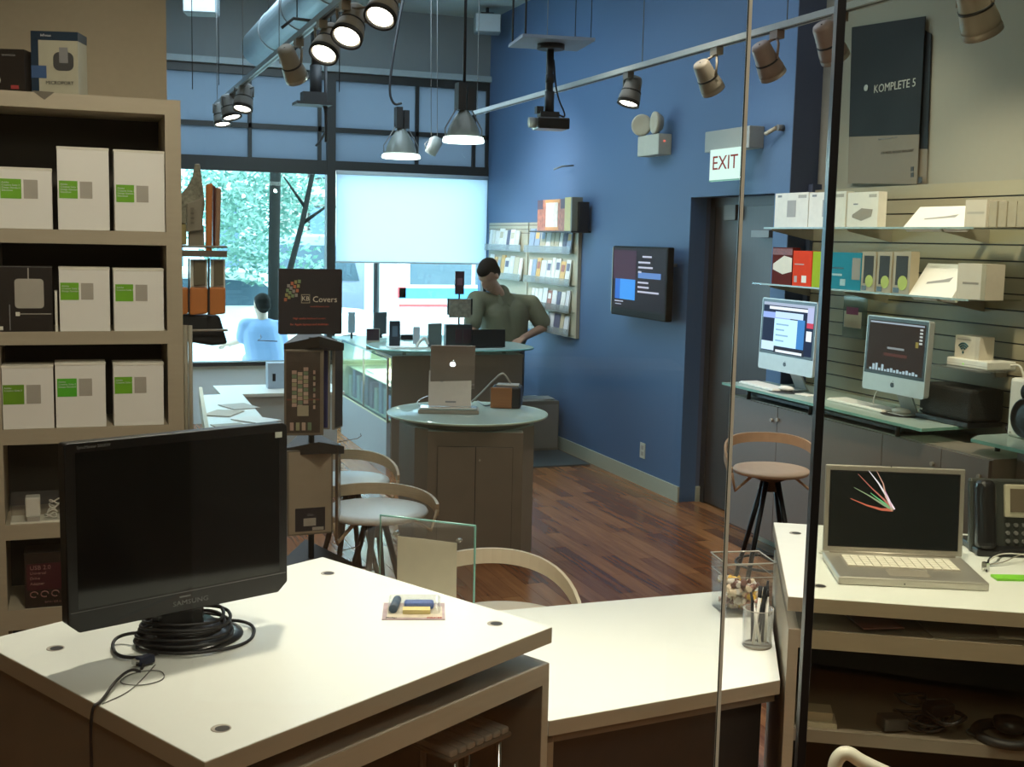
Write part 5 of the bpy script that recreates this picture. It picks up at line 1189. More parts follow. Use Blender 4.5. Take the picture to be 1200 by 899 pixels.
# boxes above the rack
shz = wpt(650, 271).z
sy0, sy1 = wpt(673, 270, WX-.12).y, wpt(629, 270, WX-.12).y
MB().bb((WX-.17, sy0-.05, shz-.012), (WX-.001, sy1+.05, shz)).build('top_shelf', M_darkmetal, rck, True)
gb = thing('game_box', 'colourful red and orange box with white centre on top of the booklet rack', 'box', (WX-.12, (wpt(662, 250, WX-.16).y+wpt(630, 250, WX-.16).y)/2, shz), RZW)
gw = wpt(630, 250, WX-.16).y-wpt(662, 250, WX-.16).y; gh = wpt(645, 234, WX-.16).z-shz
MB().bb((-gw/2, -.04, 0), (gw/2, .05, gh)).build('carton', mat('red orange print', (.42, .13, .06), .4, noise=.6, scale=30), gb)
MB().bb((-gw*.18, -.0415, gh*.12), (gw*.25, -.04, gh*.9)).build('white_panel', mat('pale pink print', (.75, .66, .55), .4, noise=.2, scale=30), gb)
MB().bb((-gw*.20, -.0412, .005), (gw*.28, -.04, gh*.14)).bb((-gw*.22, -.0412, gh*.88), (gw*.3, -.04, gh)).build('orange_band', mat('orange band print', (.65, .28, .06), .4), gb)
MB().bb((-gw*.5, -.0412, gh*.7), (-gw*.3, -.04, gh)).bb((gw*.35, -.0412, gh*.7), (gw*.5, -.04, gh)).build('dark_corner', mat('dark plum print', (.08, .03, .05), .4), gb)
yb_ = thing('yellow_box', 'slim yellow and grey box beside the red box on the booklet rack', 'box', (WX-.12, wpt(666, 250, WX-.16).y, shz), RZW)
yw_ = wpt(662, 250, WX-.16).y-wpt(670, 250, WX-.16).y
MB().bb((-yw_/2, -.041, 0), (yw_/2, .05, gh+.01)).build('carton', mat('olive grey print', (.22, .22, .17), .4), yb_)
MB().bb((-yw_/2, -.0425, 0), (yw_*.35, -.041, gh+.01)).build('yellow_front', mat('yellow print', (.62, .48, .14), .4), yb_)
db = thing('dark_box', 'dark slim box at the right end above the booklet rack', 'box', (WX-.07, wpt(674, 250, WX-.1).y-.06, shz), RZW)
MB().bb((-.05, -.04, 0), (.05, .04, gh*.9)).build('carton', M_black, db)

# ------------------------------------------------------------------ TV, EXIT SIGN, EMERGENCY LIGHT
XT = WX-.13
a_, b_ = wpt(716, 373, XT), wpt(783, 290, XT)
tyc = (a_.y+b_.y)/2; tw = abs(a_.y-b_.y); th_ = 1.70-1.20
tv = thing('television', 'black wall television showing a menu with a blue picture on the blue wall', 'television', (XT, tyc, wpt(750, 373, XT).z), RZW)
ztop = wpt(750, 289, XT).z-tv.location.z
M_tvb = mat('matte tv black', (.006, .006, .007), .6, spec=.15)
MB().bb((-tw/2, -.0, 0), (tw/2, .05, ztop)).build('casing', M_tvb, tv, bevel=.008)
MB().bb((-tw/2+.02, -.0012, .055), (tw/2-.02, -.0, ztop-.015)).build('screen', mat('dark plum tv screen', (.010, .004, .010), emis=1.0), tv)
MB().bb((-tw/2+.02, -.002, ztop*.52), (-.04, -.0011, ztop-.03)).build('screen_glow', mat('plum tv panel', (.055, .018, .045), emis=1.0), tv)
MB().bb((-tw/2+.06, -.0025, ztop*.24), (-tw*.05, -.0021, ztop*.53)).build('screen_picture', mat('sky blue tv panel', (.05, .30, .85), emis=1.1), tv)
MB().bb((-tw/2+.06, -.0028, ztop*.24), (-tw/2+.14, -.0026, ztop*.53)).build('screen_picture', mat('deep blue tv panel', (.03, .16, .65), emis=1.0), tv)
MB().bb((0, -.0025, ztop*.56), (tw*.40, -.0021, ztop*.64)).build('menu_bar', mat('menu blue', (.12, .25, .6), emis=1.0), tv)
M_mt = mat('menu text', (.6, .6, .75), emis=1.0)
for i, (w1, z1_) in enumerate(((.14, .86), (.18, .78), (.22, .71), (.05, .645), (.16, .50), (.17, .435), (.32, .37))):
    MB().bb((.0+(.06 if i == 0 else 0), -.0035, ztop*z1_-.006), (w1+(.06 if i == 0 else 0), -.0030, ztop*z1_+.006)).build('menu_line', M_mt, tv)
MB().bb((-tw/2+.06, -.0035, ztop*.20), (-tw/2+.20, -.003, ztop*.215)).bb((-tw/2+.07, -.0035, ztop*.16), (-tw/2+.17, -.003, ztop*.17)).build('menu_line', M_mt, tv)
MB().bb((-tw/2-.004, -.003, .02), (-tw/2+.004, .02, ztop-.01)).build('side_trim', M_alud, tv)
MB().bb((-tw/2, -.002, 0), (tw/2, .03, .05)).build('speaker_bar', M_tvb, tv, bevel=.006)
MB().bb((-.15, .05, ztop*.3), (.15, .128, ztop*.7)).build('wall_mount', M_darkmetal, tv)
wpl = thing('call_button', 'small dark knob on the blue wall beside the television', 'knob', wpt(793, 311), RZW)
MB().cyl((0, -.001, 0), (0, -.03, 0), .012, n=10).build('knob_body', M_lampg, wpl)
ol = thing('wall_outlet', 'white wall outlet low on the blue wall', 'outlet', wpt(753.5, 528), RZW)
MB().bb((-.038, -.006, -.055), (.038, 0, .055)).build('cover_plate', mat('off white plastic', (.60, .60, .50), .4), ol)
for z in (-.022, .022): MB().bb((-.017, -.008, z-.014), (.017, -.006, z+.014)).build('socket', M_greyp, ol)
# exit sign
XE = WX-.10
p_ = wpt(852, 162, XE); ya_, yb2 = wpt(878, 162, XE).y, wpt(826, 165, XE).y
ex = thing('exit_sign', 'lit white EXIT sign with red letters hanging under a grey box', 'exit sign', (WX-.05, (ya_+yb2)/2, wpt(850, 212, XE).z), RZW)
zo = ex.location.z; wE = (yb2-ya_)/2
MB().bb((-wE, -.05, wpt(852, 176, XE).z-zo), (wE, .05, wpt(852, 151, XE).z-zo)).build('housing', mat('grey housing', (.32, .33, .30), .5), ex, bevel=.004)
pw2 = (wpt(834, 190, XE).y-wpt(869, 190, XE).y)/2; pcx = -(((wpt(834, 190, XE).y+wpt(869, 190, XE).y)/2)-ex.location.y)
zt2_ = wpt(852, 174, XE).z-zo
MB().bb((pcx-pw2, -.062, 0), (pcx+pw2, -.045, zt2_)).build('lit_panel', mat('lit exit panel', (.62, .85, .78), emis=1.15), ex)
text('lettering', 'EXIT', zt2_*.62, (pcx+.004, -.063, zt2_*.55), FRONT, mat('exit red', (.35, .03, .02), emis=.6), ex, sx=.62*pw2*2/(zt2_*1.35*.62)*.92)
MB().bb((pcx-pw2, -.064, .0), (pcx+pw2, -.044, .008)).build('bottom_lip', mat('lit green lip', (.2, .5, .4), emis=.8), ex)
# emergency light
em = thing('emergency_light', 'pale emergency light box with two round lamp heads on the blue wall', 'emergency light', (WX-.04, wpt(775, 175).y, wpt(775, 183).z), RZW)
MB().bb((-.17, -.06, 0), (.15, .04, .14)).build('battery_box', mat('cream plastic', (.50, .48, .38), .5), em, bevel=.006)
for sx, ry in ((-.13, .7), (.08, -.1)):
    Mx = Matrix.Translation((sx, -.05, .215)) @ Matrix.Rotation(PI/2, 4, 'X') @ Matrix.Rotation(ry, 4, 'Y')
    hd = MB().lathe([(0, -.05), (.05, -.04), (.075, 0), (.075, .015), (.06, .018), (.03, .010), (0, .010)], 22, M=Mx).build('lamp_head', mat('cream lamp head', (.48, .42, .30), .4), em)
    MB().cyl((sx, -.03, .14), (sx, -.04, .20), .010, n=8).build('lamp_neck', M_lampg, em)
MB().box((.16, -.02, .09), (.006, .012, .012)).build('indicator', mat('red light', (.9, .2, .15), emis=.9), em)
sj = thing('wall_camera', 'small cream bracket spotlight head on the blue wall right of the exit sign', 'spotlight', wpt(918, 150), RZW)
MB().cyl((-.0, -.0, 0), (0, -.04, 0), .018, n=12).build('bracket_base', M_lampg, sj); MB().cyl((-.01, -.04, 0), (-.09, -.06, -.03), .012, n=12).build('camera_head', mat('cream lamp head', (.48, .42, .30), .4), sj)
sk2 = thing('wall_hook', 'thin grey hook bracket on the blue wall above the booklet rack', 'hook', wpt(672, 194), RZW)
MB().tube([(0, 0, 0), (0, -.10, -.01), (-.12, -.12, -.03)], .007, 6).build('hook_body', M_lampg, sk2)

# ------------------------------------------------------------------ TRACK LIGHTS
ZK = 2.66
def track(nm, lbl, pA, pB, ext, m, w_, zk=ZK):
    a, b = PZ(*pA, zk), PZ(*pB, zk); x = (a.x+b.x)/2; y0, y1 = min(a.y, b.y)-ext, max(a.y, b.y)
    t = thing(nm, lbl, 'track', (x, (y0+y1)/2, zk))
    MB().bb((x-w_/2, y0, zk-.012), (x+w_/2, y1, zk+.014)).build('rail', m, t, True)
    MB().bb((x-w_/6, y0, zk-.0135), (x+w_/6, y1, zk-.012)).build('slot', M_darkmetal, t, True)
    y = y1-.05
    while y > y0:
        MB().cyl((x, y, zk+.014), (x, y, CZ), .0025, n=6).build('suspension_rod', M_lampg, t, True); y -= 1.35
    return t, x
t1, tx1 = track('lighting_track', 'slim metal lighting track crossing the upper left ceiling area', (252, 123), (405, 0), 1.2, M_track, .034)
t2, tx2 = track('lighting_track', 'pale grey lighting track crossing in front of the blue wall', (560, 133), (1000, 5), 1.0, M_trackw, .046)
def spot(lbl, px, py, aimpx, lit, tx, m, L=.13, r=.055, zk=ZK, drop=.10, power=0, aim=None):
    """px,py = centre of the lamp's front ring; aimpx = (dx,dy) direction the front points, in world x,y,z"""
    g = PX(px, py, tx) if aim is None else aim
    d = Vector(aimpx).normalized(); c = g-d*L*.5
    t = thing('track_spotlight', lbl, 'spotlight', (tx, c.y, zk-.012), 0, None)
    Mz = d.to_track_quat('Z', 'Y').to_matrix().to_4x4(); Mz.translation = c
    MB().lathe([(0, -L*.5), (r*.62, -L*.5), (r*.72, -L*.42), (r*.80, -L*.1), (r, L*.3), (r, L*.5), (r*.90, L*.5), (r*.88, L*.44)], 26, M=Mz).build('housing', m, t, True)
    MB().lathe([(0, L*.455), (r*.80, L*.455)], 26, M=Mz).build('lens', M_glow if lit else M_lampg, t, True)
    MB().lathe([(r*.88, L*.45), (r*.90, L*.52), (r*1.03, L*.52), (r*1.03, L*.40)], 26, M=Mz).build('front_ring', M_blackm if lit else M_alud, t, True)
    s_ = Mz.to_3x3() @ Vector((1, 0, 0)); 
    top = Vector((tx, c.y, zk-.012))
    for sg in (-1, 1): MB().tube([c+s_*sg*r*.98, c+s_*sg*r*1.05+Vector((0, 0, .06)), top+Vector((0, 0, -.03))], .006, 6).build('yoke_arm', m, t, True)
    MB().bb(top-Vector((.018, .03, .035)), top+Vector((.018, .03, 0))).build('track_adapter', m, t, True)
    MB().tube(smooth([top+Vector((0, .02, -.03)), c+Vector((0, .10, .04)), c-d*L*.5]), .004, 6).build('lead', M_blackm, t, True)
    MB().lathe([(r*.86, L*.02), (r*.90, L*.02), (r*.90, L*.07), (r*.87, L*.07)], 24, M=Mz).build('band', M_blackm, t, True)
    if power:
        lamp('spot_beam', 'SPOT', tuple(c+d*(L*.5+.02)), tuple(c+d*3), power, WARM, .04, 50, .8)
    return t
spot('lit taupe spotlight, farthest on the left ceiling track', 261, 146, (.10, -.25, -1), True, tx1, M_lampg, L=.15, r=.060, power=25)
spot('lit taupe spotlight, second farthest on the left ceiling track', 272, 138, (.2, -.25, -1), True, tx1, M_lampg, L=.15, r=.065)
spot('lit grey spotlight, third farthest on the left ceiling track', 284, 128, (-.2, -.3, -1), True, tx1, M_lampg, L=.16, r=.062, power=25)
spot('unlit taupe spotlight turned away on the left ceiling track', 348, 92, (.6, .75, -1), False, tx1, M_lampb, L=.17, r=.055)
spot('lit taupe spotlight below the middle of the left ceiling track', 379, 64, (-.45, -.55, -.95), True, tx1, M_lampb, L=.15, r=.062, power=14)
spot('lit taupe spotlight, second nearest on the left ceiling track', 406, 44, (-.45, -.55, -.95), True, tx1, M_lampb, L=.15, r=.062, power=14)
spot('lit taupe spotlight, nearest on the left ceiling track', 445, 21, (-.45, -.55, -.95), True, tx1+.10, M_lampb, L=.15, r=.062)
spot('lit grey spotlight on the pale track in front of the blue wall', 736, 122, (-.30, -.10, -1), True, tx2, M_lampg, L=.15, r=.060)
spot('unlit grey spotlight left of the partition edge on the pale track', 836, 106, (.75, .25, -.95), False, tx2, M_lampb, L=.15, r=.055)
spot('unlit pinkish spotlight right of the partition edge on the pale track', 906, 88, (.75, .25, -.95), False, tx2, mat('rosy lamp housing', (.26, .19, .15), .45), L=.15, r=.057)
spot('unlit pinkish spotlight crossed by the black glass seal', 979, 68, (.75, .25, -.95), False, tx2, mat('rosy lamp housing', (.26, .19, .15), .45), L=.15, r=.057)
g_ = PX(1152, 38, 2.45)
spot('unlit taupe spotlight above the poster at the top right', 1152, 38, (.65, .2, -.95), False, 2.45, M_lampb, L=.17, r=.055, zk=g_.z+.27)
t3 = thing('lighting_track', 'lighting track above the frame holding the top right spotlight', 'track', (2.45, g_.y, g_.z+.258))
MB().bb((2.43, g_.y-.6, g_.z+.258), (2.47, g_.y+.6, g_.z+.285)).build('rail', M_trackw, t3, True); MB().cyl((2.45, g_.y+.4, g_.z+.28), (2.45, g_.y+.4, CZ), .003, n=6).cyl((2.45, g_.y-.4, g_.z+.28), (2.45, g_.y-.4, CZ), .003, n=6).build('suspension_rod', M_lampg, t3, True)
# wash of the track lamps on the blue wall over the booklet rack
lamp('rack_wash', 'SPOT', (tx2-.45, 9.35, ZK-.05), (WX, 9.5, 1.95), 105, (1, .97, .95), .08, 80, 1)
lamp('rack_wash_b', 'SPOT', (tx2-.2, 10.2, ZK-.12), (WX, 10.4, 1.4), 40, (.8, .92, 1), .05, 60, 1)

# ------------------------------------------------------------------ PENDANTS
def pendant(lbl, px, pyrim, ppx, y, r, chain):
    p = PY(px, pyrim, y); t = thing('pendant_lamp', lbl, 'pendant lamp', (p.x, y, p.z))
    h_ = r*1.5
    MB().lathe([(r*.95, 0), (r*.92, h_*.15), (r*.78, h_*.45), (r*.5, h_*.8), (r*.28, h_*1.0), (r*.25, h_*1.05)], 30).build('ribbed_shade', mat('smoky ribbed glass', (.17, .19, .17), .25, noise=.1), t)
    MB().lathe([(r*1.06, -.012), (r*1.12, -.004), (r*1.06, .018), (r*.95, .022)], 30).build('rim', M_glowg, t)
    MB().lathe([(0, -.010), (r*1.05, -.012)], 30).build('diffuser', M_glowg, t)
    MB().bb((-.045, -.04, h_*1.05), (.0, .04, h_*1.05+.15)).bb((.012, -.035, h_*1.05), (.05, .035, h_*1.05+.13)).build('gear_box', M_blackm, t)
    tp = PY(*ppx, y)
    if chain: pts = [Vector((0, 0, h_+.16)), Vector((0, 0, 1.0)), Vector((tp.x-p.x, 0, CZ-p.z))]
    else: pts = smooth([Vector((0, 0, h_+.19)), Vector((-.06, 0, h_+.17)), Vector((-.10, 0, h_+.28)), Vector((-.02, 0, h_+.8)), Vector((tp.x-p.x, 0, CZ-p.z))])
    mb = MB(); mb.tube(pts, .009, 7)
    for i in range(int(len(pts)*0)+0): pass
    mb.build('cable', M_blackm, t)
    for sg in (-1, 1): MB().tube([(sg*r*1.0, 0, .02), (sg*r*1.02, 0, h_*.4), (sg*.04, 0, h_*1.15)], .004, 5).build('guard_wire', M_lampg, t)
    lamp('pendant_glow', 'POINT', (p.x, y, p.z-.08), (0, 0, 0), 9, (.75, 1, .9), .02)
    return t
pendant('smaller lit bell pendant with curved cable in front of the transom window', 470, 184, (487, 0), 8.4, .125, False)
pendant('larger lit bell pendant hanging straight beside the blue wall', 543, 165, (548, 0), 6.6, .108, True)
p = PY(508, 172, 9.2); t = thing('hanging_spotlight', 'small grey spotlight on thin wires between the two pendants', 'spotlight', p)
Ms = Matrix.Rotation(.45, 4, 'Y')
MB().lathe([(0, -.07), (.045, -.06), (.055, .05), (.03, .08), (0, .08)], 18, M=Ms).build('housing', mat('mid grey housing', (.28, .30, .28), .5), t)
for dx in (-.02, .03): MB().cyl((dx, 0, .06), (dx-.02, 0, CZ-p.z), .0025, n=5).build('wire', M_lampg, t)
MB().tube([(.0, 0, .08), (-.07, 0, .02), (-.06, 0, -.03)], .004, 5).build('bracket', M_lampg, t)
# ------------------------------------------------------------------ PROJECTOR ON ITS POLE
yP = 6.6
pb = PY(641, 152, yP); t = thing('projector', 'small dark projector hanging on a black pole before the blue wall', 'projector', pb, -.15)
MB().bb((-.075, -.09, 0), (.115, .09, .065)).build('body', M_black, t, bevel=.008)
MB().cyl((-.055, -.02, .035), (-.115, -.02, .035), .03, n=16).build('lens_barrel', M_lampg, t)
MB().bb((-.05, -.05, .065), (.06, .05, .10)).bb((-.07, -.03, .09), (-.03, .03, .13)).build('mount_bracket', M_blackm, t)
zpl = PY(645, 52, yP).z-pb.z
MB().cyl((.01, 0, .09), (.01, 0, zpl), .02, n=12).cyl((.01, 0, .09), (.01, 0, .22), .028, n=12).cyl((.01, 0, zpl*.55), (.01, 0, zpl*.65), .026, n=12).build('pole', M_blackm, t)
MB().cyl((.01, 0, zpl-.03), (.01, 0, zpl), .08, n=20).build('pole_flange', M_blackm, t)
MB().bb((-.20, -.20, zpl), (.22, .20, zpl+.018)).build('ceiling_plate', mat('grey tile plate', (.20, .24, .30), .5), t)
for x in (-.18, .20):
    for y in (-.18, .18): MB().cyl((x, y, zpl+.01), (x, y, CZ-pb.z), .006 if x < 0 else .0025, n=6).build('hanger', M_blackm, t)
MB().tube(smooth([(.06, 0, .09), (.12, 0, .07), (.05, 0, .2), (.03, 0, .4)]), .005, 6).build('lead', M_blackm, t)
yP = 8.6
pb = PY(370, 124, yP); t = thing('ceiling_mount', 'empty black projector pole mount in front of the transom window', 'mount', pb)
MB().bb((-.15, -.10, 0), (.10, .10, .02)).bb((-.10, -.06, .02), (.07, .06, .09)).build('mount_plate', M_blackm, t)
MB().cyl((-.0, 0, .06), (.0, 0, CZ-pb.z), .036, n=12).cyl((0, 0, .06), (0, 0, .28), .042, n=12).build('pole', M_blackm, t)
MB().tube(smooth([(.05, 0, .05), (.09, 0, -.15), (.03, 0, -.25), (.0, 0, -.28)]), .008, 6).tube([(.07, 0, .3), (.075, 0, -.25)], .012, 6).build('lead', M_blackm, t)
t = thing('hanging_bar', 'bent dark metal bar hanging beside the left track', 'bracket', PY(348, 22, 7.2))
p = t.location; MB().tube([(-.09, 0, -.06), (-.02, 0, .0), (.20, 0, -.01), (.30, 0, -.02)], .010, 6).build('bar', M_darkmetal, t); MB().cyl((0, 0, 0), (0, 0, CZ-p.z), .004, n=6).cyl((.2, 0, 0), (.2, 0, CZ-p.z), .004, n=6).build('hanger', M_darkmetal, t)
# duct
dz_ = 3.52
da, db_ = PZ(318, 62, 3.42), PZ(385, 0, 3.52)
dcen = PY(305, 56, 9.7); dxx = dcen.x; dzz = dcen.z
t = thing('air_duct', 'round galvanised air duct hanging under the ceiling', 'duct', (dxx, 8.0, dzz))
y0_, y1_ = 2.5, 9.7
yv = y1_
MB().cyl((dxx, y0_, dzz), (dxx, y1_, dzz), .145, n=32).build('duct_tube', M_steel, t, True)
k = y1_-.9
while k > y0_: MB().cyl((dxx, k, dzz), (dxx, k+.03, dzz), .150, n=32).build('duct_seam', M_track, t, True); k -= .95
for y in (9.3, 7.2, 5.1): MB().cyl((dxx, y, dzz+.16), (dxx, y, CZ), .004, n=6).build('hanger', M_darkmetal, t, True)
# ceiling speakers
for (px, py, y, lbl) in ((571, 28, 10.6, 'white box loudspeaker under the ceiling in the blue wall corner'), (236, 3, 9.2, 'white box loudspeaker under the ceiling at the upper left')):
    p = PY(px, py, y); t = thing('loudspeaker', lbl, 'loudspeaker', p, -.25)
    MB().bb((-.12, -.10, -.09), (.12, .08, .08)).build('cabinet', mat('pale blue grey cabinet', (.20, .25, .26), .5), t, bevel=.015)
    MB().bb((-.11, -.105, -.08), (.11, -.10, .07)).build('grille', M_lowwall, t)
    MB().bb((-.06, -.02, .08), (.06, .02, .10)).cyl((0, 0, .09), (0, 0, CZ-p.z), .015, n=8).build('ceiling_bracket', M_darkmetal, t)
for i, (px, y) in enumerate(((225, 8.2), (256, 8.8), (398, 7.5))):
    p = PY(px, 40, y); t = thing('ceiling_wire', 'thin dark wire hanging from the ceiling, %s' % ('nearest the beige wall', 'left of the track end', 'beside the duct')[i], 'wire', p)
    MB().cyl((0, 0, -.35), (0, 0, CZ-p.z), .003, n=5).build('wire', M_darkmetal, t)

# ------------------------------------------------------------------ RIGHT WALL: SLAT WALL, SHELVES
SX = 4.0
sy0, sy1 = 4.15, 5.86
sw_ = thing('slat_wall', 'cream slat wall panel with dark grooves behind the glass shelves', 'slat wall', (SX, (sy0+sy1)/2, .96), RZW)
MB().bb((SX, sy0, .9), (SX+.028, sy1, 2.06)).build('groove_backing', M_darkback, sw_, True)
M_slat = mat('cream slat', (.34, .30, .20), .5, noise=.03)
for k in range(16):
    zt_ = 2.062-k*.0735
    MB().bb((SX-.012, sy0, zt_-.0665), (SX, sy1, zt_)).build('slat', M_slat, sw_, True)
gsh = []
for zz, nm in ((1.845, 'upper'), (1.53, 'lower')):
    t = thing('glass_shelf', '%s clear glass shelf carrying boxes on the slat wall' % nm, 'shelf', (SX-.15, 5.2, zz-.008), RZW)
    MB().bb((SX-.305, 4.22, zz-.008), (SX-.012, 6.0 if nm == 'lower' else 5.9, zz)).build('glass_sheet', M_tealtop if False else glassmat('shelf glass', (.90, .93, .88), 1, diff=.04), t, True)
    MB().bb((SX-.3065, 4.22, zz-.0085), (SX-.3055, 5.9, zz+.0005)).build('glass_edge', mat('dim shelf edge', (.20, .25, .20), .2), t, True)
    for y in (4.45, 5.15, 5.85): MB().add([(SX-.012, y-.003, zz-.008), (SX-.29, y-.003, zz-.008), (SX-.28, y-.003, zz-.02), (SX-.012, y-.003, zz-.07), (SX-.012, y+.003, zz-.008), (SX-.29, y+.003, zz-.008), (SX-.28, y+.003, zz-.02), (SX-.012, y+.003, zz-.07)], [(0, 1, 2, 3), (7, 6, 5, 4), (0, 4, 5, 1), (1, 5, 6, 2), (2, 6, 7, 3), (3, 7, 4, 0)]).build('bracket', M_alud, t, True)
def sbox(nm, lbl, px0, px1, pytop, zf, m, depth=.12, xf=SX-.29, cat='box', grp=None, lean=0, extra=None, rzx=0, side=None):
    ya, yb_2 = PX(px1, pytop, xf).y, PX(px0, pytop, xf).y; zt_ = PX((px0+px1)/2, pytop, xf).z
    w_ = yb_2-ya; h_ = zt_-zf
    t = thing(nm, lbl, cat, (xf+depth/2, (ya+yb_2)/2, zf), RZW+rzx, grp)
    Ml_ = Matrix.Translation((0, -depth/2, 0)) @ Matrix.Rotation(-lean, 4, 'X')
    hh = h_/max(.3, c_(lean))
    MB().bb((-w_/2, 0, 0), (w_/2, depth, hh), Ml_).build('carton', m, t)
    if extra: extra(t, w_, hh, Ml_)
    return t
def fq(t, M_, x0, x1, z0, z1, m, nm='print', y=-.0008): return MB().bb((x0, y, z0), (x1, .0, z1), M_).build(nm, m, t)
def drive(t, w_, h_, M_):
    fq(t, M_, -w_*.12, w_*.14, h_*.30, h_*.78, mat('pale grey drive picture', (.38, .35, .32), .5), 'pictured_drive')
    fq(t, M_, w_*.2, w_*.44, h_*.84, h_*.93, M_greyp); fq(t, M_, -w_*.42, -w_*.3, h_*.88, h_*.94, M_txtg)
M_ydrive = mat('white drive carton', (.80, .76, .66), .45)
sbox('drive_box', 'white box with pale upright drive picture, leftmost on the upper glass shelf', 909, 948, 226, 1.845, M_ydrive, .05, extra=drive)
sbox('drive_box', 'white box with upright drive picture, behind the black seal on the upper glass shelf', 949, 992, 225, 1.845, M_ydrive, .05, extra=drive)
def drive2(t, w_, h_, M_):
    MB().sheet([M_ @ Vector(v) for v in ((-w_*.32, -.001, h_*.28), (-w_*.02, -.001, h_*.18), (w_*.30, -.001, h_*.30), (w_*.34, -.001, h_*.50), (-w_*.02, -.001, h_*.54), (-w_*.32, -.001, h_*.36))], .0008).build('pictured_drive', mat('tan drive picture', (.30, .25, .18), .5), t)
    fq(t, M_, w_*.2, w_*.44, h_*.84, h_*.93, M_greyp); fq(t, M_, -w_*.3, -w_*.15, h_*.64, h_*.68, M_txtg)
sbox('drive_box', 'white box picturing a flat drive, third on the upper glass shelf', 994, 1030, 225, 1.845, M_ydrive, .05, extra=drive2)
def tablet(t, w_, h_, M_):
    MB().sheet([M_ @ Vector(v) for v in ((-w_*.25, -.001, h_*.42), (w_*.10, -.001, h_*.52), (w_*.26, -.001, h_*.60), (w_*.24, -.001, h_*.46), (-w_*.25, -.001, h_*.36))], .0008).build('pictured_keyboard', mat('mid grey print', (.32, .31, .30), .5), t)
sbox('keyboard_box', 'wide white flat box leaning back on the upper glass shelf', 1060, 1131, 241, 1.845, M_paperw, .03, lean=.75, extra=tablet)
sbox('small_box', 'pale box with a mouse picture beside the leaning white box on the upper shelf', 1132, 1157, 234, 1.845, mat('pale tan carton', (.58, .52, .42), .5), .10, extra=lambda t, w_, h_, M_: fq(t, M_, -w_*.4, w_*.4, h_*.48, h_*.56, M_greyp, 'pictured_mouse'))
for i in range(4):
    sbox('grey_tan_box', 'slim tan box, %s in the row ending the upper shelf' % ['first from the left', 'second from the left', 'third from the left', 'last'][i], 1160+i*11, 1169+i*11.5, 236, 1.845, mat('tan carton', (.36, .31, .21), .5, noise=.1), .14, grp='slim tan boxes on the upper shelf')
# lower shelf
def dark_drive(t, w_, h_, M_):
    MB().sheet([M_ @ Vector(v) for v in ((-w_*.45, -.001, h_*.40), (w_*.05, -.001, h_*.28), (w_*.5, -.001, h_*.36), (w_*.5, -.001, h_*.72), (w_*.1, -.001, h_*.78), (-w_*.45, -.001, h_*.55))], .0008).build('pictured_drive', mat('cream print', (.55, .50, .38), .5), t)
    fq(t, M_, -w_*.5, w_*.5, h_*.80, h_*.97, mat('red black print', (.20, .03, .02), .5, noise=.5, scale=90))
sbox('drive_box', 'dark box with cream drive picture at the left end of the lower glass shelf', 906, 929, 290, 1.53, mat('maroon carton', (.12, .02, .015), .75, spec=.12), .05, extra=dark_drive)
def cprint(t, w_, h_, M_):
    fq(t, M_, -w_*.40, w_*.1, h_*.60, h_*.63, M_txtw if False else mat('faint print', (.5, .35, .3), .5)); fq(t, M_, -w_*.4, -w_*.25, h_*.1, h_*.28, mat('faint print', (.5, .35, .3), .5)); fq(t, M_, w_*.0, w_*.25, h_*.1, h_*.3, M_paper)
sbox('drive_box', 'bright red box on the lower glass shelf', 930, 952, 294, 1.53, mat('bright red carton', (.75, .06, .02), .75, spec=.12), .05, extra=cprint)
sbox('drive_box', 'lime green box half hidden by the black glass seal', 953, 972, 295, 1.53, mat('lime carton', (.35, .50, .03), .75, spec=.12), .05)
def blueb(t, w_, h_, M_):
    fq(t, M_, w_*.22, w_*.48, h_*.28, h_*.86, M_taupe, 'side_window'); fq(t, M_, -w_*.45, -w_*.05, h_*.55, h_*.59, mat('dark blue print', (.01, .05, .09), .5)); fq(t, M_, -w_*.15, w_*.02, h_*.1, h_*.28, mat('pale blue print', (.35, .55, .6), .5)); fq(t, M_, -w_*.45, -w_*.1, h_*.36, h_*.42, mat('pale blue print', (.35, .55, .6), .5))
sbox('drive_box', 'turquoise box on the lower glass shelf right of the black seal', 974, 1010, 296, 1.53, mat('turquoise carton', (.02, .26, .38), .75, spec=.12), .05, extra=blueb)
def slimb(t, w_, h_, M_):
    fq(t, M_, -w_*.34, w_*.36, h_*.20, h_*.90, M_darkback, 'window')
    MB().cyl(M_ @ Vector((w_*.1, -.0005, h_*.26)), M_ @ Vector((w_*.1, -.002, h_*.26)), w_*.28, n=16).build('round_sticker', mat('lime sticker', (.45, .55, .10), .5), t)
    fq(t, M_, -w_*.45, -w_*.1, h_*.02, h_*.14, M_black)
for i, (x0_, x1_) in enumerate(((1011, 1027), (1029, 1046), (1048, 1068))):
    sbox('earphone_box', 'slim tan box with dark window and lime dot, %s of three' % ['leftmost', 'middle', 'rightmost'][i], x0_, x1_, 295, 1.53, mat('tan carton', (.36, .31, .21), .5, noise=.1), .05, grp='slim boxes with lime dots', extra=slimb)
sbox('keyboard_box', 'white flat box leaning back on the lower glass shelf', 1067, 1118, 309, 1.53, M_paperw, .04, lean=.60, extra=tablet)
sbox('small_box', 'tan white box with mouse picture at the right of the lower glass shelf', 1123, 1157, 309, 1.53, mat('pale tan carton', (.58, .52, .42), .5), .10, extra=lambda t, w_, h_, M_: (fq(t, M_, -w_*.3, w_*.25, h_*.42, h_*.48, M_taupe, 'pictured_mouse'), fq(t, M_, w_*.34, w_*.5, 0, h_, M_slat, 'tan_side')))
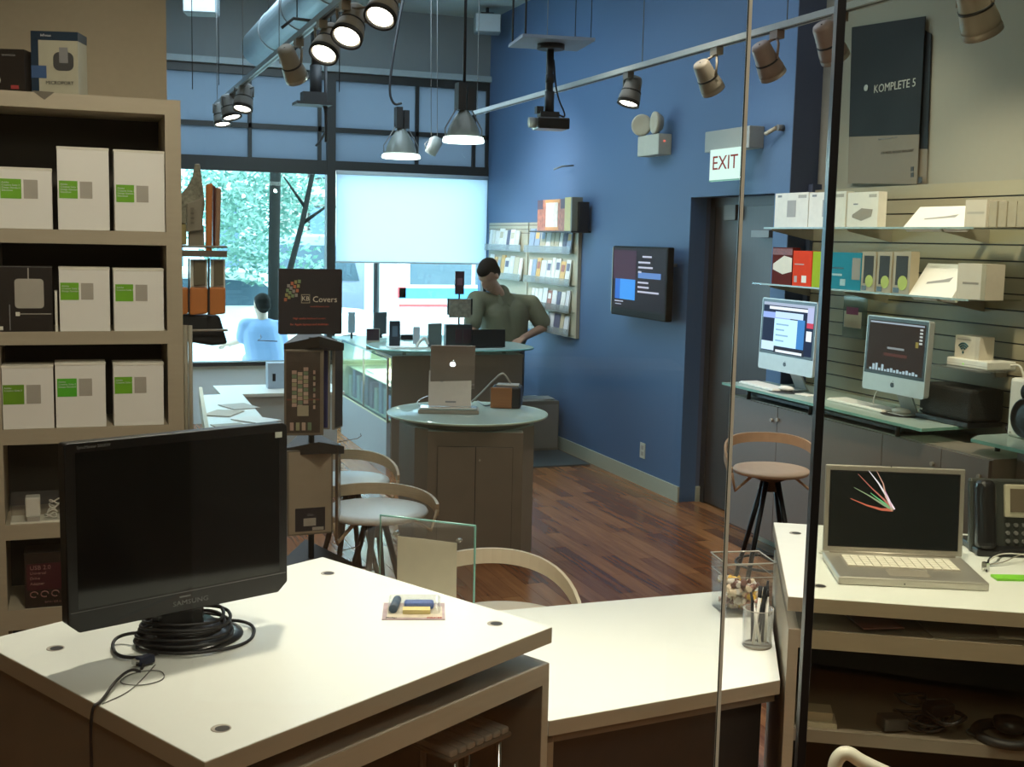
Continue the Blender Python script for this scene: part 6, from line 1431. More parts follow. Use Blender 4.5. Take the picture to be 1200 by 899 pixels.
# hanging bag
a_, b_ = PX(988, 395, SX-.06), PX(1016, 347, SX-.06)
t = thing('hanging_bag', 'clear plastic bag with a pink and white card hanging under the lower shelf', 'bag', (SX-.06, (a_.y+b_.y)/2, a_.z), RZW); w_ = abs(a_.y-b_.y); h_ = b_.z-a_.z
MB().bb((-w_/2, -.012, 0), (w_/2, .012, h_)).build('clear_bag', glassmat('bag film', (.8, .88, .88), 1, .1, diff=.25, dcol=(.4, .5, .5)), t, bevel=.008)
MB().bb((-w_*.4, -.014, h_*.25), (w_*.4, -.012, h_*.62)).build('white_card', M_paper, t); MB().bb((-w_*.3, -.015, h_*.55), (w_*.25, -.014, h_*.72)).build('pink_band', mat('magenta print', (.35, .07, .20), .5), t)
MB().cyl((0, .07, h_*1.0), (0, -.02, h_*1.0), .004, n=6).build('peg', M_chrome, t)
# router box and device on a bracket
xq = SX-.20
a_, b_ = PX(1117, 430, xq), PX(1166, 424, xq)
zr_ = PX(1140, 431, xq-.02).z
t = thing('media_device', 'flat white network device on a small clear ledge with a lead', 'device', (xq+.04, (a_.y+b_.y)/2, zr_), RZW); w_ = abs(a_.y-b_.y)
MB().bb((-w_/2, -.08, 0), (w_/2, .08, .036)).build('body', M_plwhite, t, bevel=.005)
MB().bb((-w_/2, -.0805, .012), (w_/2, -.080, .014)).build('seam', M_greyp, t); MB().cyl((-.02, -.0802, .014), (-.02, -.082, .014), .004, n=8).build('status_light', mat('green light', (.4, .9, .2), emis=1.0), t)
MB().tube(smooth([(w_/2, .05, .02), (w_/2+.05, .06, .03), (w_/2+.07, .07, -.06), (w_/2+.05, .09, -.25), (w_/2-.02, .10, -.36)]), .005, 6).build('lead', M_plwhite, t)
lg = thing('glass_ledge', 'small clear ledge on the slat wall under the white network device', 'shelf', (SX-.10, (a_.y+b_.y)/2, zr_-.008), RZW)
MB().bb((-w_/2-.02, -.20, 0), (w_/2+.02, .085, .008)).build('sheet', M_acryl, lg)
MB().bb((-.01, .02, -.04), (.01, .085, 0)).build('bracket', M_alud, lg)
def wifi(t, w_, h_, M_):
    for r in (.016, .027, .038): MB().tube([M_ @ Vector((-w_*.15+r*c_(q2), -.001, h_*.30+r*s_(q2))) for q2 in [PI*.22+PI*.56*i/10 for i in range(11)]], .0035, 5).build('wave_mark', mat('teal dark print', (.02, .10, .12), .5), t)
    MB().cyl(M_ @ Vector((-w_*.15, -.0005, h_*.26)), M_ @ Vector((-w_*.15, -.002, h_*.26)), .006, n=10).build('wave_mark', MATS['teal dark print'], t)
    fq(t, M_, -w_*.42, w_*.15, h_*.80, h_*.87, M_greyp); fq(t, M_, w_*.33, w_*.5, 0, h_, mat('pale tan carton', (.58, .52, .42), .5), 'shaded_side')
sbox('router_box', 'small white box with teal wireless waves standing on the network device', 1120, 1149, 394, zr_+.036, mat('warm white carton', (.66, .60, .48), .5), .08, xf=xq-.02, extra=wifi)

# poster pair
XPo = 4.025
def poster(lbl, quad, split, front, th, dx, logo):
    P = [PX(*q, XPo-dx) for q in quad]    # tl tr br bl
    c = sum(P, Vector())/4
    t = thing('poster', lbl, 'poster', (XPo-dx, c.y, min(P[2].z, P[3].z)), RZW)
    S0, S1 = P[0].lerp(P[3], split), P[1].lerp(P[2], split)
    MB().sheet([P[0], P[1], S1, S0], th).build('dark_print', mat('blue black poster', (.010, .014, .018), .6, spec=.2, noise=.5, scale=4), t, True)
    MB().sheet([S0, S1, P[2], P[3]], th).build('beige_print', mat('beige poster print', (.19, .155, .11), .6), t, True)
    return t, P
t, P = poster('dark poster sheet behind and right of the lettered one', [(1082, 34), (1092, 40), (1086, 219), (1076, 221)], .75, True, .003, .002, False)
t, P = poster('tall dark poster lettered KOMPLETE 5 on the white wall', [(999, 32), (1085, 19), (1075, 216), (994, 215)], .70, True, .004, .014, True)
xp = XPo-.0195
ctr = PX(1050, 101, xp); t.rotation_euler
def wtext(s, px, py, size, m, parent, x=xp, sx=1, al='CENTER', tilt=0):
    p = PX(px, py, x); M_ = Matrix.Rotation(RZW, 3, 'Z') @ FRONT @ Matrix.Rotation(tilt, 3, 'Z'); q2 = wm(parent).inverted() @ p
    return text('lettering', s, size, q2, wm(parent).to_3x3().inverted() @ M_, m, parent, sx=sx, align=al)
wtext('KOMPLETE 5', 1048, 101, .060, mat('warm white print', (.50, .48, .40), .5), t, sx=1.0)
MB().cyl(wm(t).inverted() @ PX(1015, 103, xp), wm(t).inverted() @ (PX(1015, 103, xp)+Vector((-.002, 0, 0))), .017, n=14).build('round_mark', mat('pale glow print', (.40, .42, .38), .5), t)
wtext('THE MUSIC PRODUCTION SUITE', 1051, 178, .020, mat('brown print', (.09, .07, .05), .6), t, sx=.9)
for py in (198, 205): MB().box(wm(t).inverted() @ PX(1069, py, xp), (.022, .002, .022)).build('square_mark', M_txtk, t)
MB().box(wm(t).inverted() @ PX(1078, 211, xp), (.03, .002, .03)).build('square_mark', M_txtk, t)
wtext('Synthesizers  samplers  effects', 1040, 162, .013, M_txtg, t)

# ------------------------------------------------------------------ RIGHT WALL COUNTER
ZC = .95
XF = 3.545
gc = thing('wall_counter', 'green edged glass wall counter carrying the two all in one computers', 'counter', (3.78, 5.1, ZC-.012), RZW)
yA, yB = 4.29, 6.03
MB().prism([(XF, yB), (XF, yA), (SX-.013, yA+.04), (SX-.013, 5.88), (WX-.002, 5.88), (WX-.002, yB)], ZC-.012, ZC).build('glass_sheet', M_tealtop, gc, True)
MB().prism([(XF, yB), (XF, yA), (XF-.0015, yA-.0015), (XF-.0015, yB)], ZC-.013, ZC+.0005).prism([(XF, yA), (SX-.013, yA+.04), (SX-.013, yA+.0385), (XF-.0015, yA-.0015)], ZC-.013, ZC+.0005).build('glass_edge', M_tealedge, gc, True)
for y in (4.5, 5.2, 5.8): MB().cyl((XF+.04, y, ZC-.07), (XF+.04, y, ZC-.012), .012, n=10).build('standoff', M_darkmetal, gc, True)
MB().bb((XF+.06, 4.5, ZC-.05), (SX-.1, 5.86, ZC-.035)).build('support_rail', M_darkmetal, gc, True)
wcb = thing('wall_cabinet', 'taupe wall hung cabinet with flush doors under the glass wall counter', 'cabinet', (3.75, 5.0, .2), RZW)
XC = XF+.035
MB().bb((XC+.018, 3.9, .13), (SX-.01, 5.86, ZC-.07)).build('carcass', M_taupe, wcb, True)
MB().bb((XC+.018, 5.86, .13), (WX-.005, 6.0, ZC-.07)).build('end_filler', M_taupe, wcb, True)
yd = [6.0, 5.62, 5.10, 4.92, 4.42, 3.92]
ydp = [PX(px, 550, XC).y for px in (908, 1032, 1102)]
eds = [6.0, ydp[0], ydp[1]+.0, ydp[2], 3.9]
M_tcab = mat('taupe cabinet door', (.20, .165, .14), .5, noise=.03)
for i in range(4):
    dd = MB().bb((XC, eds[i+1]+.003, .135), (XC+.016, eds[i]-.003, ZC-.075)).build('door', M_tcab, wcb, True)
    if i in (0, 1, 3): pass
    kp = PX(912, 492, XC) if i == 1 else Vector((XC, eds[i+1]+.05, .80))
    if i == 1: kp = PX(912, 492, XC)
    MB().cyl((XC, kp.y, kp.z), (XC-.012, kp.y, kp.z), .010, n=12).build('knob', M_alud, dd, True)
# lower glass counter and speaker at the frame edge
ZL = .945
lc2 = thing('speaker_counter', 'lower green edged glass counter at the right frame edge under the white speaker', 'counter', (3.7, 4.0, ZL-.012), RZW)
q1 = PZ(1138, 514, ZL); q2_ = PZ(1206, 530, ZL)
pl2 = [(q1.x, q1.y), (q1.x+.02, 3.2), (3.975, 3.2), (3.975, q1.y+.08), (q1.x+.10, q1.y+.07)]
MB().prism(pl2, ZL-.014, ZL).build('glass_sheet', M_tealtop, lc2, True)
MB().prism([(q1.x, q1.y), (q1.x+.02, 3.2), (q1.x+.0185, 3.2), (q1.x-.0015, q1.y)], ZL-.0145, ZL+.0005).build('glass_edge', M_tealedge, lc2, True)
MB().bb((q1.x+.10, 3.2, .13), (3.97, 3.88, ZL-.03)).build('body', M_tcab, lc2, True)
MB().cyl((q1.x+.10, q1.y-.05, ZL-.05), (q1.x+.10, q1.y-.05, ZL-.014), .012, n=10).build('standoff', M_darkmetal, lc2, True)
xs = PZ(1180, 511, ZL).x
spk = thing('studio_speaker', 'white studio speaker with black cones cut off by the right frame edge', 'speaker', (xs+.12, PX(1181, 480, xs).y-.105, ZL), RZW)
hs = PX(1190, 443, xs).z-ZL
MB().bb((-.105, -.12, 0), (.115, .035, hs)).build('cabinet', M_plwhite, spk, bevel=.014)
My = Matrix.Rotation(PI/2, 4, 'X')
MB().lathe([(0, .004), (.05, .003), (.072, .0), (.080, .006), (.086, .006), (.088, 0)], 30, M=Matrix.Translation((.005, -.121, hs*.36)) @ My).build('woofer', M_black, spk)
MB().lathe([(0, .010), (.018, .008), (.022, .002), (.036, .002), (.038, 0)], 24, M=Matrix.Translation((.0, -.121, hs*.79)) @ My).build('tweeter', M_black, spk)
MB().cyl((-.08, -.121, .02), (-.08, -.124, .02), .004, n=8).build('switch', M_alud, spk)
# subwoofer box
sbx = thing('black_speaker', 'black textured box speaker on the wall counter below the network device', 'speaker', (0, 0, ZC), RZW)
xsb = 3.86; ya2, yb3 = PX(1156, 480, xsb).y, PX(1094, 480, xsb).y; hh = PX(1110, 449, xsb).z-ZC
sbx.location = (xsb, (ya2+yb3)/2, ZC); w_ = yb3-ya2
M_gr = mat('black speaker cloth', (.016, .016, .014), .8, noise=.3, scale=120, bump=.3)
MB().bb((-w_/2, -.09, .025), (w_/2, .10, hh)).build('cloth_body', M_gr, sbx, bevel=.015)
MB().bb((-w_/2-.004, -.10, 0), (w_/2, .10, .024)).build('plinth', M_black, sbx, bevel=.004)
MB().box((-w_/2+.02, -.091, .045), (.02, .002, .008)).build('badge', M_greyp, sbx)
bc2 = thing('cable_bundle', 'black cables bunched behind the box speaker at the counter end', 'cables', (3.86, sbx.location.y-.34, ZC-.10))
for k in range(4): MB().tube(smooth([(0, 0, .02*k), (.02, -.05+.01*k, .05), (.05, .03*k, .1), (.06, .1, .12)]), .006, 6).build('cable', M_blackm, bc2)

# ------------------------------------------------------------------ ALL-IN-ONE COMPUTERS
def imac(lbl, TL, TR, BR, BL, xf, kind):
    tl_, tr_, br_, bl_ = [PX(*q, xf) for q in (TL, TR, BR, BL)]
    yc = (tl_.y+tr_.y+bl_.y+br_.y)/4; w_ = abs((tl_.y+bl_.y)/2-(tr_.y+br_.y)/2); zb_, zt_ = (bl_.z+br_.z)/2, (tl_.z+tr_.z)/2; h_ = zt_-zb_
    t = thing('all_in_one_computer', lbl, 'computer', (xf+.06, yc, ZC), RZW)
    T = Matrix.Translation((0, -.06, zb_-ZC)) @ Matrix.Rotation(-.03, 4, 'X')
    rrect_b = MB(); r = .014; p = []
    for cx_, cz_, a0 in ((w_/2-r, h_-r, 0), (-w_/2+r, h_-r, PI/2), (-w_/2+r, r, PI), (w_/2-r, r, 3*PI/2)):
        for k in range(5): a_ = a0+PI/2*k/4; p.append((cx_+r*c_(a_), cz_+r*s_(a_)))
    n = len(p); vs = [T @ Vector((q[0], 0, q[1])) for q in p]+[T @ Vector((q[0]*.97, .035, q[1]*.98+.004)) for q in p]
    MB().add(vs, [tuple(range(n)), tuple(range(n, 2*n))[::-1]]+[(i, (i+1) % n, (i+1) % n+n, i+n) for i in range(n)]).build('aluminium_shell', mat('cool aluminium', (.50, .52, .50), .4, .3), t)
    zc0 = h_*.225
    MB().bb((-w_/2+.006, -.001, zc0), (w_/2-.006, .0, h_-.006), T).build('black_bezel', M_black, t)
    sx0, sx1, sz0, sz1 = -w_/2+.022, w_/2-.022, zc0+.016, h_-.022
    sw2, sh2 = sx1-sx0, sz1-sz0
    def s(x0, x1, z0, z1, nm, col, e=1, d=0): return MB().bb((sx0+sw2*x0, -.0018-d, sz0+sh2*z0), (sx0+sw2*x1, -.0012-d, sz0+sh2*z1), T).build('screen_area' if d else 'screen', mat(nm, col, emis=e), t)
    if kind == 1:
        s(0, 1, 0, 1, 'dark blue screen', (.012, .018, .05))
        s(0, 1, .94, 1, 'screen menu', (.55, .65, .85), 1, .0003)
        s(.12, .95, .86, .92, 'screen white', (.80, .90, 1), 1, .0003)
        s(.0, .55, .68, .80, 'screen lilac', (.30, .42, .85), 1, .0003)
        s(.25, .80, .70, .82, 'screen pale', (.55, .75, 1), 1, .0006)
        s(.24, .70, .12, .68, 'screen page', (.50, .80, 1), 1.1, .0006)
        s(.70, .84, .12, .70, 'screen blue', (.05, .22, .55), 1, .0006)
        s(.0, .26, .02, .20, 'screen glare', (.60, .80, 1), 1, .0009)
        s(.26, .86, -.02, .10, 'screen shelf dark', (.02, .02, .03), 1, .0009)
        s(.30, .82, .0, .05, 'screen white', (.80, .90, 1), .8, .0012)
        s(.88, 1, .66, .96, 'screen sidebar', (.45, .5, .75), 1, .0006)
        s(.88, 1, .56, .66, 'screen red', (.55, .05, .10), 1, .0006)
        s(.88, .98, .30, .50, 'screen white', (.80, .90, 1), .5, .0006)
        for k in range(4): s(.28, .45+.08*(k % 2), .22+k*.11, .25+k*.11, 'screen text', (.25, .45, .65), 1, .0009)
    else:
        s(0, 1, 0, 1, 'brown black screen', (.030, .020, .017))
        s(.02, .98, .95, .98, 'screen menu', (.55, .65, .85), .7, .0003)
        s(.36, .66, .46, .50, 'screen label', (.25, .28, .32), 1, .0003)
        s(.30, .72, .32, .38, 'screen dull red', (.09, .035, .03), 1, .0003)
        for k in range(5): s(.91, .96, .62+k*.065, .655+k*.065, 'screen icon', (.6, .65, .7), .9, .0003)
        s(.85, .90, .55, .66, 'screen yellow', (.25, .2, .05), 1, .0003)
        for k in range(16): s(.06+k*.055, .10+k*.055, .01, .05+.05*((k*7) % 5)/5+(.06 if k in (1, 2, 4) else 0), 'screen dock', (.45, .60, .75), .9, .0003)
    apple_logo(T @ Matrix(((1, 0, 0, 0), (0, 0, -1, -.0002), (0, 1, 0, zc0*.5), (0, 0, 0, 1))), .026, M_black, t)
    MB().prism([(-.06, -.03), (.06, -.03), (.06, .07), (-.06, .07)], 0, .006).build('foot', mat('cool aluminium', (.50, .52, .50), .4, .3), t, bevel=.002)
    MB().add([(-.055, .055, .006), (.055, .055, .006), (.055, .065, .006), (-.055, .065, .006), (-.055, -.022, zb_-ZC+.06), (.055, -.022, zb_-ZC+.06), (.055, -.014, zb_-ZC+.06), (-.055, -.014, zb_-ZC+.06)], [(0, 1, 2, 3), (7, 6, 5, 4), (0, 4, 5, 1), (1, 5, 6, 2), (2, 6, 7, 3), (3, 7, 4, 0)]).build('stand_arm', mat('cool aluminium', (.50, .52, .50), .4, .3), t)
    return t
i2 = imac('silver computer with a dark screen and dock icons at the right of the wall counter', (1017, 369), (1090, 376), (1080, 465), (1008, 457), 3.68, 2)
i1 = imac('silver computer with a bright blue browser window left of the black glass seal', (893, 349), (958, 354), (950, 440), (887, 433), 3.70, 1)
def keyboard(lbl, A, B, depth):
    a_, b_ = PZ(*A, ZC), PZ(*B, ZC); w_ = (a_-b_).length
    t = thing('keyboard', lbl, 'keyboard', ((a_.x+b_.x)/2+depth/2, (a_.y+b_.y)/2, ZC), math.atan2(b_.y-a_.y, b_.x-a_.x))
    MB().bb((-w_/2, -depth/2, 0), (w_/2, depth/2, .010)).build('tray', M_plwhite, t, bevel=.003)
    km = MB()
    for r in range(5):
        for c in range(15): km.bb((-w_/2+.006+c*(w_-.012)/15+.001, -depth/2+.006+r*(depth-.012)/5+.001, .010), (-w_/2+.006+(c+1)*(w_-.012)/15-.001, -depth/2+.006+(r+1)*(depth-.012)/5-.001, .014))
    k = km.build('keys', M_paperw, t); k['kind'] = 'stuff'; return t
def mouse(lbl, px, py):
    p = PZ(px, py, ZC); t = thing('mouse_on_pad', 'round black pad under the white mouse, '+lbl, 'mouse pad', p)
    MB().lathe([(0, .003), (.085, .003), (.09, 0)], 30, sy=1.2).build('pad', M_blackm, t)
    m2 = thing('mouse', 'white mouse on a round black pad, '+lbl, 'mouse', p+Vector((0, 0, .003)), .3)
    MB().ball((0, 0, .014), (.030, .052, .017), 14).build('mouse_shell', M_plwhite, m2)
    MB().ball((0, .03, .03), (.006, .007, .004), 8).build('scroll_ball', M_greyp, m2)
keyboard('white keyboard before the dark screened computer on the wall counter', (969, 469), (1033, 484), .12)
keyboard('white keyboard at the left end of the wall counter near the glass edge', (866, 449), (905, 459), .12)
mouse('right of the keyboard by the dark screened computer', 1056, 486)
mouse('below the bright screened computer', 921, 459)
t = thing('flat_booklet', 'white booklet lying right of the mouse below the bright computer', 'booklet', PZ(944, 463, ZC), -1.4); MB().bb((-.05, -.03, 0), (.05, .04, .004)).build('booklet_body', M_paper, t)
t = thing('keyboard_cable', 'thin pale cable hanging behind the dark screened computer', 'cable', (3.80, i2.location.y+.26, ZC)); MB().tube(smooth([(0, 0, .002), (-.01, .03, .02), (.03, .02, .12), (.02, -.05, .14)]), .003, 6).build('lead', M_plwhite, t)

# ------------------------------------------------------------------ TABLES BEHIND THE STAND, BY THE WINDOW
a_ = PZ(256, 459, .72); b_ = PZ(337, 455, .72)
wt = thing('white_counter', 'white topped display counter below the shop window', 'counter', ((a_.x+b_.x)/2+.3, a_.y+.25, 0))
MB().bb((a_.x, a_.y-.15, .70), (a_.x+.80, a_.y+.32, .72)).build('counter_top', M_white_top, wt, True)
MB().bb((a_.x+.05, a_.y-.1, 0), (a_.x+.76, a_.y+.28, .70)).build('body', M_lowwall, wt, True)
q1 = PZ(237, 463, .75); q2 = PZ(283, 461, .75); q3 = PZ(335, 520, .75); q4 = PZ(250, 545, .75)
wt2 = thing('white_bench', 'white display bench with papers running behind the monitor', 'bench', ((q1.x+q3.x)/2, (q1.y+q3.y)/2, 0))
pg2 = [q1, q2, q3, q4]
MB().prism(pg2, .72, .75).build('bench_top', M_white_top, wt2, True)
MB().prism(offset_in(pg2, .04), 0, .72).build('body', M_taupe, wt2, True)
d_ = (q4-q1).normalized(); n_ = Vector((-d_.y, d_.x, 0))
MB().prism([q1, q4, q4-n_*.02, q1-n_*.02], .70, .80).build('raised_rim', mat('cream rim', (.72, .62, .40), .5), wt2, True)
pp_ = thing('paper_stack', 'loose pale sheets lying on the white bench behind the monitor', 'papers', PZ(290, 490, .75))
for (px, py, r, m_) in ((280, 476, .3, M_greyp), (262, 484, -.5, M_beige_lt), (300, 492, .6, M_paperw), (272, 500, .2, M_beige)):
    p = PZ(px, py, .754); MB().box((p.x, p.y, .752+.002*abs(r)*2), (.16, .22, .003), rz=r).build('paper_sheet', m_, pp_, True)
t = thing('window_box', 'small pale blue box on the counter below the window beside the stand', 'box', PZ(325, 457, .72)+Vector((0, .12, 0)))
MB().bb((-.05, -.05, 0), (.08, .05, .17)).build('carton', mat('pale blue carton', (.4, .5, .62), .5), t); MB().bb((-.02, -.052, .05), (0, -.05, .10)).build('dark_mark', M_black, t)
t = thing('cable_pile', 'small pile of black and white leads behind the big monitor', 'cables', (xa+.03, YR-.03, .62))
 
zz_ = t.location.z
for k in range(5): MB().tube(loop(0, 0, .06+.01*k, .05, .02+.02*k, w=.02, rot=k), .006, 6).build('lead', [M_blackm, M_plwhite, M_blackm, M_greyp, M_blackm][k], t)

# ------------------------------------------------------------------ OUTSIDE
M_pave = mat('pale pavement', (.62, .62, .60), .8, noise=.05, scale=4)
M_asph = mat('sunlit asphalt', (.35, .36, .37), .8, noise=.08, scale=6)
struct(MB().bb((-14, 11.4, -.15), (30, 14.3, -.05)).build('ground_pavement', M_pave))
struct(MB().bb((-14, 14.3, -.25), (30, 26, -.15)).build('ground_street', M_asph))
struct(MB().bb((-14, 26, -.2), (30, 40, -.05)).build('ground_far', M_pave))
# building across the street
M_brick = mat('pale brown masonry', (.36, .31, .27), .8, noise=.1, scale=8)
bd = thing('building', 'masonry building across the street seen through the window', 'building', (9, 33, 0))
MB().bb((5.6, 32, 0), (13, 36, 10)).build('wall', M_brick, bd, True)
for z in (1.4, 3.2, 5.0):
    for k in range(6): f = MB().bb((6.0+k*1.15, 31.94, z), (6.7+k*1.15, 32.02, z+1.1)).build('window', M_darkmetal, bd, True); MB().bb((6.05+k*1.15, 31.92, z+.05), (6.65+k*1.15, 31.95, z+1.05)).build('pane', mat('dim blue pane', (.08, .14, .2), .1), f, True)
    MB().bb((5.5, 31.8, z-.45), (13, 32, z-.2)).build('stone_band', M_pave, bd, True)
bd2 = thing('building', 'pale building with blue grey front far behind the street tree', 'building', (2, 35, 0))
MB().bb((-6, 34, 0), (5.2, 38, 4.4)).build('wall', mat('pale blue render', (.5, .58, .64), .8), bd2, True)
for k in range(7):
    f = MB().bb((-5.4+k*1.5, 33.93, .6), (-4.5+k*1.5, 34.02, 2.6)).build('window', M_lowwall, bd2, True); MB().bb((-5.35+k*1.5, 33.9, .65), (-4.55+k*1.5, 33.94, 2.55)).build('pane', mat('dim blue pane', (.08, .14, .2), .1), f, True)
# trees
M_bark = mat('grey bark', (.016, .017, .016), .9, noise=.3, scale=14, bump=.4, spec=.1)
def leafmat(nm, c):
    m = translucent(nm, c, .5); return m
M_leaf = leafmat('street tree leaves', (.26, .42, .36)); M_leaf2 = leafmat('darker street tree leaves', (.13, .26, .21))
YT = 13.6
tb2, tt2 = PY(321, 330, YT), PY(323, 190, YT)
tree = thing('street_tree', 'slender street tree outside the left shop window', 'tree', (tb2.x, YT, -.05))
MB().tube([(tb2.x, YT, -.05), (tb2.x, YT, 1.5), (tt2.x, YT, 2.6), (tt2.x+.1, YT+.2, 4.5), (tt2.x, YT+.3, 6)], [.080, .066, .062, .05, .03], 10).build('trunk', M_bark, tree, True)
rg = random.Random(2)
lf = MB(); lf2 = MB()
cl = []
for (px, py, rr, n) in ((285, 225, .75, 340), (262, 250, .55, 200), (300, 262, .6, 240), (345, 220, .55, 170), (275, 300, .42, 130), (300, 305, .35, 90), (350, 262, .35, 60), (335, 200, .7, 160), (362, 308, .22, 40), (240, 215, .6, 200), (310, 205, .8, 200)):
    c = PY(px, py, YT+rg.uniform(.3, 1.5))
    for i in range(int(n*2.2)):
        v = Vector((rg.gauss(0, 1), rg.gauss(0, 1), rg.gauss(0, .8))); v = v.normalized()*rr*rg.random()**.45
        cl.append(c+v)
for i, p in enumerate(cl):
    a1 = Vector((rg.uniform(-1, 1), rg.uniform(-1, 1), rg.uniform(-.6, .6))).normalized(); b1 = a1.orthogonal().normalized(); s1_ = rg.uniform(.028, .060)
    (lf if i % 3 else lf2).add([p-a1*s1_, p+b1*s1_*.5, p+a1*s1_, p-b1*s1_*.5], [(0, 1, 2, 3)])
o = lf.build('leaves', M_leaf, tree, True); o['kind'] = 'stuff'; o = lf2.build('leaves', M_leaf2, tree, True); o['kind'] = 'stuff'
b0, b1_, b2_ = PY(340, 315, YT-.4), PY(354, 262, YT-.4), PY(367, 200, YT-.4)
tr2 = thing('young_tree', 'thin leaning young tree outside to the right of the street tree', 'tree', (b0.x-.15, YT-.4, -.05))
MB().tube([(b0.x-.25, YT-.4, -.05), b0, b1_, b2_, b2_+Vector((.3, 0, 1.2))], [.04, .034, .030, .026, .02], 8).build('trunk', M_bark, tr2, True)
MB().tube([b1_, b1_+Vector((.25, 0, .18)), b1_+Vector((.5, .1, .2))], [.025, .015, .008], 6).tube([b1_.lerp(b2_, .3), b1_+Vector((-.2, 0, .5))], [.02, .008], 6).build('twig', M_bark, tr2, True)
# street sign pole
q = PY(441, 340, 13.2); t = thing('street_pole', 'thin black pole on the pavement seen under the blind', 'pole', (q.x, 13.2, -.05))
MB().cyl((0, 0, 0), (0, 0, 2.6), .035, n=10).build('pole', M_black, t); MB().bb((.03, -.02, 1.55), (.16, .02, 1.62)).build('bracket', M_black, t)
MB().bb((-.2, -.02, 2.2), (.2, .0, 2.7)).build('sign_plate', M_darkmetal, t)
# vehicles
M_cw = mat('white car paint', (.80, .82, .82), .25, coat=.5); M_cg = mat('grey car paint', (.25, .28, .36), .25, coat=.5)
M_tint = mat('tinted car glass', (.06, .10, .13), .25); M_tyre = mat('black tyre', (.02, .02, .02), .8)
def vehicle(nm, lbl, cat, y, x0, prof, wid, m, wheels, glass, stripes=(), wr=.33, zg=-.15):
    t = thing(nm, lbl, cat, (x0, y, zg))
    n = len(prof); vs = [(p[0], 0, p[1]) for p in prof]+[(p[0], wid, p[1]) for p in prof]
    MB().add(vs, [tuple(range(n)), tuple(range(n, 2*n))[::-1]]+[(i, (i+1) % n, (i+1) % n+n, i+n) for i in range(n)]).build('body', m, t, bevel=.05, seg=3)
    for wx in wheels:
        for yy in (-.01, wid-.20): w2 = MB().cyl((wx, yy, wr), (wx, yy+.21, wr), wr, n=24).build('wheel', M_tyre, t); MB().cyl((wx, yy-.01, wr), (wx, yy+.22, wr), wr*.55, n=16).build('hub_cap', M_alud, w2)
    for g in glass:
        k = len(g); v2 = [(p[0], -.012, p[1]) for p in g]+[(p[0], wid+.012, p[1]) for p in g]
        MB().add(v2[:k]+[(p[0], .02, p[1]) for p in g], [tuple(range(k)), tuple(range(k, 2*k))[::-1]]+[(i, (i+1) % k, (i+1) % k+k, i+k) for i in range(k)]).build('side_window', M_tint, t)
    for (xa_, xb_, za, zb_, mm, sn) in stripes: MB().bb((xa_, -.012, za), (xb_, .01, zb_)).build(sn, mm, t)
    return t
xv = PY(466, 340, 16.5).x
vehicle('van', 'large white van with blue and red stripes parked outside under the blind', 'van', 16.5, xv, [(0, .45), (6.2, .45), (6.2, 2.75), (.15, 2.75), (0, 2.5)], 2.1, M_cw, (1.3, 5.0),
        [[(.18, 1.22), (1.10, 1.22), (1.10, 1.70), (.18, 1.70)], [(1.16, 1.22), (2.9, 1.22), (2.9, 1.70), (1.16, 1.70)]],
        ((.02, 6.0, 1.02, 1.17, mat('sky blue stripe', (.06, .36, .65), .3), 'blue_stripe'), (.02, 6.0, .90, .94, mat('red stripe', (.65, .06, .06), .3), 'red_stripe'), (0, .12, 1.03, 1.18, mat('red lamp', (.6, .04, .05), .3), 'tail_lamp')))
xc = PY(50, 400, 15.0).x
vehicle('car', 'white car parked outside behind the seated person', 'car', 14.75, xc, [(0, .30), (4.5, .30), (4.5, .72), (4.1, .88), (3.2, .95), (2.6, 1.42), (1.3, 1.45), (.5, .98), (0, .9)], 1.7, M_cw, (.9, 3.6),
        [[(.85, 1.02), (1.35, 1.34), (1.85, 1.34), (1.85, 1.02)], [(1.92, 1.02), (1.92, 1.34), (2.5, 1.31), (2.85, 1.02)]])
xc = PY(292, 360, 19.5).x
vehicle('car', 'blue grey off road car parked farther down the street beside the pole', 'car', 19.5, xc+.2, [(0, .35), (1.9, .35), (1.9, 1.0), (1.82, 1.15), (1.6, 1.9), (.1, 1.9), (0, 1.1)], 3.0, M_cg, (.5, 1.4), [[(.25, 1.15), (.3, 1.72), (1.45, 1.72), (1.6, 1.15)]],
        ((1.72, 1.88, .95, 1.25, mat('red lamp', (.6, .04, .05), .3), 'tail_lamp'), (1.72, 1.88, .6, .8, mat('red lamp', (.6, .04, .05), .3), 'tail_lamp')))
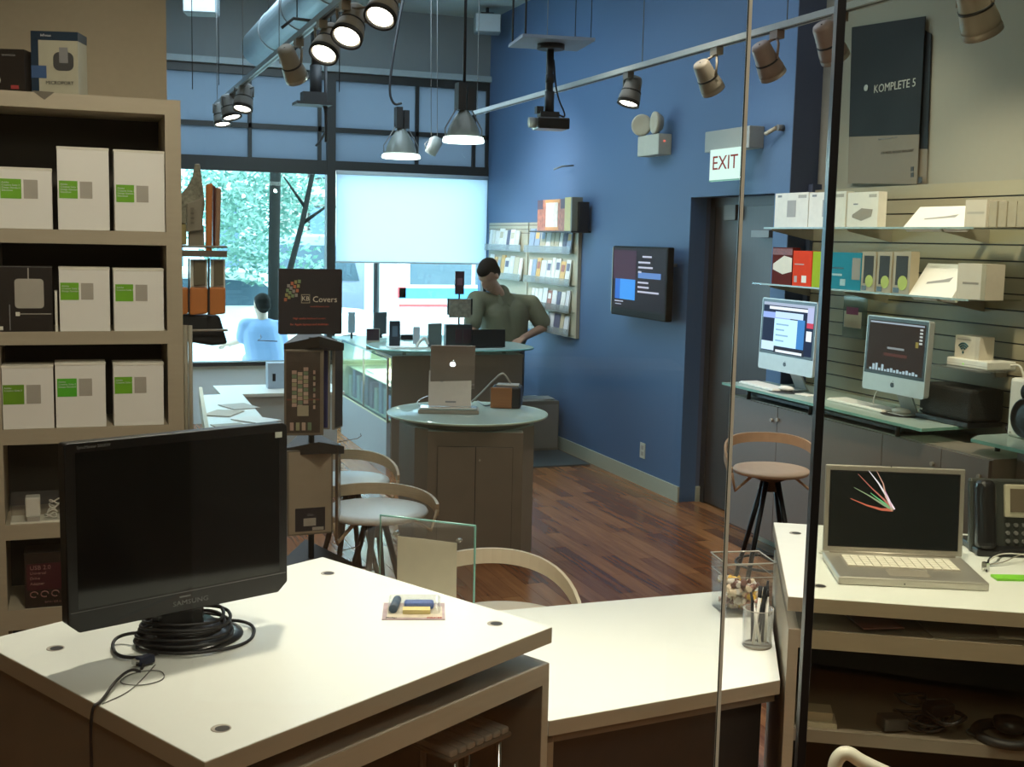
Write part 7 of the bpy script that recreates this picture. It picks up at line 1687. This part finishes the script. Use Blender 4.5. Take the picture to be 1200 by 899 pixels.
# seated person outside
YO = 12.35
def o_(px, py, dy=0): return PY(px, py, YO+dy)
hcx = o_(306, 358)
po = thing('person', 'person in a pale blue T-shirt sitting outside the window, seen from behind', 'person', (hcx.x+.08, YO, -.05))
bench = thing('street_bench', 'low pale bench outside the window under the seated person', 'bench', (hcx.x+.1, YO+.1, -.05))
hipz = o_(312, 425).z
MB().bb((-.9, -.18, hipz-.16), (.9, .28, hipz-.10)).bb((-.8, -.1, 0), (-.7, .2, hipz-.16)).bb((.7, -.1, 0), (.8, .2, hipz-.16)).build('bench_body', M_pave, bench)
ob = MB(); nk = o_(308, 372); pel = o_(312, 422); 
Mh = head(ob, hcx, (-.35, .9, -.1), (0, .05, 1), 1.0)
capsule(ob, nk-Vector((0, 0, .05)), hcx-Vector((0, 0, .04)), .055, .05)
capsule(ob, nk-Vector((0, 0, .15)), pel, .13, .14)
sl, sr_ = o_(288, 382), o_(326, 384)
capsule(ob, sl, sr_, .06, .06)
el = o_(284, 398, .05); wl_ = o_(268, 403, .25); er = o_(332, 408, .05); wr_ = o_(322, 420, .3)
capsule(ob, sl, el, .05, .042); capsule(ob, el, wl_, .038, .027); capsule(ob, sr_, er, .05, .042); capsule(ob, er, wr_, .038, .027)
hand(ob, wl_, wl_-el, 1, .4); hand(ob, wr_, wr_-er, -1, .4)
for sx in (-1, 1):
    h0 = pel+Vector((sx*.10, .05, -.02)); k0 = Vector((h0.x, YO+.50, hipz-.02)); f0 = Vector((h0.x, YO+.52, .03))
    capsule(ob, h0, k0, .08, .06); capsule(ob, k0, f0, .055, .04); capsule(ob, f0, f0+Vector((0, .15, -.03)), .04, .035)
b_ = ob.build('body', mat('fair skin', (.55, .36, .26), .5), po, True); remesh(b_, .0085, 2)
hairmesh(Mh, 'hair', po)
ts = MB(); capsule(ts, sl+Vector((.02, 0, 0)), sr_-Vector((.02, 0, 0)), .080, .080, 14); capsule(ts, nk-Vector((-.03, 0, .16)), pel+Vector((.04, 0, .04)), .155, .16, 16); capsule(ts, nk-Vector((.06, 0, .16)), pel+Vector((-.05, 0, .04)), .15, .155, 16)
capsule(ts, sl, sl.lerp(el, .8), .078, .072, 12); capsule(ts, sr_, sr_.lerp(er, .8), .078, .072, 12)
o = ts.build('t_shirt', mat('pale blue cotton', (.24, .32, .48), .8, noise=.08, scale=10), po, True); remesh(o, .012, 3)
tp_ = MB()
for sx in (-1, 1):
    h0 = pel+Vector((sx*.10, .05, -.02)); k0 = Vector((h0.x, YO+.50, hipz-.02)); f0 = Vector((h0.x, YO+.52, .10)); capsule(tp_, h0, k0, .105, .08, 12); capsule(tp_, k0, f0, .08, .06, 12)
o = tp_.build('trousers', mat('grey cotton', (.25, .27, .3), .8), po, True); remesh(o, .014, 3)
